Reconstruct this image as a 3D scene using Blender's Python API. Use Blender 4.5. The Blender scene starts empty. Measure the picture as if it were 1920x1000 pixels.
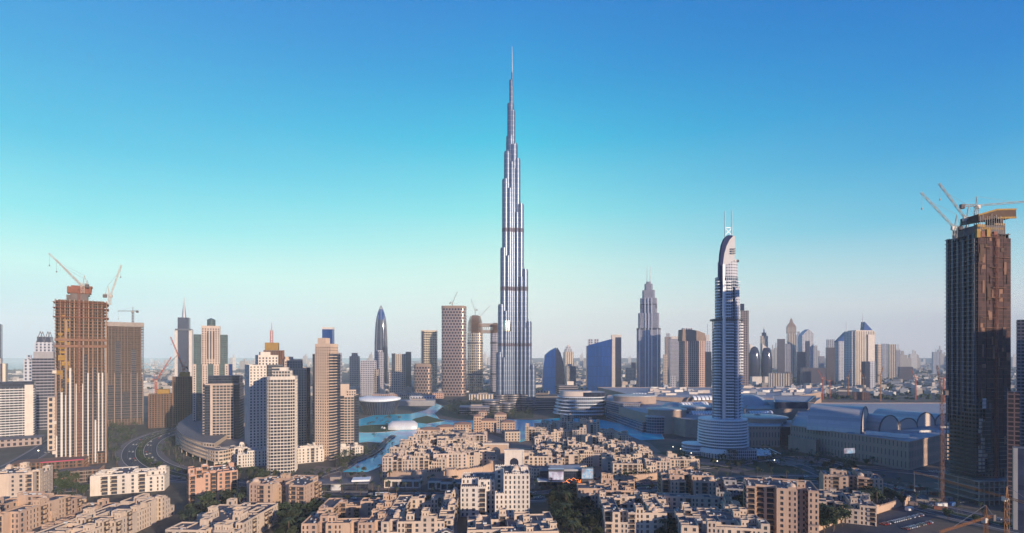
import bpy, math, random
from mathutils import Vector, Matrix
# ---------------------------------------------------------------- camera, sky, sun, exposure
sc = bpy.context.scene
COL = sc.collection
HC = 124.0                       # camera height in metres
def srgb(r, g, b, k=1.0):
    f = lambda c: ((c/255.0)/12.92 if c/255.0 <= 0.04045 else ((c/255.0+0.055)/1.055)**2.4)
    return (f(r)*k, f(g)*k, f(b)*k, 1.0)
cam = bpy.data.objects.new('camera', bpy.data.cameras.new('camera'))
COL.objects.link(cam); sc.camera = cam
cam.location = (0, 0, HC); cam.rotation_euler = (math.pi/2, 0, 0)
cam.data.sensor_width = 36.0; cam.data.lens = 1000.0/1920.0*36.0
cam.data.shift_y = (667-500)/1920.0
cam.data.clip_start = 1.0; cam.data.clip_end = 60000.0
SUN_EL = math.radians(11.0); SUN_AZ = math.radians(40.0)      # sun behind the camera, towards +X
sun_dir = Vector((math.sin(SUN_AZ)*math.cos(SUN_EL), -math.cos(SUN_AZ)*math.cos(SUN_EL), math.sin(SUN_EL)))
sd = bpy.data.lights.new('sun', 'SUN'); sd.energy = 5.0; sd.angle = math.radians(0.5); sd.color = (1.0, 0.80, 0.57)
so = bpy.data.objects.new('sun', sd); COL.objects.link(so)
so.rotation_euler = sun_dir.to_track_quat('Z', 'Y').to_euler()
sc.view_settings.view_transform = 'Standard'; sc.view_settings.look = 'None'
sc.view_settings.exposure = 0.17; sc.view_settings.gamma = 1.0; sc.view_settings.use_curve_mapping = False
sc.cycles.max_bounces = 5; sc.cycles.diffuse_bounces = 2; sc.cycles.glossy_bounces = 3
sc.cycles.volume_bounces = 1; sc.cycles.caustics_reflective = False; sc.cycles.caustics_refractive = False
sc.cycles.sample_clamp_indirect = 3.0

w = bpy.data.worlds.new("World"); sc.world = w; w.use_nodes = True
wt = w.node_tree; wt.nodes.clear()
def WN(t, **k):
    n = wt.nodes.new(t)
    for a, b in k.items(): setattr(n, a, b)
    return n
tc = WN('ShaderNodeTexCoord'); sep = WN('ShaderNodeSeparateXYZ')
wt.links.new(tc.outputs['Generated'], sep.inputs[0])
def ramp(stops):
    r = WN('ShaderNodeValToRGB'); e = r.color_ramp.elements
    e[0].position = 0.0; e[0].color = stops[0][1]
    e[1].position = 1.0; e[1].color = stops[-1][1]
    for p, c in stops[1:-1]:
        x = e.new(p); x.color = c
    r.color_ramp.interpolation = 'B_SPLINE' if False else 'LINEAR'
    wt.links.new(sep.outputs['Z'], r.inputs[0]); return r
SK = lambda L: [(p, srgb(*c)) for p, c in L]
rc = ramp(SK([(0, (226,226,226)), (.03, (228,232,226)), (.087, (222,240,228)), (.165, (198,238,226)), (.258, (128,222,224)), (.37, (40,186,216)), (.46, (0,152,208)), (.56, (0,124,200)), (.75, (30,80,150)), (1.0, (16,40,90))]))
rl = ramp(SK([(0, (160,190,208)), (.03, (160,198,214)), (.075, (165,216,220)), (.13, (174,234,226)), (.2, (108,218,224)), (.3, (30,182,216)), (.40, (0,154,210)), (.5, (0,130,204)), (.75, (30,80,150)), (1.0, (16,40,90))]))
rr = ramp(SK([(0, (222,218,220)), (.03, (222,220,222)), (.075, (222,226,224)), (.13, (176,216,222)), (.2, (96,188,216)), (.3, (34,152,206)), (.40, (0,124,198)), (.5, (0,104,188)), (.75, (30,76,150)), (1.0, (16,40,90))]))
mr = WN('ShaderNodeMapRange'); mr.inputs[1].default_value = -0.62; mr.inputs[2].default_value = 0.0; wt.links.new(sep.outputs['X'], mr.inputs[0])
mr2 = WN('ShaderNodeMapRange'); mr2.inputs[1].default_value = 0.0; mr2.inputs[2].default_value = 0.62; wt.links.new(sep.outputs['X'], mr2.inputs[0])
m1 = WN('ShaderNodeMix', data_type='RGBA'); wt.links.new(mr.outputs[0], m1.inputs[0]); wt.links.new(rl.outputs[0], m1.inputs[6]); wt.links.new(rc.outputs[0], m1.inputs[7])
m2 = WN('ShaderNodeMix', data_type='RGBA'); wt.links.new(mr2.outputs[0], m2.inputs[0]); wt.links.new(m1.outputs[2], m2.inputs[6]); wt.links.new(rr.outputs[0], m2.inputs[7])
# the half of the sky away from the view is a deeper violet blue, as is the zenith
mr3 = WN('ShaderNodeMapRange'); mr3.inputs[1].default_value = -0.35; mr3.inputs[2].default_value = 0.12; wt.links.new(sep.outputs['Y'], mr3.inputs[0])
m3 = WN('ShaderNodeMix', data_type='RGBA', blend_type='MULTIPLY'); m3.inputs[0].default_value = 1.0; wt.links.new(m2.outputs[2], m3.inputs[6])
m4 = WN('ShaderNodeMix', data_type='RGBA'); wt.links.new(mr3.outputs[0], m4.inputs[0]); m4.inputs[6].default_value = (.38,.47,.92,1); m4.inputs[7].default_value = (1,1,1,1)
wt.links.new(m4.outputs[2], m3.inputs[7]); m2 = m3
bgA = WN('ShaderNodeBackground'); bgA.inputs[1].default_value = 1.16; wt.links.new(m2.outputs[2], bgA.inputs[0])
sky = WN('ShaderNodeTexSky'); sky.sky_type = 'NISHITA'; sky.sun_disc = False
sky.sun_elevation = SUN_EL; sky.sun_rotation = math.pi - SUN_AZ; sky.altitude = 0; sky.air_density = 1.0; sky.dust_density = 1.0; sky.ozone_density = 3.0
bgB = WN('ShaderNodeBackground'); bgB.inputs[1].default_value = 0.05; wt.links.new(sky.outputs[0], bgB.inputs[0])
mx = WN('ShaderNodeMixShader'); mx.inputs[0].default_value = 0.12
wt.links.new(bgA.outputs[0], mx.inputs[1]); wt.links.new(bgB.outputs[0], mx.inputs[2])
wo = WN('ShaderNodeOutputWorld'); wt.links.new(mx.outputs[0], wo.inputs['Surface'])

# ---------------------------------------------------------------- helpers
def W(px, py, Y): return Vector(((px-960)*Y/1000.0, Y, HC-(py-667)*Y/1000.0))   # a point at a distance of Y metres
def X(px, Y): return (px-960)*Y/1000.0
def Z(py, Y): return HC-(py-667)*Y/1000.0
def G(px, py):                                                                 # a point on the ground
    Y = HC*1000.0/(py-667); return ((px-960)*Y/1000.0, Y)
class MB:
    def __init__(s): s.v = []; s.f = []; s.m = []; s.u = []; s.s = []
    def face(s, pts, m=0, uv=None, sm=False):
        n = len(s.v); s.v += [tuple(p) for p in pts]; k = len(pts)
        s.f.append(tuple(range(n, n+k))); s.m.append(m); s.s.append(sm)
        s.u += uv if uv else [(0.0, 0.0)]*k
    def wall(s, a, b, z0, z1, m=0, u0=0.0):
        L = math.hypot(b[0]-a[0], b[1]-a[1])
        s.face([(a[0],a[1],z0),(b[0],b[1],z0),(b[0],b[1],z1),(a[0],a[1],z1)], m, [(u0,z0),(u0+L,z0),(u0+L,z1),(u0,z1)])
        return u0+L
    def prism(s, poly, z0, z1, m=0, mt=None, cap=True, bot=False, u0=0.0):       # poly counter-clockwise seen from above
        u = u0
        for i in range(len(poly)): u = s.wall(poly[i], poly[(i+1) % len(poly)], z0, z1, m, u)
        if cap: s.face([(p[0],p[1],z1) for p in poly], m if mt is None else mt, [(p[0],p[1]) for p in poly])
        if bot: s.face([(p[0],p[1],z0) for p in reversed(poly)], m if mt is None else mt, [(p[0],p[1]) for p in reversed(poly)])
    def box(s, cx, cy, z0, z1, w, d, rot=0.0, m=0, mt=None, bot=False):
        s.prism(rect(cx, cy, w, d, rot), z0, z1, m, mt, True, bot)
    def loft(s, rings, m=0, sm=True, cap=True, mt=None, closed=True, capb=False):  # rings of equal length, bottom to top
        n = len(rings[0]); b = len(s.v)
        U = [[0.0] for _ in rings]
        for i, r in enumerate(rings):
            for j in range(1, n+1): U[i].append(U[i][-1]+math.dist(r[j % n], r[j-1]))
        for r in rings: s.v += [tuple(p) for p in r]
        for i in range(len(rings)-1):
            for j in range(n if closed else n-1):
                k = (j+1) % n
                s.f.append((b+i*n+j, b+i*n+k, b+(i+1)*n+k, b+(i+1)*n+j)); s.m.append(m); s.s.append(sm)
                s.u += [(U[0][j], rings[i][j][2]), (U[0][j+1], rings[i][k][2]), (U[0][j+1], rings[i+1][k][2]), (U[0][j], rings[i+1][j][2])]
        if cap: s.face(rings[-1], m if mt is None else mt, [(p[0],p[1]) for p in rings[-1]])
        if capb: s.face(list(reversed(rings[0])), m if mt is None else mt, [(p[0],p[1]) for p in rings[0]])
    def cyl(s, cx, cy, z0, z1, r0, r1=None, n=16, m=0, mt=None, cap=True, sy=1.0):
        r1 = r0 if r1 is None else r1
        R = lambda r, z: [(cx+r*math.cos(2*math.pi*j/n), cy+r*sy*math.sin(2*math.pi*j/n), z) for j in range(n)]
        s.loft([R(r0, z0), R(r1, z1)], m, True, cap, mt)
    def lathe(s, cx, cy, prof, n=16, m=0, sy=1.0, cap=True, sm=True):
        s.loft([[(cx+r*math.cos(2*math.pi*j/n), cy+r*sy*math.sin(2*math.pi*j/n), z) for j in range(n)] for r, z in prof], m, sm, cap)
    def dome(s, cx, cy, z, r, h=None, n=14, k=5, m=0):
        h = r if h is None else h
        s.lathe(cx, cy, [(max(r*math.cos(i*math.pi/2/k), 0.02), z+h*math.sin(i*math.pi/2/k)) for i in range(k+1)], n, m)
    def beam(s, a, b, t, m=0, t2=None):
        a = Vector(a); b = Vector(b); d = b-a
        if d.length < 1e-6: return
        d.normalize(); up = Vector((0,0,1)) if abs(d.z) < 0.95 else Vector((1,0,0))
        e = d.cross(up).normalized(); g = e.cross(d).normalized(); t2 = t if t2 is None else t2
        o = [(-1,-1),(1,-1),(1,1),(-1,1)]
        A = [a+e*(x*t/2)+g*(y*t/2) for x, y in o]; B = [b+e*(x*t2/2)+g*(y*t2/2) for x, y in o]
        for i in range(4):
            k = (i+1) % 4; s.face([A[i], B[i], B[k], A[k]], m)
        s.face(list(A), m); s.face(list(reversed(B)), m)
    def build(s, name, mats, parent=None, loc=None):
        me = bpy.data.meshes.new(name)
        me.from_pydata(s.v, [], s.f)
        if not isinstance(mats, (list, tuple)): mats = [mats]
        for mm in mats: me.materials.append(mm)
        me.polygons.foreach_set('material_index', s.m)
        me.polygons.foreach_set('use_smooth', s.s)
        uv = me.uv_layers.new(name='UVMap'); uv.data.foreach_set('uv', [c for p in s.u for c in p])
        me.update()
        o = bpy.data.objects.new(name, me); COL.objects.link(o)
        if parent: o.parent = parent
        if loc: o.location = loc
        return o
def rect(cx, cy, w, d, rot=0.0):
    c, s_ = math.cos(rot), math.sin(rot)
    return [(cx+x*c-y*s_, cy+x*s_+y*c) for x, y in ((-w/2,-d/2),(w/2,-d/2),(w/2,d/2),(-w/2,d/2))]
def thing(name, label, cat, loc=(0,0,0), rot=0.0, group=None):
    o = bpy.data.objects.new(name, None); COL.objects.link(o); o.empty_display_size = 1.0
    o.location = loc; o.rotation_euler = (0, 0, rot); tag(o, label, cat, group); return o
def tag(o, label=None, cat=None, group=None, kind=None):
    if label: o['label'] = label
    if cat: o['category'] = cat
    if group: o['group'] = group
    if kind: o['kind'] = kind
    return o
def dup(root, loc, rot=None, scale=None, label=None, group=None):
    r = root.copy(); COL.objects.link(r); r.location = loc
    if rot is not None: r.rotation_euler = (0, 0, rot)
    if scale is not None: r.scale = scale
    if label: r['label'] = label
    if group: r['group'] = group
    for ch in KIDS.get(root.name, []):
        c = ch.copy(); COL.objects.link(c); c.parent = r
        for g in KIDS.get(ch.name, []):
            d = g.copy(); COL.objects.link(d); d.parent = c
    return r
KIDS = {}
def kids(root):
    for o in [root]+[c for c in bpy.data.objects if c.parent == root]:
        KIDS[o.name] = [c for c in bpy.data.objects if c.parent == o]
    return root

# ---------------------------------------------------------------- materials
class NT:
    def __init__(s, name):
        s.mat = bpy.data.materials.new(name); s.mat.use_nodes = True; s.t = s.mat.node_tree
        s.b = s.t.nodes['Principled BSDF']
    def n(s, t, **k):
        n = s.t.nodes.new(t)
        for a, b in k.items(): setattr(n, a, b)
        return n
    def l(s, a, b): s.t.links.new(a, b)
    def math(s, op, a, b=None, c=None):
        n = s.n('ShaderNodeMath', operation=op)
        for i, x in enumerate((a, b, c)):
            if x is None: continue
            if isinstance(x, (int, float)): n.inputs[i].default_value = x
            else: s.l(x, n.inputs[i])
        return n.outputs[0]
    def mix(s, f, a, b):
        n = s.n('ShaderNodeMix', data_type='RGBA')
        for i, x in ((0, f), (6, a), (7, b)):
            if isinstance(x, (int, float)): n.inputs[i].default_value = x
            elif isinstance(x, tuple): n.inputs[i].default_value = x
            else: s.l(x, n.inputs[i])
        return n.outputs[2]
    def noise(s, scale, det=3.0, vec=None, rough=0.6):
        n = s.n('ShaderNodeTexNoise'); n.inputs['Scale'].default_value = scale; n.inputs['Detail'].default_value = det; n.inputs['Roughness'].default_value = rough
        if vec is None:
            vec = s.n('ShaderNodeTexCoord').outputs['Object']
        s.l(vec, n.inputs['Vector']); return n.outputs['Fac']
    def scaled(s, v, sx, sy, sz):
        n = s.n('ShaderNodeMapping'); n.inputs['Scale'].default_value = (sx, sy, sz); s.l(v, n.inputs[0]); return n.outputs[0]
def rgb(c, k=1.0): return (min(c[0]*k, 1), min(c[1]*k, 1), min(c[2]*k, 1), 1.0)
def plain(name, c, rough=0.7, metal=0.0, var=0.18, scale=0.25, bump=0.0, emit=None, es=1.0, spec=None):
    N = NT(name)
    if var > 0:
        f = N.noise(scale, 5.0); f2 = N.noise(scale*9, 2.0)
        g = N.math('ADD', N.math('MULTIPLY', f, 0.7), N.math('MULTIPLY', f2, 0.3))
        g = N.math('MULTIPLY_ADD', N.math('SUBTRACT', g, 0.5), 2.4, 0.5)
        N.l(N.mix(g, rgb(c, 1-var), rgb(c, 1+var)), N.b.inputs['Base Color'])
    else: N.b.inputs['Base Color'].default_value = rgb(c)
    N.b.inputs['Roughness'].default_value = rough; N.b.inputs['Metallic'].default_value = metal
    if spec is not None: N.b.inputs['Specular IOR Level'].default_value = spec
    if bump:
        bn = N.n('ShaderNodeBump'); bn.inputs['Distance'].default_value = bump; N.l(N.noise(scale*20, 3.0), bn.inputs['Height']); N.l(bn.outputs[0], N.b.inputs['Normal'])
    if emit: N.b.inputs['Emission Color'].default_value = rgb(emit); N.b.inputs['Emission Strength'].default_value = es
    return N.mat
def plaster(name, c, var=0.14):          # rendered wall: blotches, faint vertical run-off streaks, fine grain
    N = NT(name); co = N.n('ShaderNodeTexCoord').outputs['Object']
    a = N.noise(0.11, 4.0, co); b = N.noise(1.0, 3.0, N.scaled(co, 0.9, 0.9, 0.06)); d = N.noise(2.2, 2.0, co)
    g = N.math('ADD', N.math('MULTIPLY', a, 0.45), N.math('ADD', N.math('MULTIPLY', b, 0.35), N.math('MULTIPLY', d, 0.2)))
    g = N.math('MULTIPLY_ADD', N.math('SUBTRACT', g, 0.5), 3.0, 0.5)
    N.l(N.mix(g, rgb((c[0]*(1-var), c[1]*(1-var*1.1), c[2]*(1-var*1.2))), rgb(c, 1+var)), N.b.inputs['Base Color'])
    N.b.inputs['Roughness'].default_value = 0.85; N.b.inputs['Specular IOR Level'].default_value = 0.2
    return N.mat
def facade(name, wall, glass, fh=3.6, bay=3.0, wf=0.6, hf=0.6, wr=0.75, gr=0.12, wm=0.0, gm=0.0, vary=0.5, lit=0.0, vstripe=False, hstripe=False, bumpy=True, stagger=False):
    """A wall with a grid of windows in metres of UV: each pane with its own tint, slightly sunk by a bump."""
    N = NT(name); uv = N.n('ShaderNodeUVMap').outputs[0]; sp = N.n('ShaderNodeSeparateXYZ'); N.l(uv, sp.inputs[0])
    u = N.math('DIVIDE', sp.outputs[0], bay); v = N.math('DIVIDE', sp.outputs[1], fh)
    if stagger: u = N.math('ADD', u, N.math('MULTIPLY', N.math('MODULO', N.math('FLOOR', v), 2.0), .5))
    fu = N.math('FRACT', u); fv = N.math('FRACT', v)
    au = N.math('LESS_THAN', N.math('ABSOLUTE', N.math('SUBTRACT', fu, 0.5)), wf/2)
    av = N.math('LESS_THAN', N.math('ABSOLUTE', N.math('SUBTRACT', fv, 0.52)), hf/2)
    if vstripe: msk = au
    elif hstripe: msk = av
    else: msk = N.math('MULTIPLY', au, av)
    cb = N.n('ShaderNodeCombineXYZ'); N.l(N.math('FLOOR', u), cb.inputs[0]); N.l(N.math('FLOOR', v), cb.inputs[1])
    wn = N.n('ShaderNodeTexWhiteNoise', noise_dimensions='3D'); N.l(cb.outputs[0], wn.inputs['Vector'])
    co = N.n('ShaderNodeTexCoord').outputs['Object']
    big = N.noise(0.03, 3.0, co); st = N.noise(1.0, 3.0, N.scaled(co, 0.5, 0.5, 0.04))
    gv = N.math('MULTIPLY_ADD', wn.outputs['Value'], 0.7, N.math('MULTIPLY', big, 0.3))
    gc = N.mix(gv, rgb(glass, 1-vary), rgb(glass, 1+vary))
    wv = N.math('MULTIPLY_ADD', N.math('SUBTRACT', N.math('ADD', N.math('MULTIPLY', big, .5), N.math('MULTIPLY', st, .5)), 0.5), 2.5, 0.5)
    wc = N.mix(wv, rgb(wall, 0.84), rgb(wall, 1.14))
    N.l(N.mix(msk, wc, gc), N.b.inputs['Base Color'])
    N.l(N.math('MULTIPLY_ADD', msk, gr-wr, wr), N.b.inputs['Roughness'])
    if wm or gm: N.l(N.math('MULTIPLY_ADD', msk, gm-wm, wm), N.b.inputs['Metallic'])
    if bumpy:
        bn = N.n('ShaderNodeBump'); bn.inputs['Distance'].default_value = 0.5; bn.inputs['Strength'].default_value = 0.6
        N.l(N.math('SUBTRACT', 1.0, msk), bn.inputs['Height']); N.l(bn.outputs[0], N.b.inputs['Normal'])
    if lit > 0:
        N.b.inputs['Emission Color'].default_value = (1.0, 0.72, 0.4, 1)
        N.l(N.math('MULTIPLY', N.math('MULTIPLY', msk, N.math('GREATER_THAN', wn.outputs['Value'], 1-lit)), 0.9), N.b.inputs['Emission Strength'])
    return N.mat
def glassm(name, c, rough=0.08, metal=0.0, var=0.4, fh=3.6, bay=1.8):
    return facade(name, (c[0]*1.6+.02, c[1]*1.6+.02, c[2]*1.6+.02), c, fh, bay, 0.93, 0.88, 0.3, rough, metal, metal, var, bumpy=False)
M = {}
# ---------------------------------------------------------------- setting materials
M['asphalt'] = plain('asphalt', (.05,.06,.09), .85, var=.25, scale=.05)
M['pave'] = plain('paving', (.17,.155,.17), .85, var=.25, scale=.08)
M['pave2'] = plain('plaza_paving', (.19,.15,.14), .8, var=.25, scale=.06)
M['kerb'] = plain('kerb_stone', (.55,.53,.5), .8, var=.1)
M['paint'] = plain('road_paint', (.7,.7,.7), .7, var=.15)
M['lawn'] = plain('lawn', (.05,.10,.035), .95, var=.4, scale=.15)
M['verge'] = plain('verge_planting', (.035,.06,.03), .95, var=.5, scale=.3)
M['earth'] = plain('earth', (.16,.12,.10), .95, var=.3, scale=.05)
def ground_mat():
    N = NT('desert_ground'); co = N.n('ShaderNodeTexCoord').outputs['Object']
    a = N.noise(0.0016, 6.0, co, .65); b = N.noise(0.012, 5.0, co, .7); d = N.noise(0.1, 3.0, co)
    g = N.math('ADD', N.math('MULTIPLY', a, .5), N.math('MULTIPLY', b, .5))
    g = N.math('MULTIPLY_ADD', N.math('SUBTRACT', g, .5), 5.0, .5)
    c = N.mix(g, (.035,.04,.035,1), (.19,.155,.13,1))
    h = N.math('MULTIPLY_ADD', N.math('SUBTRACT', d, .5), 2.0, .5)
    N.l(N.mix(N.math('MULTIPLY', h, .5), c, (.10,.09,.085,1)), N.b.inputs['Base Color'])
    N.b.inputs['Roughness'].default_value = .95; return N.mat
M['ground'] = ground_mat()
def water_mat():
    N = NT('lagoon_water'); co = N.n('ShaderNodeTexCoord').outputs['Object']
    a = N.noise(.02, 3.0, co)
    N.l(N.mix(N.math('MULTIPLY_ADD', N.math('SUBTRACT', a, .5), 2.2, .5), (.0,.52,.76,1), (.0,.88,1.0,1)), N.b.inputs['Base Color'])
    N.b.inputs['Roughness'].default_value = .15; N.b.inputs['Specular IOR Level'].default_value = .12
    bn = N.n('ShaderNodeBump'); bn.inputs['Distance'].default_value = .25; bn.inputs['Strength'].default_value = .4
    N.l(N.noise(.6, 2.0, co), bn.inputs['Height']); N.l(bn.outputs[0], N.b.inputs['Normal']); return N.mat
M['water'] = water_mat()
M['sea'] = plain('sea_water', (.05,.13,.2), .25, var=.1, scale=.001)
def struct(o): o['kind'] = 'structure'; return o
def flat(name, poly, z, m, th=0.0, mside=None):
    b = MB(); A = sum(poly[i][0]*poly[(i+1) % len(poly)][1]-poly[(i+1) % len(poly)][0]*poly[i][1] for i in range(len(poly)))
    if A < 0: poly = poly[::-1]
    b.prism(poly, z-th, z, 1 if mside else 0, 0)
    return struct(b.build(name, [M[m]]+([M[mside]] if mside else [])))
def catmull(P, k=6):
    P = [Vector(p[:2]) for p in P]; Q = [P[0]*2-P[1]]+P+[P[-1]*2-P[-2]]; out = []
    for i in range(1, len(Q)-2):
        for j in range(k):
            t = j/k; a, b, c, d = Q[i-1], Q[i], Q[i+1], Q[i+2]
            out.append(.5*((2*b)+(c-a)*t+(2*a-5*b+4*c-d)*t*t+(3*b-a-3*c+d)*t**3))
    out.append(Q[-2]); return out
def offset(P, o):
    R = []
    for i, p in enumerate(P):
        t = (P[min(i+1, len(P)-1)]-P[max(i-1, 0)]).normalized(); R.append(p+Vector((-t.y, t.x))*o)
    return R
def ribbon(name, P, w, z, m, off=0.0, th=0.0):
    A = offset(P, off-w/2); B = offset(P, off+w/2); b = MB()
    for i in range(len(P)-1):
        b.face([(A[i].x,A[i].y,z),(A[i+1].x,A[i+1].y,z),(B[i+1].x,B[i+1].y,z),(B[i].x,B[i].y,z)])
        if th:
            b.face([(A[i].x,A[i].y,z-th),(A[i+1].x,A[i+1].y,z-th),(A[i+1].x,A[i+1].y,z),(A[i].x,A[i].y,z)])
            b.face([(B[i+1].x,B[i+1].y,z-th),(B[i].x,B[i].y,z-th),(B[i].x,B[i].y,z),(B[i+1].x,B[i+1].y,z)])
    return struct(b.build(name, M[m]))
def dashes(name, P, off, z, w=.18, on=3.0, gap=6.0):
    Q = offset(P, off); b = MB(); carry = 0
    for i in range(len(Q)-1):
        a, c = Q[i], Q[i+1]; L = (c-a).length
        if L < 1e-6: continue
        d = (c-a)/L; n = Vector((-d.y, d.x))*w/2; s = carry
        while s+on < L:
            p = a+d*s; q = p+d*on
            b.face([(p.x-n.x,p.y-n.y,z),(q.x-n.x,q.y-n.y,z),(q.x+n.x,q.y+n.y,z),(p.x+n.x,p.y+n.y,z)]); s += on+gap
        carry = max(0, s-L)
    if b.f: struct(b.build(name, M['paint']))
# ---------------------------------------------------------------- ground, water, roads
R0 = 26000.0
b = MB(); b.face([(-R0,-2500,0),(R0,-2500,0),(R0,R0,0),(-R0,R0,0)]); struct(b.build('ground', M['ground']))
b = MB(); b.face([(-R0,5200,.3),(-2600,4600,.3),(-1500,R0,.3),(-R0,R0,.3)]); struct(b.build('sea', M['sea']))
L = [(640,886),(668,868),(700,856),(720,842),(716,831),(690,829),(655,832),(645,800),(668,788),(700,779),(770,776),(798,769),(818,757),(832,762),(815,776),(824,786),(860,790),(940,786),(1000,788),(1060,783),(1130,788),(1180,798),(1240,811),(1246,824),(1200,826),(1150,806),(1080,800),(1012,802),(1003,822),(975,830),(950,816),(900,805),(850,808),(800,820),(760,832),(742,860),(710,877),(690,886)]
LAKE = [G(*p) for p in L]
flat('lagoon_kerb', [(x*1.0, y) for x, y in LAKE], .10, 'kerb')
def shrink(poly, d):
    A = sum(poly[i][0]*poly[(i+1) % len(poly)][1]-poly[(i+1) % len(poly)][0]*poly[i][1] for i in range(len(poly)))
    s = 1 if A > 0 else -1; out = []; n = len(poly)
    for i in range(n):
        p, q, r = Vector(poly[i-1]), Vector(poly[i]), Vector(poly[(i+1) % n])
        e1 = (q-p).normalized(); e2 = (r-q).normalized(); nn = Vector((-(e1.y+e2.y), e1.x+e2.x))
        nn = nn.normalized() if nn.length > 1e-6 else Vector((-e1.y, e1.x))
        out.append(tuple(q+nn*d*s))
    return out
flat('water', shrink(LAKE, 1.5), .16, 'water')
# town ground between the lagoon and the boulevard, and under the old town
flat('town_paving', [G(560,905),(-220,600),G(700,884),G(745,862),G(765,834),G(805,822),G(900,807),G(970,832),G(1008,824),G(1012,803),G(1150,807),G(1220,832),G(1300,900),(170,532),(-200,495)], .12, 'pave2')
park = [((708-960)*.915+34*math.cos(t)*1.25, 905+46*math.sin(t)) for t in [i*math.pi/14 for i in range(28)]]
flat('park_path', [((x+228)*1.12-228, (y-905)*1.12+905) for x, y in park], .5, 'pave2', .4, 'kerb')
flat('park_lawn', park, .56, 'lawn')
flat('island_lawn', [G(775,786),G(800,780),G(835,790),G(800,795),G(770,792)], .4, 'lawn', .3, 'kerb')
BLV = catmull([G(395,897),G(415,910),G(480,919),G(585,930),G(720,932),G(860,932),G(1000,930),G(1062,925),G(1156,915),G(1237,910),G(1335,905),G(1450,900),G(1560,901),G(1650,913),G(1704,940),G(1782,962),G(1886,985),G(2010,1012)])
HWY = catmull([G(395,897),G(345,893),G(306,883),G(276,870),G(262,854),G(266,836),G(285,822),G(325,808),G(380,797),G(470,788),G(600,770)])
for nm, P, wd in (('road', BLV, 30), ('road', HWY, 36)):
    ribbon('pavement', P, wd+14, .14, 'pave')
    ribbon(nm, P, wd, .17, 'asphalt')
    ribbon('kerb', P, .5, .32, 'kerb', off=4.4, th=.2); ribbon('kerb', P, .5, .32, 'kerb', off=-4.4, th=.2)
    ribbon('median_verge', P, 8.2, .28, 'verge')
    for o in (9, -9, 12.4, -12.4): dashes('road_marking', P, o, .18)
    ribbon('kerb', P, .5, .3, 'kerb', off=wd/2+.3, th=.2); ribbon('kerb', P, .5, .3, 'kerb', off=-wd/2-.3, th=.2)
def street(P, wd, k=6, z=.2, dash=True):
    P = catmull([G(*p) for p in P], k)
    ribbon('pavement', P, wd+6, z-.04, 'pave'); ribbon('road', P, wd, z, 'asphalt')
    ribbon('kerb', P, .3, z+.12, 'kerb', off=wd/2+.15, th=.14); ribbon('kerb', P, .3, z+.12, 'kerb', off=-wd/2-.15, th=.14)
    if dash: dashes('road_marking', P, 0, z+.01)
    return P
street([(455,925),(438,945),(385,985),(310,1030)], 11)
street([(1035,932),(1062,958),(1110,1000),(1150,1040)], 10, z=.22)
street([(-60,900),(20,912),(100,918),(170,916),(270,905),(345,895)], 16, z=.24)
street([(-30,896),(30,872),(75,846),(112,822),(150,806)], 22, z=.21)
street([(1400,862),(1470,866),(1520,882),(1560,900)], 12, z=.23)
street([(1440,856),(1500,868),(1640,879),(1790,893),(1960,908)], 22, z=.25)
street([(560,920),(600,893),(640,880),(662,866)], 9, z=.26)
street([(1180,742),(1300,736),(1500,728),(1760,722),(2100,716)], 30, 4, z=.22, dash=False)
street([(1400,770),(1418,745),(1440,728),(1475,712),(1540,700),(1700,690)], 34, 6, z=.27, dash=False)
street([(0,716),(200,722),(330,716),(600,712),(800,704)], 34, 4, z=.24, dash=False)
flat('car_park', [G(1500,1010),G(1560,985),G(1700,952),G(1760,966),G(1700,1000),G(1640,1040)], .2, 'asphalt')
flat('building_site', [G(1690,905),G(1800,905),G(1990,935),G(1990,960),G(1880,962),G(1790,950),G(1730,930)], .13, 'earth')
flat('building_site', [G(1700,1000),G(1735,975),G(1800,985),G(1900,1010),G(1900,1060),G(1690,1060)], .13, 'earth')
flat('garden', [G(1290,842),G(1500,850),G(1640,872),G(1560,890),G(1400,885),G(1230,850)], .13, 'verge')
flat('garden', [G(822,772),G(850,752),G(940,756),G(1000,772),G(1000,784),G(860,786),G(830,780)], .3, 'verge')
flat('forecourt_paving', [G(1300,858),G(1360,866),G(1420,880),G(1380,888),G(1310,874)], .3, 'pave2')
flat('forecourt_paving', [G(1430,858),G(1520,856),G(1545,866),G(1470,876)], .3, 'pave2')
street([(1300,880),(1380,872),(1440,862),(1520,858),(1590,874)], 7, z=.34, dash=False)
flat('car_park', [G(1600,884),G(1680,888),G(1690,898),G(1600,896)], .31, 'asphalt')
flat('square_paving', [G(690,926),G(1000,926),G(1110,916),G(1240,902),G(1180,898),G(1000,908),G(800,912),G(690,908)], .14, 'pave2')
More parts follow.
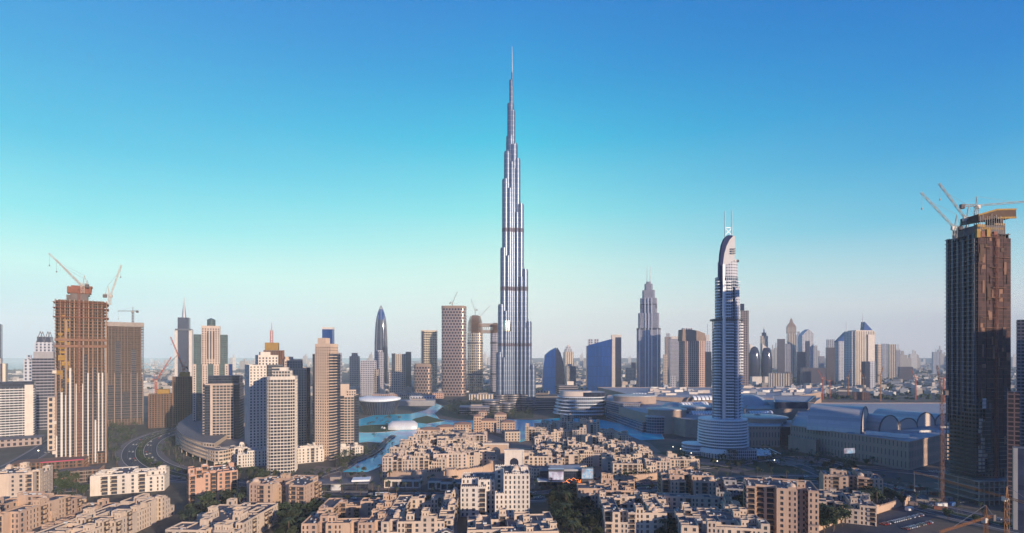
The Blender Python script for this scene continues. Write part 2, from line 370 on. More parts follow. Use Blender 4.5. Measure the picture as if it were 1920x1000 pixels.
# ---------------------------------------------------------------- tower materials
def burj_mat():
    N = NT('ribbed_steel_glass'); co = N.n('ShaderNodeTexCoord').outputs['Object']; sp = N.n('ShaderNodeSeparateXYZ'); N.l(co, sp.inputs[0])
    z = sp.outputs[2]
    f1 = N.math('FRACT', N.math('DIVIDE', z, 3.7)); band = N.math('LESS_THAN', f1, .38)
    f2 = N.math('FRACT', N.math('DIVIDE', z, 11.1)); band2 = N.math('LESS_THAN', f2, .25)
    uv = N.n('ShaderNodeUVMap').outputs[0]; s2 = N.n('ShaderNodeSeparateXYZ'); N.l(uv, s2.inputs[0])
    fin = N.math('LESS_THAN', N.math('FRACT', N.math('DIVIDE', s2.outputs[0], 1.4)), .25)
    m = N.math('MINIMUM', N.math('ADD', N.math('MULTIPLY', band, .35), N.math('ADD', N.math('MULTIPLY', band2, .6), N.math('MULTIPLY', fin, .25))), 1.0)
    big = N.noise(.02, 3.0, co)
    base = N.mix(m, (.09,.135,.23,1), (.23,.25,.31,1))
    N.l(N.mix(N.math('MULTIPLY', big, .5), base, (.15,.19,.29,1)), N.b.inputs['Base Color'])
    N.b.inputs['Metallic'].default_value = .5
    N.l(N.math('MULTIPLY_ADD', m, .1, .3), N.b.inputs['Roughness'])
    return N.mat
M['burj'] = burj_mat()
M['burj_dark'] = facade('mechanical_floor_louvres', (.12,.11,.16), (.05,.05,.08), 2.2, 1.5, .7, .5, .5, .4, .6, .6)
M['burj_base'] = facade('podium_glass_terraces', (.30,.27,.28), (.06,.07,.11), 5.0, 3.0, .95, .55, .4, .12, .5, .4, hstripe=True)
M['steel'] = plain('brushed_steel', (.42,.42,.46), .5, .6, .1)
M['steel_dark'] = plain('dark_steel', (.12,.12,.15), .45, .6, .15)
M['white_metal'] = plain('white_metal', (.72,.72,.74), .4, .1, .1)
M['concrete'] = plain('raw_concrete', (.36,.30,.27), .9, var=.25, scale=.12)
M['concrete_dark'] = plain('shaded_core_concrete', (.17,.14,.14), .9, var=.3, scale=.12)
M['rust'] = plain('rusty_formwork', (.26,.10,.07), .8, var=.35, scale=.2)
M['yellow'] = plain('yellow_formwork', (.34,.19,.03), .7, var=.25, scale=.2)
M['crane_red'] = plain('red_crane_paint', (.50,.10,.06), .5, var=.15)
M['crane_white'] = plain('pale_crane_paint', (.60,.52,.46), .5, var=.15)
M['crane_yellow'] = plain('amber_crane_paint', (.34,.13,.03), .5, var=.15)
M['crane_brown'] = plain('brown_crane_paint', (.22,.10,.07), .6, var=.2)
M['crane_grey'] = plain('grey_crane_paint', (.22,.22,.25), .5, var=.15)
M['roof_grey'] = plain('roof_membrane', (.16,.16,.19), .85, var=.3, scale=.3)
M['roof_pale'] = plain('pale_roof_membrane', (.42,.42,.45), .8, var=.2, scale=.1)
M['glass_pane'] = facade('window_glass', (.05,.06,.08), (.03,.035,.05), 100, 100, .99, .99, .3, .07, vary=.3, bumpy=False)

# ---------------------------------------------------------------- the tallest tower
BY = 1214.0; BX = X(959.5, BY)
t = thing('stepped_supertall_tower', 'tallest steel and glass tower with stepped tubular setbacks tapering to a needle spire', 'skyscraper', (BX, BY, 0))
def ztop(py): return Z(py, BY)
# wing directions and (radius of outermost tube centre, top height)
wings = [(math.radians(218), [(35,663),(30,575),(23.5,470),(18.5,342),(13,290)]),
         (math.radians(-18), [(49,686),(39.5,606),(31,509),(21,387),(13,302)]),
         (math.radians(98), [(44,640),(36,540),(27,430),(19,330),(11,250)])]
for a, segs in wings:
    d = Vector((math.cos(a), math.sin(a))); n = Vector((-d.y, d.x)); mb = MB()
    for i, (r, py) in enumerate(segs):
        zt = ztop(py); R = 7.4
        c = d*r; mb.cyl(c.x, c.y, 0, zt, R, n=20)
        zt2 = zt-9-3*i
        for s in (-1, 1):
            q = d*(r-6.5)+n*s*(7.6); mb.cyl(q.x, q.y, 0, zt2, 5.2, n=16)
        mb.cyl(c.x, c.y, zt, zt+3, R-.8, n=20); mb.cyl(c.x, c.y, zt+3, zt+9, .35, n=4)
    # mechanical bands as proud rings on the tubes that reach them
    mb.build('wing', M['burj'], t)
    for pb, hh in ((438, 9), (547, 9), (650, 7)):
        zb = ztop(pb); bb = MB()
        for i, (r, py) in enumerate(segs):
            if ztop(py) > zb+hh:
                c = d*r; bb.cyl(c.x, c.y, zb, zb+hh, 7.55, n=20, cap=False)
                for s in (-1, 1):
                    q = d*(r-6.5)+n*s*7.6; bb.cyl(q.x, q.y, zb, zb+hh, 5.35, n=16, cap=False)
        if bb.v: bb.build('louvre_band', M['burj_dark'], t)
core = MB()
for (x, y, r, py) in ((0,0,14.5,338),(-3.5,0,9.2,257),(4,-1,9.8,273),(1,2,11,302),(-2.5,0,7.8,195.5),(1.5,-1,6.6,209),(-1.5,0,4.2,151),(.8,0,3.0,163.5),(.6,0,2.0,136)):
    core.cyl(x, y, 0, ztop(py), r, n=24)
core.build('core_shaft', M['burj'], t)
M['glint_gold'] = plain('gold_glint_reflector', (1.0,.74,.42), .24, 1.0, 0)
for (gx, gy, gr) in ((-13.8,-20.5,5.2),(-8.9,-16.6,5.2)):           # added bellied reflectors, gilded and leaning back to throw a sun glint at the camera
    rr_ = gr+1.5; pf = []
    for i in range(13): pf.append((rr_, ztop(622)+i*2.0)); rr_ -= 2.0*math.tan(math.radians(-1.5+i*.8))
    gm = MB(); gm.lathe(gx, gy, pf, 28, 0, cap=False); gm.build('glint_reflector', M['glint_gold'], t)
bb = MB(); bb.cyl(0, 0, ztop(348), ztop(339), 14.7, n=24); bb.build('louvre_band', M['burj_dark'], t)
sp = MB(); sp.cyl(.6, 0, ztop(136), ztop(100), 1.7, 1.2, n=8); sp.cyl(.6, 0, ztop(100), ztop(87), 1.0, .5, n=6); sp.build('spire', M['steel'], t)
pod = MB()
for (r, py, sh) in ((60,758,0),(52,748,0),(46,738,0)):
    for a, _ in wings:
        d = Vector((math.cos(a), math.sin(a)))*(r-14); pod.cyl(d.x, d.y, 0, ztop(py), 15.5, n=24)
    pod.cyl(0, 0, 0, ztop(py), r*.52, n=24)
pod.build('podium_terrace', M['burj_base'], t)
for (x, y, r, h) in ((-46,-46,20,26),(-34,-62,15,17),(-10,-58,14,20)):
    pv = MB(); pv.cyl(x, y, 0, h, r, n=28, mt=1); pv.cyl(x, y, h, h+1.2, r+1.2, n=28, mt=1); pv.build('entrance_pavilion', [M['burj_base'], M['roof_pale']], t)
lw = thing('annex_office', 'low dark terraced office wing at the foot of the tallest tower', 'office', (X(1020,1230), 1230, 0))
mb = MB(); mb.box(0,0,0,34,120,40,.1, 0, 1); mb.box(5,-24,0,22,110,20,.1,0,1); mb.build('wall', [M['burj_base'], M['roof_grey']], lw)
mb = MB(); mb.box(-10,4,34,38,40,12,.1); mb.build('plant_room', M['concrete_dark'], lw)

# ---------------------------------------------------------------- cranes
def lattice(mb, a, b, w, n, t=.22, m=0, tri=False):
    a = Vector(a); b = Vector(b); d = (b-a).normalized(); up = Vector((0,0,1)) if abs(d.z) < .9 else Vector((0,1,0))
    e = d.cross(up).normalized()*w/2; g = e.cross(d).normalized()*w/2
    cs = [e+g, -e+g, -e-g, e-g]
    for c in cs: mb.beam(a+c, b+c, t, m)
    for i in range(n):
        p = a+(b-a)*i/n; q = a+(b-a)*(i+1)/n
        for k in range(4):
            c1, c2 = cs[k], cs[(k+1) % 4]
            mb.beam(p+c1, q+c2, t*.7, m) if (i+k) % 2 else mb.beam(p+c2, q+c1, t*.7, m)
def crane(label, x, y, z0, zc, jib, ang, elev, mat, w=2.2, cj=14, cat='crane', thick=.35, group=None):
    """tower crane: mast from z0 to zc, jib of given length turned to ang (0 = +X) and raised by elev degrees"""
    t = thing('tower_crane', label, cat, (x, y, z0), math.radians(ang), group)
    h = zc-z0; mb = MB(); lattice(mb, (0,0,0), (0,0,h), w, max(3, int(h/4)), thick*.8); mb.build('mast', M[mat], t)
    c = MB(); c.box(1.6,0,h-1.5,h+1.5,2.4,2.0); c.cyl(0,0,h,h+.8,w*.7,n=10); c.build('cab', M['crane_white'], t)
    e = math.radians(elev); tip = (1+jib*math.cos(e), 0, h+1.2+jib*math.sin(e))
    j = MB(); lattice(j, (1,0,h+1.2), tip, w*.55, max(5, int(jib/5)), thick*.5); jj = j.build('jib', M[mat], t)
    k = MB(); lattice(k, (0,0,h+1.2), (-cj,0,h+1.2+(1.5 if elev > 15 else 0)), w*.7, 4, thick*.6); kj = k.build('counter_jib', M[mat], t)
    cw = MB(); cw.box(-cj+1,0,h-1.8,h+2.0,3.2,2.4); ck = cw.build('counterweight', M['concrete_dark'], kj)
    ap = 9 if elev < 15 else 12; f = MB(); f.beam((0,.8,h),(-2 if elev > 15 else 0,0,h+ap),.35); f.beam((0,-.8,h),(-2 if elev > 15 else 0,0,h+ap),.35); f.build('apex_frame', M[mat], t)
    pt = (-2 if elev > 15 else 0, 0, h+ap)
    s = MB(); s.beam(pt, (1+jib*.7*math.cos(e),0,h+1.9+jib*.7*math.sin(e)), .14); s.beam(pt, (-cj+1,0,h+2), .14)
    s.build('tie_rod', M['crane_grey'], t)
    r = MB(); hx = tip[0]-1; r.beam((hx,0,tip[2]-.6),(hx,0,tip[2]-14),.12); r.box(hx,0,tip[2]-15,tip[2]-13.6,.9,.9); r.build('hook_line', M['crane_grey'], jj)
    return t

# ---------------------------------------------------------------- spiral podium tower with sail crown (mid distance, centre-east)
AY = 665.0
M['adr_rail'] = plain('white_balcony_band', (.86,.88,.92), .5, var=.1)
M['adr_glass'] = facade('blue_balcony_glass', (.55,.58,.66), (.06,.09,.14), 3.6, 2.4, .82, .8, .5, .06, vary=.5)
M['adr_wall'] = facade('punched_hotel_wall', (.62,.62,.70), (.05,.06,.09), 3.6, 3.0, .5, .5, .6, .08)
M['adr_rib'] = plain('pale_metal_rib', (.76,.76,.82), .35, .4, .1)
t = thing('sail_crowned_hotel_tower', 'pale blue hotel tower with ringed drum base, curved sail crown and twin masts', 'skyscraper', (X(1360,AY), AY, 0), 0)
def az(py): return Z(py, AY)
def ell(cx, cy, rx, ry, n=48, a0=0, a1=2*math.pi):
    return [(cx+rx*math.cos(a0+(a1-a0)*i/(n if a1-a0 > 6.2 else n-1)), cy+ry*math.sin(a0+(a1-a0)*i/(n if a1-a0 > 6.2 else n-1))) for i in range(n)]
k = AY/1000.0
g = MB(); g.prism(ell(-5*k, 0, 43*k, 40*k), 0, az(786), 0, 1); 
g.build('drum', [M['adr_glass'], M['roof_pale']], t)
zf = az(838)
for i in range(11):
    z = zf+i*(az(786)-zf)/10; rg = MB(); o = 46.5*k-(i*.16)
    rg.prism(ell(-5*k, 0, o, o-2), z-.2, z+1.15, 0); rg.build('balcony_ring', M['adr_rail'], t)
lo = MB(); lo.prism(ell(-5*k, 0, 48*k, 44*k), az(845), az(838), 0); lo.build('canopy_ring', M['adr_rail'], t)
pl = MB()
for i in range(26):
    a = math.pi+math.pi*i/25; pl.box(-5*k+44.5*k*math.cos(a), 42*k*math.sin(a), 0, az(845), 1.6, 1.2, a)
pl.build('colonnade', M['adr_rib'], t)
cn = MB(); cx = 48*k; cn.loft([[(cx+30*k*math.cos(a)*s, -10+34*k*math.sin(a)*s, z) for a in [j*math.pi/16 for j in range(32)]] for s, z in ((.96, az(847)),(1.0, az(845.5)),(.98, az(844)))], 0, False)
for i in range(9): cn.beam((cx-22+i*5.5,-30,az(843)),(cx-18+i*5.5,8,az(843)),.8)
cn.build('entrance_canopy', M['adr_rail'], t)
cs = MB()
cs.box(8, -22, 0, 12, 34, 18); cs.build('entrance_hall', M['adr_glass'], t)
for i in range(6): cs = MB(); cs.cyl(cx-10+i*5.5, -24+abs(i-3)*2.5, 0, az(847), .5, n=6); cs.build('canopy_column', M['adr_rib'], t)
# shaft: lens plan, front bulges towards the camera
def lens(rx, ry, cx=0.0, sq=2.6, n=44):
    P = []
    for i in range(n):
        a = 2*math.pi*i/n; c, s_ = math.cos(a), math.sin(a)
        P.append((cx+rx*math.copysign(abs(c)**(2/sq), c), ry*math.copysign(abs(s_)**(2/sq), s_)))
    return P
sh = MB(); sh.prism(lens(25*k, 19*k, 2*k), az(786), az(600), 0, 1); sh.build('shaft', [M['adr_glass'], M['roof_pale']], t)
up = MB(); up.prism(lens(20*k, 16*k, 2*k), az(600), az(521), 0, 1); up.build('upper_shaft', [M['adr_glass'], M['roof_pale']], t)
# balcony slabs: two bowed stacks on the front plus the eastern stack, one slab per floor
def slabs(name, x0, x1, y0, bow, za, zb, fh=3.6, dep=2.2):
    n = int((zb-za)/fh)
    sl = MB()
    for i in range(n):
        z = za+i*fh; P = []
        for j in range(7):
            f = j/6; P.append((x0+(x1-x0)*f, y0-bow*math.sin(math.pi*f)-dep))
        P += [(x1, y0+3), (x0, y0+3)]; sl.prism(P, z, z+1.2, 0, 0, True, True)
    sl.build(name, M['adr_rail'], t)
ys = -19*k
for (a, b_, bw, o) in ((-24.5,-15.5,1.2,3.5),(-7,7,1.8,0),(19,27,.8,4)):
    slabs('balcony_slab', a*k, b_*k, ys+o, bw, az(783), az(603))
for (a, b_, bw, o) in ((-22,-15,1,3.0),(-8,4,1.5,1),(14,21,.8,2.6)):
    slabs('balcony_slab', a*k, b_*k, -16*k+o, bw, az(596), az(523))
for (x0, w_, p0, p1, yo) in ((-13,3,786,500,-19*k-.6),(-9.6,1.2,786,530,-19*k-1.0),(11,7,786,540,-19*k+.6)):
    r = MB(); r.box((x0+w_/2)*k, yo, az(p0), az(p1), w_*k, 2.4, 0, 0); r.build('facade_rib', M['adr_rib'] if x0 < 0 else M['adr_wall'], t)
rg = MB(); rg.prism(lens(29*k, 22*k, 2*k), az(602), az(599), 0, 0, True, True); rg.build('sky_ledge', M['steel_dark'], t)
rg = MB(); rg.prism(lens(17*k, 14*k, 4*k), az(521), az(492), 0, 1); rg.build('crown_drum', [M['adr_wall'], M['roof_pale']], t)
rg = MB(); rg.prism(lens(15*k, 13*k, 9*k), az(492), az(489), 0, 0, True, True); rg.build('crown_ledge', M['steel_dark'], t)
M['sail_white'] = plain('sail_render', (.62,.60,.62), .6, var=.08); M['sail_dark'] = plain('sail_glass_edge', (.035,.05,.13), .8, var=.2, spec=.1)
# sail: a curved blade outline with real thickness
def extrude_y(mb, P, y0, y1, m=0, sm=False):      # P: list of (x, z), counter-clockwise seen from -Y
    n = len(P); mb.face([(x, y0, z) for x, z in P], m, [(x, z) for x, z in P]); mb.face([(x, y1, z) for x, z in reversed(P)], m, [(x, z) for x, z in reversed(P)])
    for i in range(n):
        a, b2 = P[i], P[(i+1) % n]; mb.face([(a[0],y0,a[1]),(a[0],y1,a[1]),(b2[0],y1,b2[1]),(b2[0],y0,b2[1])], m, None, sm)
def rel(px, py): return ((px-1360)*k, az(py))
sl = MB(); extrude_y(sl, [rel(*p) for p in [(1371.5,490),(1372.5,446),(1367.5,446),(1361,454),(1355.5,466),(1351.5,480),(1349,498),(1347.5,560),(1351,560),(1352.5,520),(1355,500)]][::-1], -9.5, -5.5); sl.build('sail', M['sail_white'], t)
sl = MB(); extrude_y(sl, [rel(*p) for p in [(1369,445.5),(1361.5,453.5),(1356,465),(1352,479),(1349.5,497),(1348,560),(1343.5,560),(1344,500),(1345.5,478),(1348.5,461),(1353,450),(1359,444.5)]][::-1], -10.2, -4.5); sl.build('sail_edge', M['sail_dark'], t)
for mx_, p0, p1 in ((1358.3,446,397),(1370.8,446,395)):
    ms = MB(); c = rel(mx_, p0); ms.cyl(c[0], -2, az(p0), az(p1), .8, .5, n=8); ms.build('mast', M['steel'], t)
br = MB()
for a, b2 in (((1358.3,442),(1370.8,429)),((1358.3,429),(1370.8,442)),((1358.3,428),(1370.8,428))): 
    p, q = rel(*a), rel(*b2); br.beam((p[0],-2,p[1]),(q[0],-2,q[1]),.6)
br.build('mast_bracing', M['adr_rib'], t)
bl = MB()
for i in range(3): bl.box(8*k, -10.4, az(471+i*4), az(469+i*4), 8*k, 2); 
bl.build('sail_louvre', M['steel_dark'], t)
# curved low wing round the drum
w2 = thing('drum_annex', 'low curved balcony wing beside the ringed drum of the hotel tower', 'hotel wing', (X(1306,670), 672, 0))
mb = MB(); mb.prism(ell(0, 0, 16, 14, 24), 0, 14, 0, 1); mb.build('wall', [M['adr_glass'], M['roof_pale']], w2)
for z in (5, 9, 13): mb = MB(); mb.prism(ell(0,0,17.5,15.5,24), z, z+1.1, 0); mb.build('balcony_ring', M['adr_rail'], w2)

# ---------------------------------------------------------------- towers under construction
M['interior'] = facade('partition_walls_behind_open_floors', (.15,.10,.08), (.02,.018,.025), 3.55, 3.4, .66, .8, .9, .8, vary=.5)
def frame_tower(t, cx, cy, w, d, z0, z1, fh, nx, ny, mslab, mcol, mcore, rot=0.0, screen=None, over=.6):
    """open concrete frame: slabs, columns, dark core; each kind one part"""
    n = int((z1-z0)/fh); c, s_ = math.cos(rot), math.sin(rot); L = lambda x, y: (cx+x*c-y*s_, cy+x*s_+y*c)
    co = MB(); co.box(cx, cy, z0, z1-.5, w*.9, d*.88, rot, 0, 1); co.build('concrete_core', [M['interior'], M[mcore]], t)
    sb = MB()
    for i in range(n+1): sb.box(cx, cy, z0+i*fh, z0+i*fh+.45, w+over, d+over, rot, bot=True)
    sb.build('floor_slab', M[mslab], t)
    cl = MB()
    for i in range(nx+1):
        for y in (-d/2+.4, d/2-.4): p = L(-w/2+.4+(w-.8)*i/nx, y); cl.box(p[0], p[1], z0, z1, .9, .7, rot)
    for j in range(1, ny):
        for x in (-w/2+.4, w/2-.4): p = L(x, -d/2+(d)*j/ny); cl.box(p[0], p[1], z0, z1, .7, .9, rot)
    cl.build('column', M[mcol], t)
def window_wall(t, name, poly_edge, z0, z1, mat, off=.25, thick=.3):
    a, b_ = poly_edge; d = Vector((b_[0]-a[0], b_[1]-a[1])).normalized(); n = Vector((d.y, -d.x))
    mb = MB(); P = [(a[0]+n.x*off, a[1]+n.y*off), (b_[0]+n.x*off, b_[1]+n.y*off), (b_[0]-n.x*thick, b_[1]-n.y*thick), (a[0]-n.x*thick, a[1]-n.y*thick)]
    mb.prism(P, z0, z1, 0, 0, True, True); return mb.build(name, M[mat], t)
M['clad_dark'] = facade('new_dark_glazing', (.16,.14,.16), (.025,.03,.045), 3.6, 1.6, .88, .86, .5, .1)
M['clad_strip'] = facade('pale_cladding_strip', (.66,.60,.57), (.4,.38,.38), 3.6, 3.0, .9, .06, .5, .4)
M['rust_slab'] = plain('rust_stained_slab', (.25,.135,.095), .85, var=.3, scale=.15)
M['pier'] = plain('cladding_pier', (.34,.24,.20), .7, var=.15)
rng = random.Random(5)
LY = 600.0
t = thing('unfinished_tower', 'unfinished tower with rust brown open floors, yellow panels and striped cladding below', 'tower under construction', (X(154,LY+18), LY+18, 0), math.radians(37)); t.scale = (.80,.80,1)
LZ = lambda p: Z(p, LY)
W_ = 95*.6
M['tan_column'] = plain('dusty_tan_column', (.38,.26,.20), .85, var=.25)
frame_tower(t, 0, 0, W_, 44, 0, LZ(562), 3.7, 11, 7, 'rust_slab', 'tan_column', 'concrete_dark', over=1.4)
fy = -22.3
mb = MB(); mb.box(0, fy-.02, 12, LZ(738), W_-.6, .7); mb.build('glazed_front', M['clad_dark'], t)
for i, x in enumerate([-27.3,-16.6,-7.2,2,12.6,27.3]):      # full height piers and stripes
    mb = MB(); mb.box(x, fy-.35, 0, LZ((690,600,720,640)[i % 4]), 1.3, 1.1); mb.build('facade_pier', M['pier'], t)
for (x, w_, p) in ((-24,3.4,735),(-19,2.6,690),(-9.6,3,700),(4.7,3.6,665),(10,3,715),(14.9,2.8,690),(19.9,3.2,715),(24.7,2.8,700),(-14.3,2.6,720)):
    mb = MB(); mb.box(x, fy-.15, 12, LZ(p), w_, .8); mb.build('glazed_strip', M['clad_dark'], t)
for (x, w_, p0, p1) in ((-21.4,2.4,870,735),(-12.2,2.2,870,690),(-17.2,1.0,870,740),(7.4,1.6,870,700),(-5.6,1.0,870,720),(1.2,1.0,870,720),(15.6,1.8,870,790),(19.2,1.6,850,700),(23.6,1.6,850,700),(-26.8,1.4,870,815)):
    mb = MB(); mb.box(x, fy-.95, LZ(p0), LZ(p1), w_, .8); mb.build('pale_strip', M['clad_strip'], t)
ho = MB(); lattice(ho, (-2.6, fy-1.8, 0), (-2.6, fy-1.8, LZ(535)), 2.4, 60, .45); ho.build('hoist_mast', M['rust'], t)
for z in (LZ(793), LZ(848), LZ(700)):
    mb = MB(); mb.box(-29, fy-1.5, z, z+3.4, 4.4, 3); mb.build('hoist_cage', M['crane_white'], t)
for i in range(19):
    z = LZ(735)+i*5.2
    if z < LZ(590):
        mb = MB(); mb.box(rng.uniform(-23,-14), fy+.2, z+rng.uniform(-2,2), z+3+rng.uniform(0,2), rng.uniform(3,9), .9); mb.build('yellow_panel', M['yellow'], t)
for z in (LZ(640), LZ(652)):
    mb = MB(); mb.box(0, fy-.6, z, z+3.0, W_+1.4, 1.6); mb.build('transfer_beam', M['rust_slab'], t)
for z in (LZ(595), LZ(578), LZ(568)):
    mb = MB(); mb.box(0, 0, z, z+.5, W_+5, 49, bot=True); mb.build('working_platform', M['rust'], t)
for s in range(26):
    x = -W_/2-1.5+s*(W_+3)/25; mb = MB(); mb.beam((x, fy-2.6, LZ(600)), (x, fy-2.6, LZ(566)+rng.uniform(-1,2)), .3); mb.build('scaffold_pole', M['rust'], t)
mb = MB(); mb.box(-5, 0, LZ(562), LZ(552), 24, 24); mb.build('upper_core', M['concrete_dark'], t)
mb = MB(); mb.box(-2, 0, LZ(552), LZ(546), 22, 16); mb.build('upper_core', M['concrete_dark'], t)
mb = MB(); mb.box(-3, 0, LZ(548), LZ(536), 27, 19, bot=True)
for i in range(7): mb.box(-15+i*3.9, -9.8, LZ(548), LZ(535), .5, .5)
mb.build('climbing_formwork', M['rust'], t)
mb = MB(); mb.box(0, 0, LZ(536), LZ(533.5), 24, 19, bot=True); mb.build('climbing_formwork', M['rust'], t)
crane('pair of pale lattice booms crane raised steeply above the rust brown unfinished tower', X(139,LY), LY+12, LZ(548), LZ(534), 52, 182, 44.5, 'crane_white', thick=.34, cj=6)
crane('second pale crane boom parallel to its twin above the rust brown unfinished tower', X(134,LY), LY+20, LZ(560), LZ(541), 49, 179, 45.5, 'crane_white', thick=.34, cj=6)
crane('pale luffing crane with near upright boom beside the rust brown unfinished tower', X(188,LY), LY+14, LZ(570), LZ(553), 37, 8, 72, 'crane_white', thick=.4, cj=6)
EY = 940.0; EZ = lambda p: Z(p, EY)
t = thing('unfinished_block', 'broad unfinished slab tower with open brown upper floors and dark glazing below', 'tower under construction', (X(233.5,EY+20), EY+20, 0), math.radians(36)); t.scale = (.84,.8,1)
M['frame_brown'] = plain('brown_frame_concrete', (.20,.135,.115), .9, var=.3, scale=.1)
frame_tower(t, 0, 0, 66, 40, 0, EZ(612), 5.2, 12, 6, 'frame_brown', 'frame_brown', 'concrete_dark', over=2.0)
mb = MB(); mb.box(0, -20.1, 12, EZ(738), 64, .8); mb.build('glazed_front', M['f_dark'] if 'f_dark' in M else M['clad_dark'], t)
mb = MB(); mb.box(0, 0, EZ(612), EZ(604), 68, 42); mb.build('parapet_wall', M['concrete'], t)
for (x0, w_, p) in ((-23,10,722),(-11,9,640),(2,16,735),(16,9,655),(27,9,715)):
    mb = MB(); mb.box(x0, -20.3, 15, EZ(p), w_, 1.0); mb.build('glazed_strip', M['clad_dark'], t)
for x0 in (-29,-17,-5.5,11,22,32): mb = MB(); mb.box(x0, -20.6, 5, EZ(700), 1.2, 1.0); mb.build('facade_pier', M['pier'], t)
crane('small hammerhead crane on the roof of the broad unfinished slab tower', X(234,EY), EY+20, EZ(604), EZ(583), 26, 180, 0, 'crane_grey', thick=.55, cj=9)
# big dark one on the eastern side, netted, with climbing screens
RY = 450.0; RZ = lambda p: Z(p, RY)
M['net'] = facade('brown_safety_net', (.12,.062,.058), (.07,.04,.04), 3.6, 5.0, .9, .8, .9, .9, vary=.5)
M['dark_panel'] = facade('dark_cladding_panel', (.17,.18,.26), (.07,.08,.12), 3.6, 2.0, .9, .9, .5, .25)
t = thing('netted_unfinished_tower', 'tall dark unfinished tower wrapped in brown netting with yellow formwork on top', 'tower under construction', (X(1831,RY+16), RY+16, 0), math.radians(6)); t.scale = (.66,.66,1)
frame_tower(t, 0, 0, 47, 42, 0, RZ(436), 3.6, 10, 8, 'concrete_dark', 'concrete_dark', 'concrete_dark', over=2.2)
for i, y in enumerate((-19,-12,-4.5,3,10.5,18)):
    mb = MB(); mb.box(-23.6, y, RZ(760+i*8), RZ(440+rng.uniform(-4,6)), 3.0, 2.6); mb.build('facade_fin', M['dark_panel'], t)
for (x, w_, p0, p1) in ((-17,11,745,440),(-5,11.5,800,438),(7,11,860,442),(18.5,10.5,870,446)):
    mb = MB(); mb.box(x, -22.8, RZ(p0), RZ(p1), w_, 1.0); mb.build('safety_net', M['net'], t)
for (y, w_) in ((-14,11),(-2,11),(10,11)):
    mb = MB(); mb.box(24.7, y, RZ(860), RZ(438), 1.0, w_); mb.build('safety_net', M['net'], t)
for (a_, b_, p1, p0) in ((1838,1845,747,767),(1832,1839,785,803),(1841,1850,787,803),(1831,1843,805,832),(1831,1838,834,856),(1840,1848,832,860),(1831,1836,858,884),(1838,1842,858,884)):
    x = -23.5+((a_+b_)/2-1830)/62*47; w_ = (b_-a_)/62*47
    mb = MB(); mb.box(x, -23.9, RZ(p0), RZ(p1), w_, .5); mb.build('white_cladding_panel', M['clad_strip'], t)
for (x0, x1, p, y) in ((-27,-6,745,-24),(-30,-7,775,-25),(-32,-8,805,-26),(-34,-9,835,-27),(-36,-10,865,-28)):     # stepped lower storeys
    z0, z1 = RZ(p+30), RZ(p); n = int((z1-z0)/3.4)
    mb = MB()
    for i in range(n+1): mb.box((x0+x1)/2, y/2+4, z0+i*3.4, z0+i*3.4+.4, x1-x0, abs(y)+10, bot=True)
    mb.build('stepped_slab', M['concrete_dark'], t)
M['form_brown'] = plain('brown_formwork_board', (.11,.065,.045), .85, var=.3, scale=.3)
fxl = lambda p: (p-1831)*.466/.66
for (P_, y0_, y1_, mt_) in (([(1809,413),(1850,405),(1886,403),(1886,387),(1846,389),(1809,400)],-17,8,'form_brown'),([(1809,402.5),(1846,391.5),(1886,389.5),(1886,386.5),(1846,388.5),(1809,399.5)],-17.5,-16.6,'yellow'),([(1846,407.5),(1886,405.5),(1886,402),(1846,404)],-17.5,-16.6,'yellow')):
    mb = MB(); n_ = len(P_); P2 = [(fxl(a), RZ(b)) for a, b in P_]
    mb.face([(x, y0_, z) for x, z in P2]); mb.face([(x, y1_, z) for x, z in reversed(P2)])
    for i in range(n_): a, b2 = P2[i], P2[(i+1) % n_]; mb.face([(a[0],y0_,a[1]),(a[0],y1_,a[1]),(b2[0],y1_,b2[1]),(b2[0],y0_,b2[1])])
    mb.build('climbing_formwork', M[mt_], t)
for (x, p0, p1, w_) in ((-12,850,770,7),(-8,880,850,8),(13,880,820,12),(-17,820,790,6)):
    mb = MB(); mb.box(x, -26.5+(x > 0)*3, RZ(p0), RZ(p1), w_, 1.0); mb.build('glazed_strip', M['clad_dark'], t)
mb = MB()
for i in range(5): mb.box(0, -6, RZ(945)+i*5.2, RZ(945)+i*5.2+.6, 74, 62, bot=True)
mb.build('podium_slab', M['concrete'], t)
mb = MB()
for i in range(11):
    for y in (-36, -8, 20): mb.box(-35+i*7, y, 0, RZ(945)+21, 1.0, 1.0)
mb.build('podium_column', M['concrete'], t)
mb = MB(); mb.box(0,-4,0,RZ(945)+20,60,44); mb.build('podium_core', M['concrete_dark'], t)
for i in range(58):
    z = RZ(880)+i*3.6
    if z < RZ(440):
        mb = MB(); mb.box(-25.2, -14+rng.uniform(-1,1), z, z+.35, 3.6, 12, bot=True); mb.build('edge_platform', M['concrete_dark'], t)
        if i % 2: mb = MB(); mb.box(25.2, -6, z, z+.35, 3.2, 26, bot=True); mb.build('edge_platform', M['concrete_dark'], t)
for i, x in enumerate((-22,-16,-8,2)):
    mb = MB(); mb.box(x, -22, RZ(446), RZ(430+4*(i % 2)), 5, 3.2, bot=True); mb.build('climbing_screen', M['rust' if i % 2 else 'yellow'], t)
mb = MB(); mb.box(3,0,RZ(436),RZ(420),40,34); mb.build('upper_core', M['concrete_dark'], t)
for (x, y0, z0, z1, w_, d_, mt_) in ((19,-6,430,402,4,20,'form_brown'),(4,-16,428,424,34,2.5,'yellow'),(14,-17,420,416,14,2.4,'yellow'),(-13,-17,424,419,11,3,'yellow')):
    mb = MB(); mb.box(x, y0, RZ(z0), RZ(z1), w_, d_, bot=True); mb.build('climbing_formwork', M[mt_], t)
mb = MB()
for i in range(12): mb.beam((-14+i*3.2,-18.5,RZ(436)), (-14+i*3.2,-18.5,RZ(398+rng.uniform(0,9))), .4)
mb.build('formwork_strut', M['steel_dark'], t)
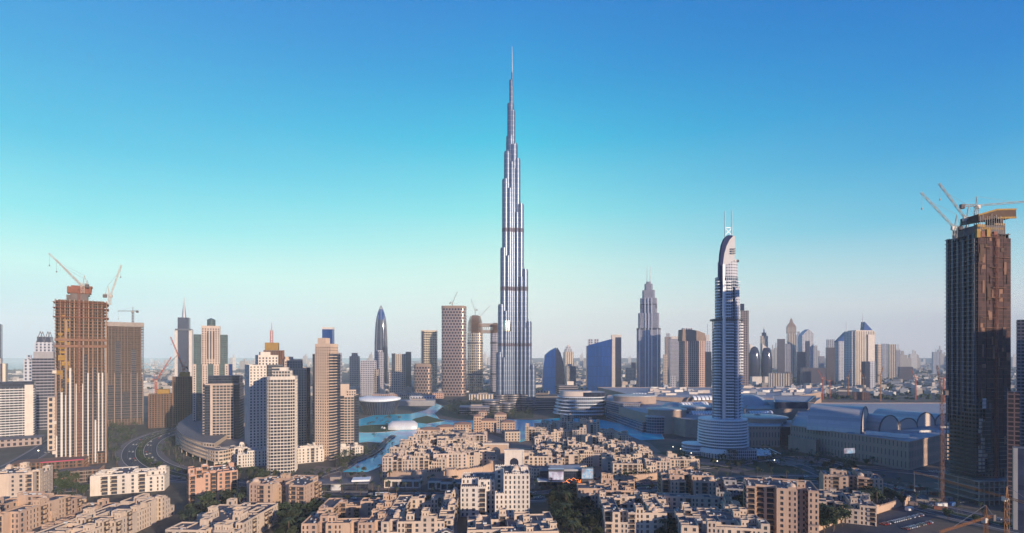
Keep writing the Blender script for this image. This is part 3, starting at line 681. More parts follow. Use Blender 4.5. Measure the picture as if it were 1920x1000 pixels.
rp = random.Random(17)
for i in range(70):
    z = RZ(rp.uniform(890, 450)); x = rp.uniform(-22, 22); c = rp.choice(('net','net','clad_dark','rust_slab','steel_dark','dark_panel') if z < RZ(720) else ('net','rust_slab','form_brown','rust_slab'))
    mb = MB(); mb.box(x, -23.6-rp.random()*.4, z, z+rp.choice((3.4,7,10.6)), rp.uniform(1.6,6), .3+rp.random()*.3); mb.build('loose_panel', M[c], t)
for i in range(26):
    z = RZ(880)+i*8.5
    if z < RZ(440): mb = MB(); mb.box(rp.uniform(-12,12), -24.6, z, z+.3, rp.uniform(6,22), 2.2, 0, bot=True); mb.build('edge_platform', M['rust_slab'], t)
hm_ = MB(); lattice(hm_, (1, -25.2, 0), (1, -25.2, RZ(440)), 2.2, 60, .3); hm_.build('hoist_mast', M['rust'], t)
crane('dark luffing crane at the corner of the netted tower, boom reaching out to the west', X(1790,RY+14), RY+14, RZ(445), RZ(421), 42, 183, 45, 'crane_grey', thick=.4, cj=6)
crane('tall grey luffing crane, longest steep boom over the yellow formwork', X(1812,RY+14), RY+14, RZ(436), RZ(404), 38, 178, 54, 'crane_grey', thick=.45, cj=8)
crane('hammerhead crane with long level jib reaching east over the netted tower', X(1831,RY+18), RY+18, RZ(420), RZ(377), 46, 2, 5, 'crane_grey', thick=.45, cj=14)
crane('free standing dark mast crane between the mall and the netted tower', X(1752,RY), RY-8, 0, RZ(735), 22, 80, 75, 'crane_brown', w=1.9, thick=.28, cj=6)
crane('amber tower crane near the road, long level jib crossing in front of the netted tower', X(1888,345), 345, 0, Z(937,345), 76, 92, 0, 'crane_yellow', w=1.7, thick=.24, cj=18)
crane('amber tower crane low by the excavation beneath its neighbour crane', X(1848,325), 325, 0, Z(975,325), 54, 208, 0, 'crane_yellow', w=1.7, thick=.24, cj=10)
# ---------------------------------------------------------------- fitting and window helpers
def fit(p0, p1, Y, rot, ratio=1.0):
    """width, depth and centre of a rotated box whose outline spans picture columns p0..p1 at centre distance Y"""
    w_ = (p1-p0)*Y/1000.0; cx = X((p0+p1)/2, Y)
    for _ in range(12):
        ps = [960+1000*x/y for x, y in rect(cx, Y, w_, w_*ratio, rot)]
        lo, hi = min(ps), max(ps); w_ *= (p1-p0)/(hi-lo); cx += ((p0+p1)/2-(lo+hi)/2)*Y/1000.0
    return cx, w_, w_*ratio
def pane_mesh():
    b = MB(); b.face([(-.5,0,-.5),(.5,0,-.5),(.5,0,.5),(-.5,0,.5)], 0, [(0,0),(1,0),(1,1),(0,1)])
    for x0, x1, z0, z1 in ((-.03,.03,-.5,.5),(-.5,.5,-.52,-.45),(-.5,.5,.45,.52),(-.5,-.45,-.45,.45),(.45,.5,-.45,.45)):
        b.face([(x0,-.04,z0),(x1,-.04,z0),(x1,-.04,z1),(x0,-.04,z1)], 1)
    me = bpy.data.meshes.new('window'); me.from_pydata(b.v, [], b.f); me.materials.append(M['glass_pane']); me.materials.append(M['frame'])
    me.polygons.foreach_set('material_index', b.m); me.uv_layers.new(name='UVMap').data.foreach_set('uv', [c for p in b.u for c in p]); return me
M['frame'] = plain('dark_window_frame', (.10,.075,.06), .6, var=.1)
M['glass_pane2'] = facade('tinted_window_glass', (.05,.06,.08), (.045,.05,.075), 3.0, 2.0, 1.2, 1.2, .1, .07, vary=.7, bumpy=False)
PANE = pane_mesh(); NWIN = [0]
def holes(mb, wins, a, b, z0, z1, bay, fh, ww, wh, dep=.35, m=0, sill=.5, zoff=0.0, skip=None):
    """wall a->b (outside on the right-hand side) with a grid of real window openings and their reveals"""
    ax, ay = a; L = math.hypot(b[0]-ax, b[1]-ay)
    if L < .3: return
    dx, dy = (b[0]-ax)/L, (b[1]-ay)/L; nx, ny = dy, -dx
    nb = max(1, round(L/bay)); bw = L/nb; nf = max(1, int((z1-z0)/fh+.01)); ww = min(ww, bw*.9)
    P = lambda s, z, o=0.0: (ax+dx*s-nx*o, ay+dy*s-ny*o, z)
    def q(s0, s1, za, zb):
        if s1-s0 > 1e-4 and zb-za > 1e-4: mb.face([P(s0,za),P(s1,za),P(s1,zb),P(s0,zb)], m, [(s0,za),(s1,za),(s1,zb),(s0,zb)])
    top = z0+nf*fh
    for i in range(nb):
        s0 = i*bw+(bw-ww)/2; s1 = s0+ww
        if skip and skip(i, nb): q(i*bw, (i+1)*bw, z0, z1); continue
        q(i*bw, s0, z0, z1); q(s1, (i+1)*bw, z0, z1); zp = z0
        for j in range(nf):
            za = z0+j*fh+(fh-wh)*sill; zb = za+wh
            q(s0, s1, zp, za); zp = zb
            mb.face([P(s0,za),P(s0,za,dep),P(s0,zb,dep),P(s0,zb)], m); mb.face([P(s1,za,dep),P(s1,za),P(s1,zb),P(s1,zb,dep)], m)
            mb.face([P(s0,za),P(s1,za),P(s1,za,dep),P(s0,za,dep)], m); mb.face([P(s0,zb,dep),P(s1,zb,dep),P(s1,zb),P(s0,zb)], m)
            wins.append((ax+dx*(s0+s1)/2-nx*dep, ay+dy*(s0+s1)/2-ny*dep, (za+zb)/2, dx, dy, ww, wh))
        q(s0, s1, zp, z1)
def put_windows(t, wins, limit=100, rest_mat='glass_pane2'):
    R = t.matrix_basis if False else Matrix.Translation(t.location) @ Matrix.Rotation(t.rotation_euler[2], 4, 'Z')
    vis, rest = [], []
    for w_ in wins:
        p = R @ Vector(w_[:3]); n = R.to_3x3() @ Vector((w_[4], -w_[3], 0)); c = Vector((0,0,HC))-p
        f = n.dot(c)/c.length
        (vis if f > .12 else rest).append((c.length/max(f, .12), w_))
    vis.sort(key=lambda e: e[0])
    for e in vis[:limit]:
        w_ = e[1]; o = bpy.data.objects.new('window', PANE); COL.objects.link(o); o.parent = t
        o.location = w_[:3]; o.rotation_euler = (0, 0, math.atan2(w_[4], w_[3])); o.scale = (w_[5], 1, w_[6]); NWIN[0] += 1
    rest += vis[limit:]
    if rest:
        mb = MB()
        for _, w_ in rest:
            x, y, z, dx, dy, a, h = w_; a /= 2; h /= 2
            mb.face([(x-dx*a,y-dy*a,z-h),(x+dx*a,y+dy*a,z-h),(x+dx*a,y+dy*a,z+h),(x-dx*a,y-dy*a,z+h)], 0, [(x-dx*a+y,z-h),(x+dx*a+y,z-h),(x+dx*a+y,z+h),(x-dx*a+y,z+h)])
        o = mb.build('window', M[rest_mat], t); o['kind'] = 'stuff'
def chamfer(w_, d, c):
    if c <= 0: return rect(0, 0, w_, d)
    x, y = w_/2, d/2
    return [(-x+c,-y),(x-c,-y),(x,-y+c),(x,y-c),(x-c,y),(-x+c,y),(-x,y-c),(-x,-y+c)]
def res_tower(label, p0, p1, ptop, Y, rot, wall, ratio=1.0, ch=0.0, fh=3.4, bay=3.4, ww=1.7, wh=1.9, modes=None, crown=(), base=0.0, limit=60, roof='roof_grey', name='residential_tower', glass='tow_glass', z0=0.0, cat='tower'):
    r = math.radians(rot); cx, w_, d = fit(p0, p1, Y, r, ratio); zt = Z(ptop, Y-d*.4)
    t = thing(name, label, cat, (cx, Y, 0), r); poly = chamfer(w_, d, ch*w_); modes = modes or {}
    mb = MB(); wins = []; gl = MB(); bl = []
    for i in range(len(poly)):
        a, b = poly[i], poly[(i+1) % len(poly)]; md = modes.get(i, 'win')
        if md == 'win': holes(mb, wins, a, b, z0, zt, bay, fh, ww, wh)
        elif md == 'glass': gl.wall(a, b, z0, zt)
        elif md == 'plain': mb.wall(a, b, z0, zt)
        elif isinstance(md, list):                                  # segments across the face: (fraction end, mode)
            f0 = 0.0; V = lambda f: (a[0]+(b[0]-a[0])*f, a[1]+(b[1]-a[1])*f)
            for f1, m2 in md:
                if m2 == 'win': holes(mb, wins, V(f0), V(f1), z0, zt, bay, fh, ww, wh)
                elif m2 == 'glass': gl.wall(V(f0), V(f1), z0, zt)
                elif m2 == 'plain': mb.wall(V(f0), V(f1), z0, zt)
                elif m2 == 'wide': holes(mb, wins, V(f0), V(f1), z0, zt, bay*1.15, fh, bay*.98, fh*.72, .6)
                elif m2 == 'balc': gl.wall(V(f0), V(f1), z0, zt); bl.append((V(f0), V(f1)))
                f0 = f1
        elif md == 'balc': gl.wall(a, b, z0, zt); bl.append((a, b))
        elif md == 'wide': holes(mb, wins, a, b, z0, zt, bay*1.15, fh, bay*.98, fh*.72, .6)
    mb.build('wall', M[wall], t)
    if gl.v: gl.build('glazing', M[glass], t)
    for a, b in bl:
        L = math.hypot(b[0]-a[0], b[1]-a[1]); dx, dy = (b[0]-a[0])/L, (b[1]-a[1])/L; nx, ny = dy, -dx; sb = MB()
        for j in range(int((zt-z0)/fh)):
            z = z0+j*fh
            sb.prism([(a[0]+nx*1.3, a[1]+ny*1.3), (b[0]+nx*1.3, b[1]+ny*1.3), (b[0]-nx*.3, b[1]-ny*.3), (a[0]-nx*.3, a[1]-ny*.3)], z, z+.95, 0, 0, True, True)
        sb.build('balcony_slab', M[wall], t)
    rf = MB(); s = .985; rf.face([(x*s, y*s, zt-.9) for x, y in poly], 0, [(x, y) for x, y in poly])
    rf.build('roof', M[roof], t)
    pp = MB(); n = len(poly)
    for i in range(n):
        a, b = poly[i], poly[(i+1) % n]; a2, b2 = (a[0]*s, a[1]*s), (b[0]*s, b[1]*s)
        pp.face([(a[0],a[1],zt),(b[0],b[1],zt),(b2[0],b2[1],zt),(a2[0],a2[1],zt)]); pp.face([(b2[0],b2[1],zt-.9),(a2[0],a2[1],zt-.9),(a2[0],a2[1],zt),(b2[0],b2[1],zt)])
    pp.build('parapet', M[wall], t)
    for c in crown:                                                  # (x, y, w, d as fractions of w and d; pixel top; mode)
        fx, fy, fw, fd, pt, md = c[:6]; zz = Z(pt, Y+fy*d-fd*d*.4); pl = rect(fx*w_, fy*d, fw*w_, fd*d); zb = c[6] if len(c) > 6 else zt-.9
        if md == 'win':
            cb = MB()
            for i in range(4): holes(cb, wins, pl[i], pl[(i+1) % 4], zb, zz, bay, fh, ww, wh)
            cb.face([(x, y, zz) for x, y in pl], 1); cb.build('crown_block', [M[wall], M[roof]], t)
        else:
            cb = MB(); cb.prism(pl, zb, zz, 0, 1); cb.build('crown_block', [M[glass if md == 'glass' else wall], M[roof]], t)
    put_windows(t, wins, limit); return t, w_, d, zt
M['beige'] = plaster('beige_render', (.60,.48,.42))
M['beige2'] = plaster('warm_beige_render', (.64,.48,.38))
M['cream'] = plaster('cream_render', (.72,.64,.58))
M['rose'] = plaster('rose_sandstone_render', (.55,.33,.25))
M['sand'] = plaster('sand_render', (.55,.39,.30))
M['sand2'] = plaster('pale_sand_render', (.63,.50,.41))
M['brown'] = plaster('brown_stone', (.34,.25,.21))
M['grey'] = plaster('grey_render', (.36,.35,.38))
M['tow_glass'] = facade('blue_black_curtain_wall', (.07,.08,.11), (.025,.035,.06), 3.4, 1.7, .9, .82, .3, .08, vary=.5, bumpy=False)
M['green_glass'] = facade('green_curtain_wall', (.12,.15,.15), (.06,.10,.11), 3.4, 1.7, .9, .82, .3, .08, vary=.4, bumpy=False)
M['slat_white'] = facade('white_slab_bands', (.68,.66,.66), (.035,.04,.06), 3.6, 4.5, .93, .62, .6, .1, hstripe=False)

# ---------------------------------------------------------------- residential towers west of the lagoon
res_tower('beige tower with pale shaded flank and stepped roof block behind the white gridded tower', 459, 531, 684, 645, 34, 'cream', 1.0, modes={0:[(.5,'win'),(.66,'glass'),(1,'balc')]}, crown=[(.1,.1,.6,.6,666,'win'),(.05,.15,.3,.3,660,'plain')])
res_tower('cream tower with large white gridded window bays and a dish on its stepped top', 499, 559, 706, 572, 14, 'cream', .95, ch=.14, bay=3.0, ww=2.3, wh=2.4, fh=3.3, modes={0:'wide',1:'wide',7:'win',6:'win'}, crown=[(0,.05,.62,.62,695,'win'),(.05,.1,.3,.35,689,'plain')], limit=100)
res_tower('warm beige tower seen between two cream towers with dark glass corner', 527, 582, 690, 735, 30, 'beige2', .9, modes={1:'glass',0:[(.15,'glass'),(.85,'win'),(1,'glass')]}, crown=[(-.1,.1,.7,.6,674,'win'),(-.25,.1,.3,.3,669,'plain')])
res_tower('tallest beige tower of the west bank with square windows and dark curved corner', 583, 641, 664, 645, -12, 'beige2', .9, ch=.12, bay=3.0, ww=1.5, wh=1.8, modes={0:[(.1,'glass'),(1,'win')],1:'balc',2:[(.45,'balc'),(1,'glass')],7:'glass'}, crown=[(-.05,.1,.78,.7,645,'win'),(-.22,.15,.4,.4,634,'plain')], limit=100)
res_tower('slim pale tower with open corner balconies right at the lagoon edge', 636, 673, 742, 692, 16, 'beige', 1.0, modes={0:[(.25,'balc'),(.75,'wide'),(1,'glass')],1:'glass'}, crown=[(-.25,.2,.5,.6,720,'plain'),(.1,.1,.5,.5,731,'win')])
t, w_, d, zt = res_tower('wide crowned beige tower with green glass wings and lantern on top', 361, 429, 683, 850, 27, 'beige', .7, fh=3.6, modes={0:[(.1,'win'),(.26,'glass'),(.42,'win'),(.58,'glass'),(.74,'win'),(.9,'glass'),(1,'win')]}, glass='green_glass')
for (fx, fw, p, mm) in ((-.37,.22,628,'green_glass'),(.37,.22,628,'green_glass')):
    mb = MB(); mb.box(fx*w_, 0, zt-.9, Z(p,850), fw*w_, d*.7, 0, 0, 1); mb.build('glass_wing', [M[mm], M['roof_grey']], t)
mb = MB(); wins = []
for i in range(4):
    pl = rect(0, -.02*d, .52*w_, .8*d); holes(mb, wins, pl[i], pl[(i+1) % 4], zt-.9, Z(612,850), 3.6, 3.6, 1.8, 1.9)
mb.face([(x, y, Z(612,850)) for x, y in pl]); mb.build('crown_block', M['beige'], t); put_windows(t, wins, 40)
for x in (-.085, .0, .085): mb = MB(); mb.box(x*w_, -.43*d, zt+8, Z(622,850), .035*w_, 1.2, 0, 0); mb.build('glazed_strip', M['tow_glass'], t)
mb = MB(); mb.cyl(0, 0, Z(612,850), Z(600,850), 6, n=8); mb.cyl(0, 0, Z(600,850), Z(597,850), 6.4, 1, n=8); mb.build('lantern', M['green_glass'], t)
# tower with dark glass penthouse over a curved podium
t, w_, d, zt = res_tower('grey beige tower with dark glass penthouse rising from the curved podium', 380, 457, 720, 690, 16, 'beige', .62, bay=3.6, ww=2.5, wh=2.3, fh=3.6, modes={0:[(.05,'balc'),(.2,'glass'),(.26,'plain'),(.84,'wide'),(1,'glass')],1:'glass'}, crown=[(.05,.05,.86,.8,705,'glass')], limit=100)
mb = MB(); mb.box(.02*w_, -d*.5-.9, zt-1.2, zt+.4, w_*.9, 3.0, 0, 0); mb.build('roof_beam', M['beige'], t)
pdm = thing('curved_podium', 'sweeping curved podium with stacked window bands under the grey beige tower', 'podium', (0, 0, 0))
def podium(rows, z0, z1, nm, inset=0.0):
    P = [Vector(G(*p)) for p in rows]; C = Vector(G(400, 820))
    P = [p+(C-p).normalized()*inset for p in catmull(P, 5)]; mb = MB(); wins = []
    for i in range(len(P)-1): holes(mb, wins, tuple(P[i]), tuple(P[i+1]), z0, z1, 4.2, (z1-z0)/max(1, round((z1-z0)/4.2)), 3.3, 2.3, .5)
    bk = [tuple(P[-1]), G(470, 812), G(360, 800)]; pts = [tuple(p) for p in P]+bk[1:]
    for i in range(len(P)-1, len(pts)): mb.wall(pts[i % len(pts)], pts[(i+1) % len(pts)], z0, z1)
    mb.face([(x, y, z1) for x, y in pts], 1); mb.build(nm, [M['sand2'], M['roof_grey']], pdm); put_windows(pdm, wins, 45)
    for i in range(len(P)-1):
        pass
    return P
podium([(330,822),(330,838),(345,852),(375,866),(410,875),(455,864)], 5, 17.6, 'lower_storey')
podium([(330,822),(330,838),(345,852),(375,866),(402,870)], 17.8, 23.2, 'upper_storey', 3.0)
P = catmull([Vector(G(*p)) for p in [(330,838),(345,852),(375,866),(410,875),(455,864)]], 5)
for p in P[::2]:
    mb = MB(); mb.cyl(p.x, p.y, 0, 5, .5, n=6); mb.build('arcade_column', M['sand2'], pdm)

# ---------------------------------------------------------------- far west group
def slab_tower(label, p0, p1, ptop, Y, rot, mat, ratio=.8, name='office_tower', roof='roof_grey', extra=(), cat='tower', group=None, z0=0.0):
    """glazed or gridded block; extra: (name, fx, fy, fw, fd, ptop, material)"""
    r = math.radians(rot); cx, w_, d = fit(p0, p1, Y, r, ratio); zt = Z(ptop, Y)
    t = thing(name, label, cat, (cx, Y, 0), r, group)
    mb = MB(); mb.box(0, 0, z0, zt, w_, d, 0, 0, 1); mb.build('wall', [M[mat], M[roof]], t)
    for e in extra:
        nm, fx, fy, fw, fd, pt, m2 = e[:7]; zb = Z(e[7], Y) if len(e) > 7 else zt
        mb = MB(); mb.box(fx*w_, fy*d, zb, Z(pt, Y), fw*w_, fd*d, 0, 0, 1, bot=len(e) > 7); mb.build(nm, [M[m2], M[roof]], t)
    return t, w_, d, zt
M['f_bands'] = facade('dark_banded_glazing', (.30,.28,.33), (.03,.035,.06), 5.0, 5.0, .96, .62, .6, .1)
M['f_brown'] = facade('brown_tower_grid', (.36,.28,.26), (.03,.03,.05), 6.4, 6.0, .5, .6)
M['f_beige'] = facade('beige_tower_grid', (.60,.48,.40), (.035,.04,.07), 7.0, 6.4, .5, .6)
M['f_pale'] = facade('pale_tower_grid', (.56,.56,.62), (.05,.07,.13), 7.0, 7.5, .45, .66)
M['f_blue'] = facade('blue_glass_curtain', (.01,.04,.14), (.012,.085,.32), 30, 4.0, .8, .97, .2, .08, .2, .25, vary=.25, bumpy=False)
M['f_navy'] = facade('navy_glass_curtain', (.08,.09,.14), (.03,.04,.08), 3.8, 1.9, .92, .9, .2, .06, .2, .3, vary=.5, bumpy=False)
M['f_grid'] = facade('fine_grey_grid', (.46,.44,.50), (.035,.045,.09), 6.0, 5.2, .58, .62)
M['f_vert'] = facade('vertical_ribbed_wall', (.74,.62,.50), (.06,.07,.12), 3.6, 8.0, .42, .9, vstripe=True)
M['f_gold'] = facade('amber_mirror_curtain', (.85,.70,.52), (.62,.50,.38), 9.0, 7.0, .86, .8, .35, .12, .5, .9, vary=.2)
M['f_lattice'] = facade('woven_lattice_wall', (.42,.31,.28), (.03,.03,.06), 9.0, 9.0, .62, .6, .3, .1, .4, .2, stagger=True)
M['f_dark'] = facade('dim_slab_grid', (.19,.17,.21), (.035,.035,.055), 3.6, 3.2, .8, .62)
M['f_rusty'] = facade('rusty_open_frame', (.26,.15,.13), (.05,.035,.04), 3.6, 4.0, .8, .72)
slab_tower('white slab hotel with dark horizontal window bands and dark penthouse', -40, 68, 727, 765, 36, 'slat_white', .35, extra=[('penthouse',.0,0,.98,.9,716,'f_navy'),('side_pier',.40,-.5,.16,.12,722,'cream',850)])
slab_tower('brown stone podium with tall openings below the white slab hotel', -60, 84, 822, 735, 36, 'f_brown', .5, name='podium_block', cat='podium')
slab_tower('dark banded tower with flat top beside the rust brown unfinished tower', 60, 108, 672, 905, 30, 'f_bands', .8, extra=[('plant_room',0,0,.9,.9,660,'grey')])
t, w_, d, zt = slab_tower('distant tower with zigzag crown of steel triangles above the dark banded tower', 65, 104, 642, 1300, 30, 'f_pale', .8, extra=[('crown_block',0,0,.8,.8,632,'f_navy')])
mb = MB()
for i in range(2):
    x = -.42*w_+i*.42*w_
    for y in (-.4*d, .4*d): mb.beam((x,y,Z(642,1300)),(x+.21*w_,y,Z(622,1300)),1.3); mb.beam((x+.21*w_,y,Z(622,1300)),(x+.42*w_,y,Z(642,1300)),1.3)
mb.build('crown_truss', M['steel_dark'], t)
slab_tower('slender pale block with stepped top behind the dark banded tower', 44, 62, 674, 1150, 30, 'f_pale', .8, extra=[('penthouse',.1,0,.5,.7,666,'f_pale')])
slab_tower('slim curved beige tower beside the base of the rust brown unfinished tower', 89, 108, 745, 700, 36, 'f_beige', .8)
slab_tower('very tall dark tower cut off by the western edge of the view', -30, 5, 608, 1500, 36, 'f_navy', .8)
slab_tower('pale and dark striped tower above the penthouse of the white slab hotel', -14, 15, 682, 1000, 30, 'f_vert', .8, extra=[('penthouse',-.2,0,.6,.9,672,'cream')])
for (p0, p1, pt, Y, lab) in ((278,325,738,930,'low brown unfinished block with yellow formwork west of the crowned tower'),(323,362,706,980,'taller brown unfinished block half hidden by the crowned beige tower')):
    r = math.radians(30); cx, w_, d = fit(p0, p1, Y, r, .8); t = thing('unfinished_block', lab, 'building under construction', (cx, Y, 0), r)
    frame_tower(t, 0, 0, w_, d, 0, Z(pt, Y), 3.5, 8, 5, 'rust_slab', 'rust_slab', 'concrete_dark')
    mb = MB(); mb.box(.1*w_, 0, Z(pt, Y), Z(pt-8, Y), w_*.5, d*.7); mb.build('climbing_formwork', M['yellow'], t)
crane('thin red luffing crane over the low brown unfinished block', X(292,930), 930, Z(738,930), Z(715,930), 48, 10, 60, 'crane_red', thick=.5, cj=6)
crane('grey luffing crane leaning west over the low brown unfinished block', X(300,940), 940, Z(738,940), Z(700,940), 40, 20, 50, 'crane_grey', thick=.5, cj=6)
crane('red luffing crane leaning across the twin slab tower with needle', X(344,985), 985, Z(700,985), Z(690,985), 62, 170, 65, 'crane_red', thick=.6, cj=8)
t, w_, d, zt = slab_tower('far glass tower between white slabs with a tall needle spire', 333, 357, 596, 2100, 20, 'f_navy', .7, extra=[('white_slab',-.62,0,.3,1.0,619,'cream',900),('white_slab',.62,0,.3,1.0,619,'cream',900),('side_ledge',0,-.1,1.4,1.2,617,'steel_dark',620)])
mb = MB(); mb.cyl(0,0,zt,Z(575,2100),8,4,n=8); mb.cyl(0,0,Z(575,2100),Z(557,2100),3,.6,n=6); mb.build('spire', M['steel'], t)
slab_tower('small glass office block at the shoulder of the crowned beige tower', 424, 436, 683, 1000, 10, 'f_blue', .8)
t = thing('unfinished_tower', 'dark unfinished tower with yellow formwork and red lattice mast behind the beige towers', 'tower under construction', (X(514,1150), 1150, 0), .3)
frame_tower(t, 0, 0, 38, 30, 0, Z(657,1150), 3.6, 8, 5, 'rust', 'rust', 'concrete_dark')
mb = MB(); mb.box(-4,0,Z(657,1150),Z(643,1150),26,22); mb.build('climbing_formwork', M['yellow'], t)
mb = MB(); lattice(mb, (-5,0,Z(645,1150)), (-5,0,Z(620,1150)), 5, 6, .9); mb.beam((-5,0,Z(620,1150)),(-5,0,Z(605,1150)),1.2,0,.5); mb.build('lattice_mast', M['crane_red'], t)
slab_tower('glass topped tower just behind the tallest beige tower of the west bank', 604, 627, 616, 1200, 5, 'f_blue', .8, extra=[('crown_frame',0,0,1.04,1.04,614,'cream',618)])
slab_tower('grey balcony tower just behind and east of the tallest beige tower', 620, 641, 662, 850, 10, 'f_grid', .9)
# ---------------------------------------------------------------- mid distance towers round the lagoon
def round_tower(label, p0, p1, ptop, Y, mat, rx, ry, sq=3.4, roof='roof_grey', name='office_tower', cat='tower', extra=()):
    w_ = (p1-p0)*Y/1000.0; t = thing(name, label, cat, (X((p0+p1)/2, Y), Y, 0), math.atan2(-X((p0+p1)/2, Y), Y)*-0.0)
    mb = MB(); mb.loft([[(x, y, z) for x, y in lens(w_/2, w_/2*ry, 0, sq, 40)] for z in (0, Z(ptop, Y))], 0, True, True, 1); mb.build('wall', [M[mat], M[roof]], t)
    return t, w_
slab_tower('small beige tower with pyramid cap west of the dark needle topped tower', 655, 675, 668, 1900, 10, 'f_beige', .8, extra=[('cap',0,0,.6,.6,662,'f_beige')])
slab_tower('pale finely gridded block beside the opera house', 676, 706, 676, 1650, 16, 'f_grid', .5, extra=[('side_wing',.52,-.05,.34,.9,692,'f_beige',745)])
slab_tower('pale tower with stepped shoulders in front of the dark needle topped tower', 702, 720, 660, 1800, 12, 'f_grid', .8, extra=[('shoulder',0,0,.7,.7,657,'f_pale')])
SY = 2300.0
t = thing('bullet_tower', 'dark blue bullet shaped tower narrowing to a pointed open steel crown', 'skyscraper', (X(714.5,SY), SY, 0))
k2 = SY/1000.0
def bring(hw, py, sq=2.6): return [(x, y, Z(py,SY)) for x, y in lens(hw*k2, hw*k2*.8, 0, sq, 20)]
mb = MB(); mb.loft([bring(11.6,720), bring(11.2,655), bring(10.0,618), bring(8.2,600)], 0, True, True); mb.build('wall', M['f_navy'], t)
mb = MB(); mb.loft([bring(8.2,600), bring(6.5,588), bring(3.6,580)], 0, True, True); mb.build('glass_crown', M['f_blue'], t)
for i in range(8):
    a = 2*math.pi*i/8+.2; mb = MB(); R = lambda h: (h*k2*math.cos(a), h*.8*k2*math.sin(a))
    pr = [(11.9,690),(11.4,640),(10.2,612),(8.3,597),(5.0,584),(.4,573)]
    for (h0,y0),(h1,y1) in zip(pr, pr[1:]): mb.beam((*R(h0),Z(y0,SY)),(*R(h1),Z(y1,SY)),2.2)
    mb.build('crown_rib', M['steel'], t)
slab_tower('narrow pale gridded tower in front of the amber and green office block', 729, 751, 697, 1600, 14, 'f_beige', .8)
slab_tower('beige and green glass office block with dark side', 735, 770, 664, 1850, 12, 'f_beige', .6, extra=[('green_wing',.38,-.1,.3,1.0,660,'green_glass',735),('side_wing',-.42,-.08,.2,1.0,663,'tow_glass',735)])
slab_tower('amber mirror glass tower catching the sun beside its dark blue flank', 789, 820, 621, 2050, 14, 'f_gold', .7, extra=[('dark_flank',-.44,-.06,.14,1.0,622,'f_navy',735),('parapet_wall',0,0,1.02,1.02,619.5,'cream')])
t, w_ = round_tower('short oval woven lattice block with red brown cap', 777, 810, 688, 1690, 'f_lattice', 1, .7, 3.6)
mb = MB(); mb.loft([[(x, y, z) for x, y in lens(w_/2*f, w_/2*.7*f, 0, 3.6, 40)] for f, z in ((1,Z(688,1690)),(.97,Z(684,1690)),(.8,Z(682,1690)))], 0, True, True); mb.build('cap', M['brown'], t)
t, w_ = round_tower('tall woven lattice tower with rounded corners and a crane on top', 829, 874, 580, 1660, 'f_lattice', 1, .8, 5.0)
mb = MB(); mb.prism(lens(w_/2*1.01, w_/2*.81, 0, 5.0, 40), Z(580,1660), Z(575,1660), 0); mb.build('cap', M['brown'], t)
crane('thin grey luffing crane on the roof of the woven lattice tower', X(848,1660), 1660, Z(575,1660), Z(569,1660), 38, 0, 68, 'crane_grey', thick=.7, cj=8)
# twin towers carrying a bridge
t = thing('bridge_linked_towers', 'pair of rounded unfinished towers joined high up by an open bridge beside the tallest tower', 'skyscraper', (X(905,1850), 1850, 0))
kk = 1.85
for (px, pt, hw) in ((891,592,14.5),(929,606,9.5)):
    mb = MB(); x0 = (px-905)*kk; mb.loft([[(x+x0, y, z) for x, y in lens(hw*kk, 22, 0, 3.0, 30)] for z in (0, Z(625,1850))], 0, True, True); mb.build('tower_shaft', M['f_gold' if px < 900 else 'f_grid'], t)
    sb = MB()
    n = int((Z(pt,1850)-Z(625,1850))/4)
    for i in range(n):
        f = 1-.4*(i/n)**3 if px < 900 else 1; sb.prism([(x+x0, y) for x, y in lens(hw*kk*f, 22*f, 0, 3.0, 24)], Z(625,1850)+i*4, Z(625,1850)+i*4+1.2, 0, 0, True, True)
    sb.build('open_floor', M['rust_slab'], t)
    cb = MB(); cb.box(x0, 0, Z(625,1850), Z(pt,1850), hw*1.5, 26); cb.build('core', M['concrete_dark'], t)
    for p in (642, 700): bd = MB(); bd.prism([(x+x0, y) for x, y in lens(hw*kk+.8, 22.8, 0, 3.0, 30)], Z(p+3,1850), Z(p,1850), 0, 0, True, True); bd.build('floor_band', M['steel_dark'], t)
mb = MB(); mb.box(5*kk, 0, Z(625,1850), Z(619.5,1850), 52*kk, 24, bot=True); mb.box(5*kk, 0, Z(613,1850), Z(607,1850), 50*kk, 22, bot=True)
for i in range(15): mb.beam((-22*kk+i*4*kk,-10,Z(620,1850)),(-20*kk+i*4*kk,-10,Z(612,1850)),1.6)
mb.build('sky_bridge', M['concrete'], t)
crane('thin grey luffing crane leaning east over the bridge linked towers', X(891,1850), 1850, Z(592,1850), Z(582,1850), 40, 180, 70, 'crane_grey', thick=.7, cj=7)
crane('thin grey crane with raised boom between the bridge linked towers', X(900,1860), 1860, Z(600,1860), Z(594,1860), 50, 10, 48, 'crane_grey', thick=.7, cj=7)
# east of the tallest tower
DY = 1550.0
t = thing('curved_blade_tower', 'dark glass tower of two curved blades meeting in a pointed ridge', 'office tower', (X(1037,DY), DY, 0))
kd = DY/1000.0
def blade(P, y0, y1, mat, nm):
    mb = MB(); extrude_y(mb, [((a-1037)*kd, Z(b,DY)) for a, b in P], y0, y1); mb.build(nm, M[mat], t)
blade([(1017,745),(1040,745),(1041,700),(1041,652),(1030,658),(1021,666),(1017.5,690),(1016.5,715)][::-1][::-1], -24, 14, 'f_blue', 'west_blade')
blade([(1038,745),(1058,745),(1057.5,705),(1055,680),(1050,662),(1044,652),(1039,662),(1037,690)], -20, 20, 'f_navy', 'east_blade')
t, w_, d, zt = slab_tower('pale stone tower with ornate stepped pyramid crown east of the dark blade tower', 1056, 1075, 660, 2300, 8, 'f_vert', .9, extra=[('crown_step',0,0,.75,.75,655,'f_pale'),('crown_step',0,0,.5,.5,650,'f_pale',655)])
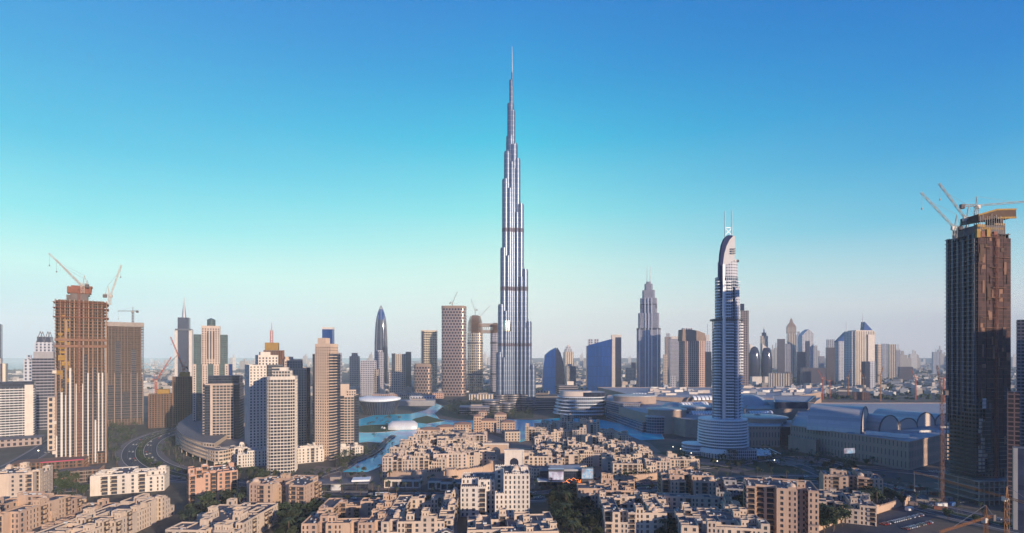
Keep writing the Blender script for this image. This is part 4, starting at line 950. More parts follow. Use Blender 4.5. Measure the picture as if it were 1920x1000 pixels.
mb = MB(); mb.cyl(0,0,Z(650,2300),Z(646,2300),6,1,n=8); mb.build('finial', M['cream'], t)
slab_tower('white ribbed block with dark strips below the pyramid crowned tower', 1059, 1080, 687, 1700, 8, 'slat_white', .8, extra=[('roof_drum',-.1,0,.5,.5,683,'cream')])
slab_tower('dark wedge of banded office floors east of the tallest tower base', 1042, 1084, 722, 1300, 8, 'f_bands', .7, extra=[('drum',.15,0,.35,.4,715,'cream')])
slab_tower('low white arcade block behind the tallest tower base', 1006, 1030, 733, 1400, 4, 'f_vert', .5)
IY = 1650.0
t = thing('slanted_glass_block', 'bright blue mirror glass block with a roof that slopes up towards the east', 'office tower', (X(1122,IY), IY, 0), math.radians(-4)); ki = IY/1000.0
mb = MB(); extrude_y(mb, [((a-1122)*ki, Z(b,IY)) for a, b in [(1100,740),(1145,740),(1146,636),(1120,643),(1099.5,649)]], -22, 22, 0); mb.build('wall', M['f_blue'], t)
for px in (1107, 1118): mb = MB(); mb.box((px-1122)*ki, 6, Z(649,IY), Z(636,IY), 8*ki, 14); mb.build('roof_tower', M['f_pale'], t)
slab_tower('slim glass tower with white frame and tall keyhole front next to the blue mirror block', 1146, 1165, 633, 1800, -6, 'f_navy', .8, extra=[('white_frame',-.32,-.1,.34,1.0,632,'cream',735),('crown_frame',0,0,1.05,1.05,628,'cream')])
slab_tower('small pink sunlit block low between the blue mirror block and the twin mast tower', 1166, 1177, 716, 2000, -6, 'sand2', .8)
slab_tower('pair of hazy beige slabs behind the twin mast tower', 1172, 1190, 690, 2600, -6, 'f_beige', .8, extra=[('side_wing',.4,0,.5,.8,680,'f_brown',735)])
# twin mast stepped tower
NY = 1770.0; kn = NY/1000.0
t = thing('twin_mast_tower', 'grey blue stepped tower rising in narrow tiers to a pair of thin masts', 'skyscraper', (X(1216,NY), NY, 0), math.radians(-14))
M['f_step'] = facade('ribbed_bluegrey_wall', (.46,.46,.54), (.05,.07,.14), 3.8, 3.0, .6, .8, .45, .08, .2, .3)
for i, (hw, dd, pb, pt) in enumerate(((24.5,46,740,617),(21.5,42,617,588),(17,36,617,573),(17.5,34,617,560),(13,28,573,545),(8.5,22,560,533),(5,16,545,529))):
    mb = MB(); mb.prism(chamfer(hw*2*kn*.88, dd, 5), 0 if i < 1 else Z(pb+6,NY), Z(pt,NY), 0, 1); mb.build('tier', [M['f_step'], M['roof_pale']], t)
for fx in (-.75,-.28,.0,.28,.75):
    mb = MB(); mb.box(fx*21*kn, -22.6, Z(738,NY), Z(617 if abs(fx) > .5 else 560,NY), 2.6, 2.2); mb.build('facade_rib', M['adr_rib'], t)
mb = MB(); mb.prism(chamfer(35*kn*.88, 35, 5), Z(580,NY), Z(571,NY), 0, 0); mb.build('dark_band', M['burj_dark'], t)
mb = MB(); mb.prism(chamfer(49*kn*.88+1, 47, 5), Z(619,NY), Z(616,NY), 0, 0); mb.build('ledge', M['steel_dark'], t)
for x in (-2.6, 3.0): mb = MB(); mb.cyl(x*kn, 0, Z(533,NY), Z(500,NY), 1.5, .7, n=6); mb.build('mast', M['steel'], t)
t, w_ = round_tower('rose brown gridded tower with curved sloping cap', 1275, 1319, 640, 1650, 'f_rose' if False else 'f_beige', 1, .8, 4.0, name='hotel_tower')
M['f_rose'] = facade('rose_tower_grid', (.62,.40,.32), (.07,.04,.06), 6.0, 6.0, .5, .62)
for o in t.children if False else [c for c in bpy.data.objects if c.parent == t]: o.data.materials[0] = M['f_rose']
mb = MB(); extrude_y(mb, [((a-1297)*1.65, Z(b,1650)) for a, b in [(1275,640),(1319,640),(1317,626),(1304,621),(1290,618.5),(1276,618.5)]], -22, 22); mb.build('cap', M['brown'], t)
mb = MB(); mb.box(-8, 20, Z(640,1650), Z(615,1650), 30, 14); mb.build('roof_tower', M['f_pale'], t)
for (p0,p1,pt,Y,rot,mat,lab,ex) in (
 (1246,1259,632,2600,-8,'f_brown','dim brown tower pair just east of the twin mast tower',[('crown_block',0,0,.6,.6,625,'f_pale')]),
 (1254,1276,636,2400,-8,'f_grid','grey tower with horseshoe roof arch west of the rose brown tower',[('roof_arch',0,0,.7,.5,631,'cream')]),
 (1243,1252,665,2300,-8,'f_beige','narrow beige tower low beside the twin mast tower',[]),
 (1256,1268,705,1900,-8,'f_pale','small pale glass cube beside the rose brown tower',[]),
 (1320,1333,640,2400,-8,'f_pale','hazy pale tower with needle between the rose brown tower and the sail crowned hotel',[('spire',0,0,.08,.08,608,'steel'),('crown_block',0,0,.5,.5,628,'cream')]),
 (1318,1334,660,1900,-10,'f_navy','dark glass block tucked behind the sail crowned hotel',[]),
 (1388,1404,583,1500,-20,'f_brown','tall plain slab tower just east of the sail crowned hotel',[('stair_tower',-.3,0,.5,.6,570,'f_navy')]),
 (1457,1472,636,2700,-20,'f_dark','dark square slab west of the clock tower',[]),
 (1473,1483,645,2500,-20,'f_grid','grey narrow slab in front of the clock tower',[]),
 (1492,1502,628,3000,-20,'f_pale','pale slender tower with pointed cap touching the clock tower',[('cap',0,0,.5,.5,622,'f_pale')]),
 (1493,1510,660,2300,-20,'f_dark','low dark reddish slab in front of the clock tower',[]),
 (1522,1531,649,3000,-20,'f_pale','slim pale tower in the gap east of the silver pointed towers',[]),
 (1534,1546,668,3200,-20,'f_grid','short hazy grey tower east of the silver pointed towers',[]),
 (1548,1566,652,2300,-20,'f_dark','dark brown slab standing west of the sunlit cream hotel',[('upper_slab',0,0,.86,.9,637,'f_pale')]),
 (1652,1667,645,2900,-20,'f_pale','pale curved slab east of the sunlit cream hotel',[]),
 (1664,1680,646,2800,-20,'f_vert','ribbed grey slab east of the sunlit cream hotel',[]),
 (1679,1688,657,2900,-20,'f_grid','narrow grey slab at the end of the eastern tower row',[]),
 (1747,1762,660,3600,-24,'f_pale','lone hazy slab tower west of the netted tower',[('needle',0,0,.06,.06,654,'steel')]),
 (1500,1548,690,2200,-20,'f_dark','long low dark block on the avenue beyond the mall',[]),
 (1440,1483,700,1950,-22,'f_vert','broad grey ribbed office block beyond the mall roof',[('side_wing',.45,.1,.25,.9,698,'f_brown',745)]),
 (1570,1597,728,1600,-24,'f_dark','dark glass block under construction beyond the vaulted hall',[('upper_slab',0,0,1.04,1.04,731,'cream',734)]),
 (1597,1632,735,1500,-24,'f_rusty','open concrete frame beyond the vaulted hall',[]),
 (1683,1712,688,2600,-24,'f_dark','dim low slab beyond the construction cranes',[]),
 (1905,1935,600,560,-40,'f_dark','dark tower cut off by the eastern edge of the view',[]),
 (1888,1912,735,420,-40,'f_rusty','unfinished low block east of the netted tower',[]),
 (1898,1945,840,380,-40,'f_vert','grey ribbed block at the eastern edge near the cranes',[]),
 ):
    slab_tower(lab, p0, p1, pt, Y, rot, mat, .8, extra=ex)
# domed twin towers
for (px, pt, hw, lab) in ((1414,650,10.5,'dark dome topped glass tower, western one of the rounded pair'),(1437,652,10,'dark dome topped glass tower with pale sail edge, eastern one of the rounded pair')):
    t = thing('domed_tower', lab, 'tower', (X(px,2250), 2250, 0)); kq = 2.25
    R = lambda f, p: [(x, y, Z(p,2250)) for x, y in lens(hw*kq*f, 16*f, 0, 2.6, 20)]
    mb = MB(); mb.loft([R(.85,712),R(1,690),R(1.0,675),R(.88,662),R(.6,653),R(.2,pt)], 0, True, True); mb.build('wall', M['f_navy'], t)
    mb = MB(); mb.box(0,-16,0,Z(706,2250),hw*kq*1.7,22); mb.build('podium_block', M['cream'], t)
    mb = MB(); P = [(-hw*.9,680),(-hw*.9,652),(-hw*.1,648)]; extrude_y(mb, [(a*kq, Z(b,2250)) for a, b in [(-hw*.95,690),(-hw*.75,690),(hw*.1,652),(-hw*.8,645)]], -3, 4); mb.build('sail_edge', M['cream'], t)
t, w_, d, zt = slab_tower('slender pale tower with stepped spire behind the rounded glass pair', 1425, 1440, 630, 3000, -18, 'f_vert', .9, extra=[('crown_step',0,0,.6,.6,624,'f_brown')])
mb = MB(); mb.cyl(0,0,Z(624,3000),Z(612,3000),5,.6,n=6); mb.build('spire', M['steel'], t)
t, w_, d, zt = slab_tower('beige clock tower skyscraper with pyramid roof and lantern', 1475, 1492, 614, 2900, -20, 'f_vert', .9, extra=[('clock_stage',0,0,1.12,1.12,613,'f_beige',625)])
mb = MB(); mb.loft([[(x, y, z) for x, y in rect(0,0,s*w_,s*w_)] for s, z in ((1.1,Z(613,2900)),(.35,Z(604,2900)),(.3,Z(601,2900)),(.02,Z(596,2900)))], 0, False); mb.build('roof', M['brown'], t)
t = thing('pointed_tower', 'silver glass tower with curved pointed top east of the clock tower', 'tower', (X(1510,2700), 2700, 0)); kq = 2.7
mb = MB(); extrude_y(mb, [((a-1510)*kq, Z(b,2700)) for a, b in [(1500,735),(1521,735),(1521.5,626),(1513,618),(1507,622),(1500,630)]], -20, 20); mb.build('wall', M['f_pale'], t)
mb = MB(); mb.box(0,-21,Z(735,2700),Z(640,2700),7*kq,3); mb.build('glass_strip', M['f_navy'], t)
# sunlit hotel cluster with two triangular towers behind
t, w_, d, zt = slab_tower('sunlit cream hotel of tall ribbed slabs, brightest block on the eastern skyline', 1587, 1640, 622, 2150, 10, 'f_vert', .5, extra=[('plain_wing',.28,-.12,.34,1.0,628,'cream',735),('grey_flank',-.54,.1,.12,.9,622,'f_pale',735),('roof_fascia',.0,0,.9,.9,620,'cream')])
slab_tower('sunlit lower cream annex with pale windows beside a dark glass wedge', 1624, 1641, 678, 2000, 10, 'f_pale', .8, extra=[('dark_wedge',-1.0,0,.9,.9,678,'f_navy',735)])
slab_tower('sunlit beige wing east of the brightest cream hotel', 1640, 1653, 646, 2200, 10, 'f_beige', .9)
for (px, pb, ptp, pn, lab) in ((1578,640,622,602,'triangular glass office tower with needle, western and shorter of its pair'),(1626,624,604,587,'triangular glass office tower with needle, taller and eastern of its pair')):
    t = thing('triangular_tower', lab, 'tower', (X(px,2600), 2600, 0)); kq = 2.6
    mb = MB(); mb.box(0,0,0,Z(pb,2600),20*kq,40); mb.build('wall', M['f_pale'], t)
    mb = MB(); s = -1 if px < 1600 else 1; P = [(-10*s,pb),(-8*s,ptp),(12*s,pb+2)]; P = [(a*kq, Z(b,2600)) for a, b in P]
    extrude_y(mb, P if s < 0 else P[::-1], -14, 14); mb.build('slanted_roof', M['f_blue'], t)
    mb = MB(); mb.cyl(-8.5*s*kq,0,Z(ptp+10,2600),Z(pn,2600),1.8,.6,n=6); mb.build('needle', M['steel'], t)
for i, (px, Y, h, e, a) in enumerate(((1543,1500,60,60,170),(1556,1540,50,20,160),(1590,1560,58,70,20),(1619,1480,62,65,190),(1651,1450,70,72,10),(1717,1500,60,66,170),(1770,1300,66,62,0))):
    crane(['red tower crane, tallest of the far row beyond the vaulted hall','small red crane with level jib in the far row beyond the vaulted hall','orange crane behind the dark glass block under construction','orange crane rising over the open concrete frame','orange crane in front of the sunlit cream hotel annex','red crane on the plain towards the eastern haze','red crane partly hidden behind the netted tower'][i], X(px,Y), Y, 0, h, 26, a, e, 'crane_red' if i in (0,1,5,6) else 'crane_yellow', thick=.8, cj=7, group=None)
# ---------------------------------------------------------------- opera house, pavilion tent, slabs round the lagoon
t = thing('opera_house', 'dark boat shaped opera house with a pale curved roof plate by the park', 'opera house', (X(711,1130), 1132, 0))
ko = 1.25
def hull(s, z, dy=0): return [(x*s*.88, y*s*.9+dy, z*1.27) for x, y in lens(50, 34, 0, 2.2, 40)]
mb = MB(); mb.loft([hull(.72,0), hull(.84,10), hull(.96,22)], 0, True, True); mb.build('hull', M['f_navy'], t)
mb = MB(); mb.loft([[(x*s, y*s, z*1.27+abs(x)**2*.0012) for x, y, _ in hull(1,0)] for s, z in ((1.0,22.2),(1.03,24.5),(.98,26),(.6,28.5))], 0, True, True); mb.build('roof', M['adr_rail'], t)
for i in range(24):
    a = math.pi+math.pi*i/23; c = Vector((math.cos(a)*50, math.sin(a)*34)); mb = MB(); mb.beam((c.x*.66,c.y*.67,0),(c.x*.86,c.y*.87,28),1.0); mb.build('fin', M['steel_dark'], t)
t = thing('event_tent', 'white vaulted event tent on the lawn beside the turquoise lagoon', 'tent', (X(757,905), 900, .5), .15)
mb = MB(); n = 14
rings = []
for j in range(9):
    x = -24+j*6; r = 11 if 0 < j < 8 else 8.5; hh = 13.5 if 0 < j < 8 else 9.0
    rings.append([(x, -r*math.cos(math.pi*i/n)*1.25, hh*math.sin(math.pi*i/n)**.8 if 0 < i < n else 0) for i in range(n+1)])
b0 = len(mb.v)
for r in rings: mb.v += r
for j in range(8):
    for i in range(n): mb.f.append((b0+j*(n+1)+i, b0+j*(n+1)+i+1, b0+(j+1)*(n+1)+i+1, b0+(j+1)*(n+1)+i)[::-1]); mb.m.append(0); mb.s.append(True); mb.u += [(0,0)]*4
mb.face(rings[0][::-1]); mb.face(rings[-1]); mb.build('tent_fabric', M['white_metal'], t)
for (x, y, s) in ((-30,-12,3.0),(-34,-6,2.4)):
    mb = MB(); mb.lathe(x, y, [(.2,0),(.2,2.4),(s,2.5),(.3,5.5)], 8); mb.build('parasol', M['white_metal'], t)
for (p0, p1, y0, Y, h, lab, m_) in ((748,815,0,1330,13,'long low concrete wall block behind the opera house','grey'),(770,815,0,1450,15,'low flat white roofed hall behind the opera house','f_pale'),(700,790,0,1560,12,'low pink block between the lattice blocks','f_rose'),(812,832,0,1560,16,'low rose block at the foot of the woven lattice tower','f_rose'),(880,926,0,1500,16,'low pale colonnaded hall at the foot of the bridge linked towers','f_vert'),(862,918,0,1130,17,'layered low terrace building on the wooded island','f_bands'),(1000,1035,0,1330,20,'white box hall east of the tallest tower','f_vert')):
    t = thing('low_hall', lab, 'hall', (X((p0+p1)/2,Y), Y, 0), .05); mb = MB(); mb.box(0,0,0,h,(p1-p0)*Y/1000,34,0,0,1); mb.build('wall', [M[m_], M['roof_pale']], t)
    mb = MB(); mb.box(4,3,h,h+3.5,(p1-p0)*Y/2600,14,0,0,1); mb.build('plant_room', [M['concrete'], M['roof_grey']], t)
# ---------------------------------------------------------------- mall
M['mall_wall'] = facade('mall_stone_slots', (.42,.31,.26), (.16,.12,.12), 11.0, 4.2, .28, .62, .8, .5, vary=.2)
M['mall_wall2'] = plaster('mall_stone', (.44,.33,.28))
M['mall_glass'] = facade('mall_glass_front', (.36,.36,.42), (.04,.07,.12), 4.5, 4.0, .9, .8, .4, .06)
M['vault'] = facade('standing_seam_vault', (.60,.58,.57), (.53,.51,.51), 50, 2.0, .8, 2.0, .45, .4, .2, .2, vary=.08)
M['vault_end'] = plain('vault_end_wall', (.62,.52,.46), .7, var=.1, scale=.05)
t = thing('terraced_drum_hall', 'rounded hall ringed by curving white terraces at the lake end of the mall', 'shopping mall', (X(1091,1085), 1092, 0))
def blob(s, dx=0, dy=0, sx=.86): return [(x*s*sx+dx, y*s+dy) for x, y in lens(58, 36, 0, 2.3, 48)]
mb = MB(); mb.prism(blob(.94), 0, 42, 0, 1); mb.build('wall', [M['mall_glass'], M['roof_pale']], t)
for i in range(6): z = 7+i*6.6; mb = MB(); mb.prism(blob(1.0+.035*(5-i)), z, z+1.3, 0, 0, True, True); mb.build('terrace_ring', M['adr_rail'], t)
mb = MB(); mb.prism([(x*.55-12, y*.62) for x, y in lens(58,36,0,2.6,40)], 42, 52, 0, 1); mb.build('crown_drum', [M['vault_end'], M['roof_pale']], t)
mb = MB(); mb.prism([(x*.44+22, y*.8) for x, y in lens(58,36,0,3,40)], 42, 50, 0, 1); mb.build('dark_drum', [M['f_navy'], M['roof_pale']], t)
t = thing('shopping_mall', 'long stone mall with pale roofs, slotted walls and round pavilions east of the lagoon', 'shopping mall', (0, 0, 0))
def blk(poly, z, m, nm='wing', roof='roof_pale', z0=0.0):
    A = sum(poly[i][0]*poly[(i+1) % len(poly)][1]-poly[(i+1) % len(poly)][0]*poly[i][1] for i in range(len(poly)))
    if A < 0: poly = poly[::-1]
    b_ = MB(); b_.prism(poly, z0, z, 0, 1); b_.build(nm, [M[m], M[roof]], t)
    pr = MB()
    for i in range(len(poly)):
        a, c = Vector(poly[i]), Vector(poly[(i+1) % len(poly)])
        pr.beam((a.x,a.y,z+.6),(c.x,c.y,z+.6),1.2)
    pr.build('parapet', M['mall_wall2' if 'mall' in m else m], t)
mg = lambda px, Y: (X(px, Y), Y)
blk([mg(1136,1060),mg(1168,985),mg(1200,985),mg(1210,1200),mg(1140,1200)], 34, 'mall_glass')
blk([mg(1160,990),mg(1178,935),mg(1215,860),mg(1262,850),mg(1290,1050),mg(1210,1150)], 29, 'mall_wall2')
blk([mg(1136,1050),mg(1160,972),mg(1205,858),mg(1216,862),mg(1180,934),mg(1160,988)], 16, 'mall_glass', 'lake_gallery')
blk([mg(1258,852),mg(1285,810),mg(1340,800),mg(1396,790),mg(1420,1100),mg(1290,1100)], 26, 'mall_wall2')
blk([mg(1393,722),mg(1462,722),mg(1472,800),mg(1440,900),mg(1396,900)], 27, 'mall_wall')
blk([mg(1462,735),mg(1484,735),mg(1486,820),mg(1472,820)], 25, 'f_navy')
blk([mg(1482,712),mg(1560,655),mg(1704,575),mg(1790,650),mg(1810,1050),mg(1505,1050)], 30, 'mall_wall')
blk([mg(1478,705),mg(1530,664),mg(1534,680),mg(1486,722)], 17, 'mall_wall2', 'entrance_block')
blk([mg(1200,1150),mg(1460,1100),mg(1540,1300),mg(1540,1500),mg(1120,1500)], 34, 'mall_wall2')
blk([mg(1396,900),mg(1510,900),mg(1540,1150),mg(1410,1150)], 33, 'mall_wall2')
blk([mg(1452,905),mg(1515,905),mg(1530,1050),mg(1450,1050)], 44, 'f_navy', 'upper_hall', z0=33)
for (px, Y, rx, ry, z, h, mt_, m2) in ((1250,866,30,24,0,37,'mall_wall2','vault'),(1190,1060,42,30,30,44,'mall_wall2','vault'),(1306,905,28,20,26,37,'mall_glass','vault'),(1428,790,34,28,27,33,'mall_wall2','vault'),(1232,856,18,14,0,26,'mall_glass','vault')):
    mb = MB(); cx = X(px,Y); mb.prism([(x+cx, y+Y) for x, y in lens(rx, ry, 0, 2.1, 44)], z, h, 0, 0); mb.build('round_pavilion', M[mt_], t)
    mb = MB(); mb.loft([[(x*s+cx, y*s+Y, zz) for x, y in lens(rx, ry, 0, 2.1, 44)] for s, zz in ((1.06,h),(1.07,h+1),(.9,h+2.2),(.3,h+3))], 0, True, True); mb.build('disc_roof', M[m2], t)
for (px, Y, r) in ((1250,866,5),(1262,950,22),(1400,1010,40),(1420,790,6)):
    mb = MB(); mb.dome(X(px,Y), Y, 34 if r < 10 else 28, r, r*.6, 24, 6); mb.build('roof_dome', M['steel_dark' if r < 10 else 'vault'], t)
for (px, Y, L_, a, r) in ((1300,1000,60,.35,9),(1318,850,40,.1,7),(1330,1130,80,.15,12),(1210,1250,60,.0,8),(1425,860,40,.1,6)):
    mb = MB(); c, s = math.cos(a), math.sin(a); n = 10; seg = 9; cx = X(px,Y)
    for j in range(seg):
        x0 = -L_/2+L_*j/seg; x1 = x0+L_/seg*.72
        for i in range(n):
            a0, a1 = math.pi*i/n, math.pi*(i+1)/n; Q = lambda x, a_: (cx+x*c-(-r*math.cos(a_))*s, Y+x*s+(-r*math.cos(a_))*c, 31+r*.7*math.sin(a_))
            mb.face([Q(x0,a0),Q(x1,a0),Q(x1,a1),Q(x0,a1)][::-1], 0, None, False)
    mb.build('ribbed_skylight', M['adr_rail'], t)
rg2 = random.Random(3)
for i in range(60):
    px = rg2.uniform(1215, 1530); Y = rg2.uniform(1180, 1480); mb = MB(); mb.box(X(px,Y), Y, 36, 36+rg2.uniform(2.5,8), rg2.uniform(8,26), rg2.uniform(6,14), rg2.uniform(-.2,.3)); mb.build('roof_plant', M[rg2.choice(('cream','vault_end','roof_pale','grey','vault'))], t)
for i in range(40):
    px = rg2.uniform(1600, 1780); Y = rg2.uniform(640, 760); mb = MB(); mb.box(X(px,Y), Y, 30, 30+rg2.uniform(1,2.6), rg2.uniform(20,50), rg2.uniform(1.5,4), .1); mb.build('roof_duct', M[rg2.choice(('roof_pale','grey','vault'))], t)
for (px, Y, L_) in ((1646,622,24),(1684,606,20)):
    mb = MB(); mb.box(X(px,Y), Y, 31.2, 35, L_, 4, -.75); mb.build('roof_cabin', M['white_metal'], t)
# great vault with its scalloped neighbour
t = thing('vaulted_hall', 'huge pale barrel vault hall with scalloped curved eaves on the mall roof', 'hall', (0, 0, 0))
def vault(cx, cy, r, h, L_, yaw, z0, nm, mat='vault', endm='vault_end'):
    mb = MB(); n = 20; c, s = math.cos(yaw), math.sin(yaw); Q = lambda a, l: (cx-r*math.cos(a)*c-l*s, cy-r*math.cos(a)*s+l*c, z0+h*math.sin(a))
    r0 = [Q(math.pi*i/n, 0) for i in range(n+1)]; r1 = [Q(math.pi*i/n, L_) for i in range(n+1)]
    b = len(mb.v); mb.v += r0+r1
    for i in range(n): mb.f.append((b+i+1, b+i, b+n+1+i, b+n+2+i)); mb.m.append(0); mb.s.append(True); mb.u += [(i*3.0,0),(i*3.0,0),(i*3.0,L_),(i*3.0,L_)]
    mb.build(nm, M[mat], t)
    eb = MB(); eb.face(r0[::-1] if False else r0, 0); eb.face(r1[::-1], 0); eb.build('end_wall', M[endm], t)
    rb = MB()
    for i in range(n): rb.beam(r0[i], r0[i+1], 1.2)
    rb.build('eave_rib', M['steel_dark'], t)
# axis runs east-west: the curved flank faces the viewer, the glazed end looks south-east
vault(439, 663, 35, 30, 58, math.radians(50), 30.5, 'barrel_roof')
for i, (px, Y, r, h) in enumerate(((1668,664,19,19),(1702,684,19,13),(1736,704,19,18),(1768,722,17,14))):
    vault(X(px,Y), Y, r, h, 60, math.radians(22), 30.6+i*.1, 'scalloped_roof')
# ---------------------------------------------------------------- unseen towers added outside the frame to shade the mall and netted tower
for i, (q, h, wd) in enumerate(((598,190,50),(655,205,50),(712,190,48),(775,185,52),(842,190,54),(905,185,50),(962,180,44))):
    e_ = Vector((.766,.643)); s_ = Vector((.643,-.766)); p = e_*q+s_*(200+(i % 3)*35)
    t = thing('office_tower', ['tall grey shade tower added outside the view, nearest the road','ribbed shade tower added outside the view, second from the road','beige shade tower added outside the view, third from the road','glass shade tower added outside the view, fourth from the road','brown shade tower added outside the view, fifth from the road','pale shade tower added outside the view, sixth from the road','dark shade tower added outside the view, farthest from the road'][i], 'tower', (p.x, p.y, 0), .6)
    mb = MB(); mb.box(0,0,0,h,wd,34,0,0,1); mb.build('wall', [M[('f_grid','f_vert','f_beige','f_blue','f_brown','f_pale','f_navy')[i]], M['roof_grey']], t)
    mb = MB(); mb.box(0,0,h,h+9,wd*.5,18); mb.build('penthouse', M['concrete'], t)
# ---------------------------------------------------------------- old town houses: stepped masses built on a grid of rooms
M['wood'] = plain('dark_brown_joinery', (.10,.06,.05), .7, var=.25, scale=.6)
M['roof_deck'] = plain('slate_roof_deck', (.09,.09,.12), .85, var=.3, scale=.25)
M['terracotta'] = plain('terracotta_tile', (.34,.20,.16), .8, var=.2, scale=.5)
M['dome'] = plaster('sand_dome', (.58,.45,.37))
M['sand_b'] = plaster('weathered_sand_render', (.47,.33,.27)); M['sand2_b'] = plaster('weathered_pale_render', (.54,.44,.38)); M['cream_b'] = plaster('weathered_cream_render', (.64,.58,.54))
M['ac'] = plain('air_conditioner_casing', (.62,.62,.64), .6, var=.1)
def heights(nx, ny, base, seed, court=True, step=1, cut=.12):
    r = random.Random(seed); H = [[base]*nx for _ in range(ny)]
    if court and nx > 4 and ny > 4:
        for j in range(2, ny-2):
            for i in range(2, nx-2): H[j][i] = 0
    for _ in range(int(nx*ny*.16)+1):
        i, j = r.randrange(nx), r.randrange(ny); a, b = r.choice(((1,1),(2,1),(1,2),(2,2))); dh = r.choice((-1,-1,1,-2) if step else (-1,1))
        for jj in range(j, min(ny, j+b)):
            for ii in range(i, min(nx, i+a)):
                if H[jj][ii] > 0: H[jj][ii] = max(2, base+dh)
    for _ in range(int((nx+ny)*cut*2)):                                # notches in the outline
        s = r.randrange(4); k = r.randrange(ny if s < 2 else nx); j, i = ((k,0),(k,nx-1),(0,k),(ny-1,k))[s]
        H[j][i] = max(0, H[j][i]-r.choice((1,2,base)))
    return H
CAMV = Vector((0,0))
def old_house(label, H, cx, cy, rot, wall='sand', cell=5.2, fh=3.4, seed=1, domes=1, turrets=2, balc=.3, limit=60, arch=0.0, name='old_town_house', cat='apartment house', group=None, roof='roof_deck', acs=7, crenel=False, z0=0.0, wsc=1.0, plinth=None):
    r = random.Random(seed); ny, nx = len(H), len(H[0]); th = math.radians(rot)
    t = thing(name, label, cat, (cx, cy, z0), th, group); x0, y0 = -nx*cell/2, -ny*cell/2
    mb = MB(); rf = MB(); wins = []; deep = []; balcs = []
    def h(i, j): return H[j][i] if 0 <= i < nx and 0 <= j < ny else 0
    T = .32
    for j in range(ny):
        for i in range(nx):
            k = H[j][i]
            if k <= 0: continue
            xa, ya, xb, yb = x0+i*cell, y0+j*cell, x0+(i+1)*cell, y0+(j+1)*cell; zt = k*fh
            rf.face([(xa,ya,zt),(xb,ya,zt),(xb,yb,zt),(xa,yb,zt)], 0)
            for side, (di, dj) in enumerate(((0,-1),(1,0),(0,1),(-1,0))):
                o = h(i+di, j+dj)
                if o == k and side in (0, 1) and r.random() < .22:
                    A_, B_ = (((xa,ya),(xb,ya)),((xb,ya),(xb,yb)))[side]; mb.box((A_[0]+B_[0])/2, (A_[1]+B_[1])/2, zt, zt+.9, *((cell-.7,.26) if side == 0 else (.26,cell-.7)))
                if o >= k: continue
                a, b = (((xa,ya),(xb,ya)),((xb,ya),(xb,yb)),((xb,yb),(xa,yb)),((xa,yb),(xa,ya)))[side]
                dx, dy = (b[0]-a[0])/cell, (b[1]-a[1])/cell; nxx, nyy = dy, -dx
                # one window column style per room edge, the same on every floor
                st = random.Random(seed*131+(i*7+j*13)*(1 if side % 2 else 3)+side).random()
                zb, zt2 = o*fh, zt
                if st < balc and k-o >= 2:
                    holes(mb, deep, a, b, zb+.001, zt2, cell, fh, cell*.66, fh*.78, 1.3, sill=.3)
                    balcs.append((a, dx, dy, nxx, nyy, zb, k-o))
                elif st < balc+.32: holes(mb, wins, a, b, zb, zt2, cell, fh, 1.9*wsc, 2.15*wsc)
                elif st < balc+.62: holes(mb, wins, a, b, zb, zt2, cell/2, fh, 1.15*wsc, 2.15*wsc)
                elif st < balc+.70: mb.wall(a, b, zb, zt2)
                else: holes(mb, wins, a, b, zb, zt2, cell, fh, 1.5*wsc, 1.9*wsc)
                ph = .95+.02*(side % 2)+.007*((i+j) % 3); A = (a[0]-nxx*T, a[1]-nyy*T); B = (b[0]-nxx*T, b[1]-nyy*T)
                mb.wall(a, b, zt, zt+ph); mb.wall(B, A, zt, zt+ph)
                mb.face([(a[0],a[1],zt+ph),(b[0],b[1],zt+ph),(B[0],B[1],zt+ph),(A[0],A[1],zt+ph)])
                for e, (P, Q) in enumerate(((a, A), (B, b))): mb.wall(P, Q, zt, zt+ph) if False else mb.face([(Q[0],Q[1],zt),(P[0],P[1],zt),(P[0],P[1],zt+ph),(Q[0],Q[1],zt+ph)])
                if crenel:
                    for c in range(4):
                        s = (c+.3)*cell/4; px_, py_ = a[0]+dx*s-nxx*T/2, a[1]+dy*s-nyy*T/2; mb.box(px_, py_, zt+ph, zt+ph+.6, .55, T*.9, math.atan2(dy, dx))
    for i_ in range(len(mb.m)):                                   # neighbouring houses of a block are rendered in two close shades
        x_, y_, _z = mb.v[mb.f[i_][0]]
        if mb.m[i_] == 0 and (int((x_+500)/(cell*2))*7+int((y_+500)/(cell*3))*5+seed) % 3 == 0: mb.m[i_] = 1
    alt = {'sand':'sand_b','sand2':'sand2_b','cream':'cream_b','beige':'sand2_b','beige2':'sand_b','rose':'rose','grey':'grey'}[wall]
    mb.build('wall', [M[wall], M[alt]], t); ro = rf.build('roof', M[roof], t)
    # dark timber balconies with a canopy, one part per column, only on sides the viewer can see
    R = Matrix.Rotation(th, 2)
    for (a, dx, dy, nxx, nyy, zb, n) in balcs:
        nw = R @ Vector((nxx, nyy)); 
        if nw.dot(-Vector((cx, cy)).normalized()) < -.1: continue
        q = MB(); ang = math.atan2(dy, dx); mx_, my_ = a[0]+dx*cell/2+nxx*.45, a[1]+dy*cell/2+nyy*.45
        for f in range(n):
            z = zb+f*fh
            if z < 2: continue
            q.box(mx_, my_, z+.15, z+.3, cell*.72, 1.1, ang, bot=True); q.box(mx_+nxx*.48, my_+nyy*.48, z+.3, z+1.2, cell*.72, .1, ang)
            for s in (-1, 1): q.box(mx_+dx*cell*.35*s, my_+dy*cell*.35*s, z+.3, z+2.7, .14, .14, ang)
            if f == n-1: q.box(mx_, my_, z+2.7, z+2.9, cell*.8, 1.5, ang, bot=True)
        if q.v: q.build('balcony', M['wood'], t)
    put_windows(t, wins, limit)
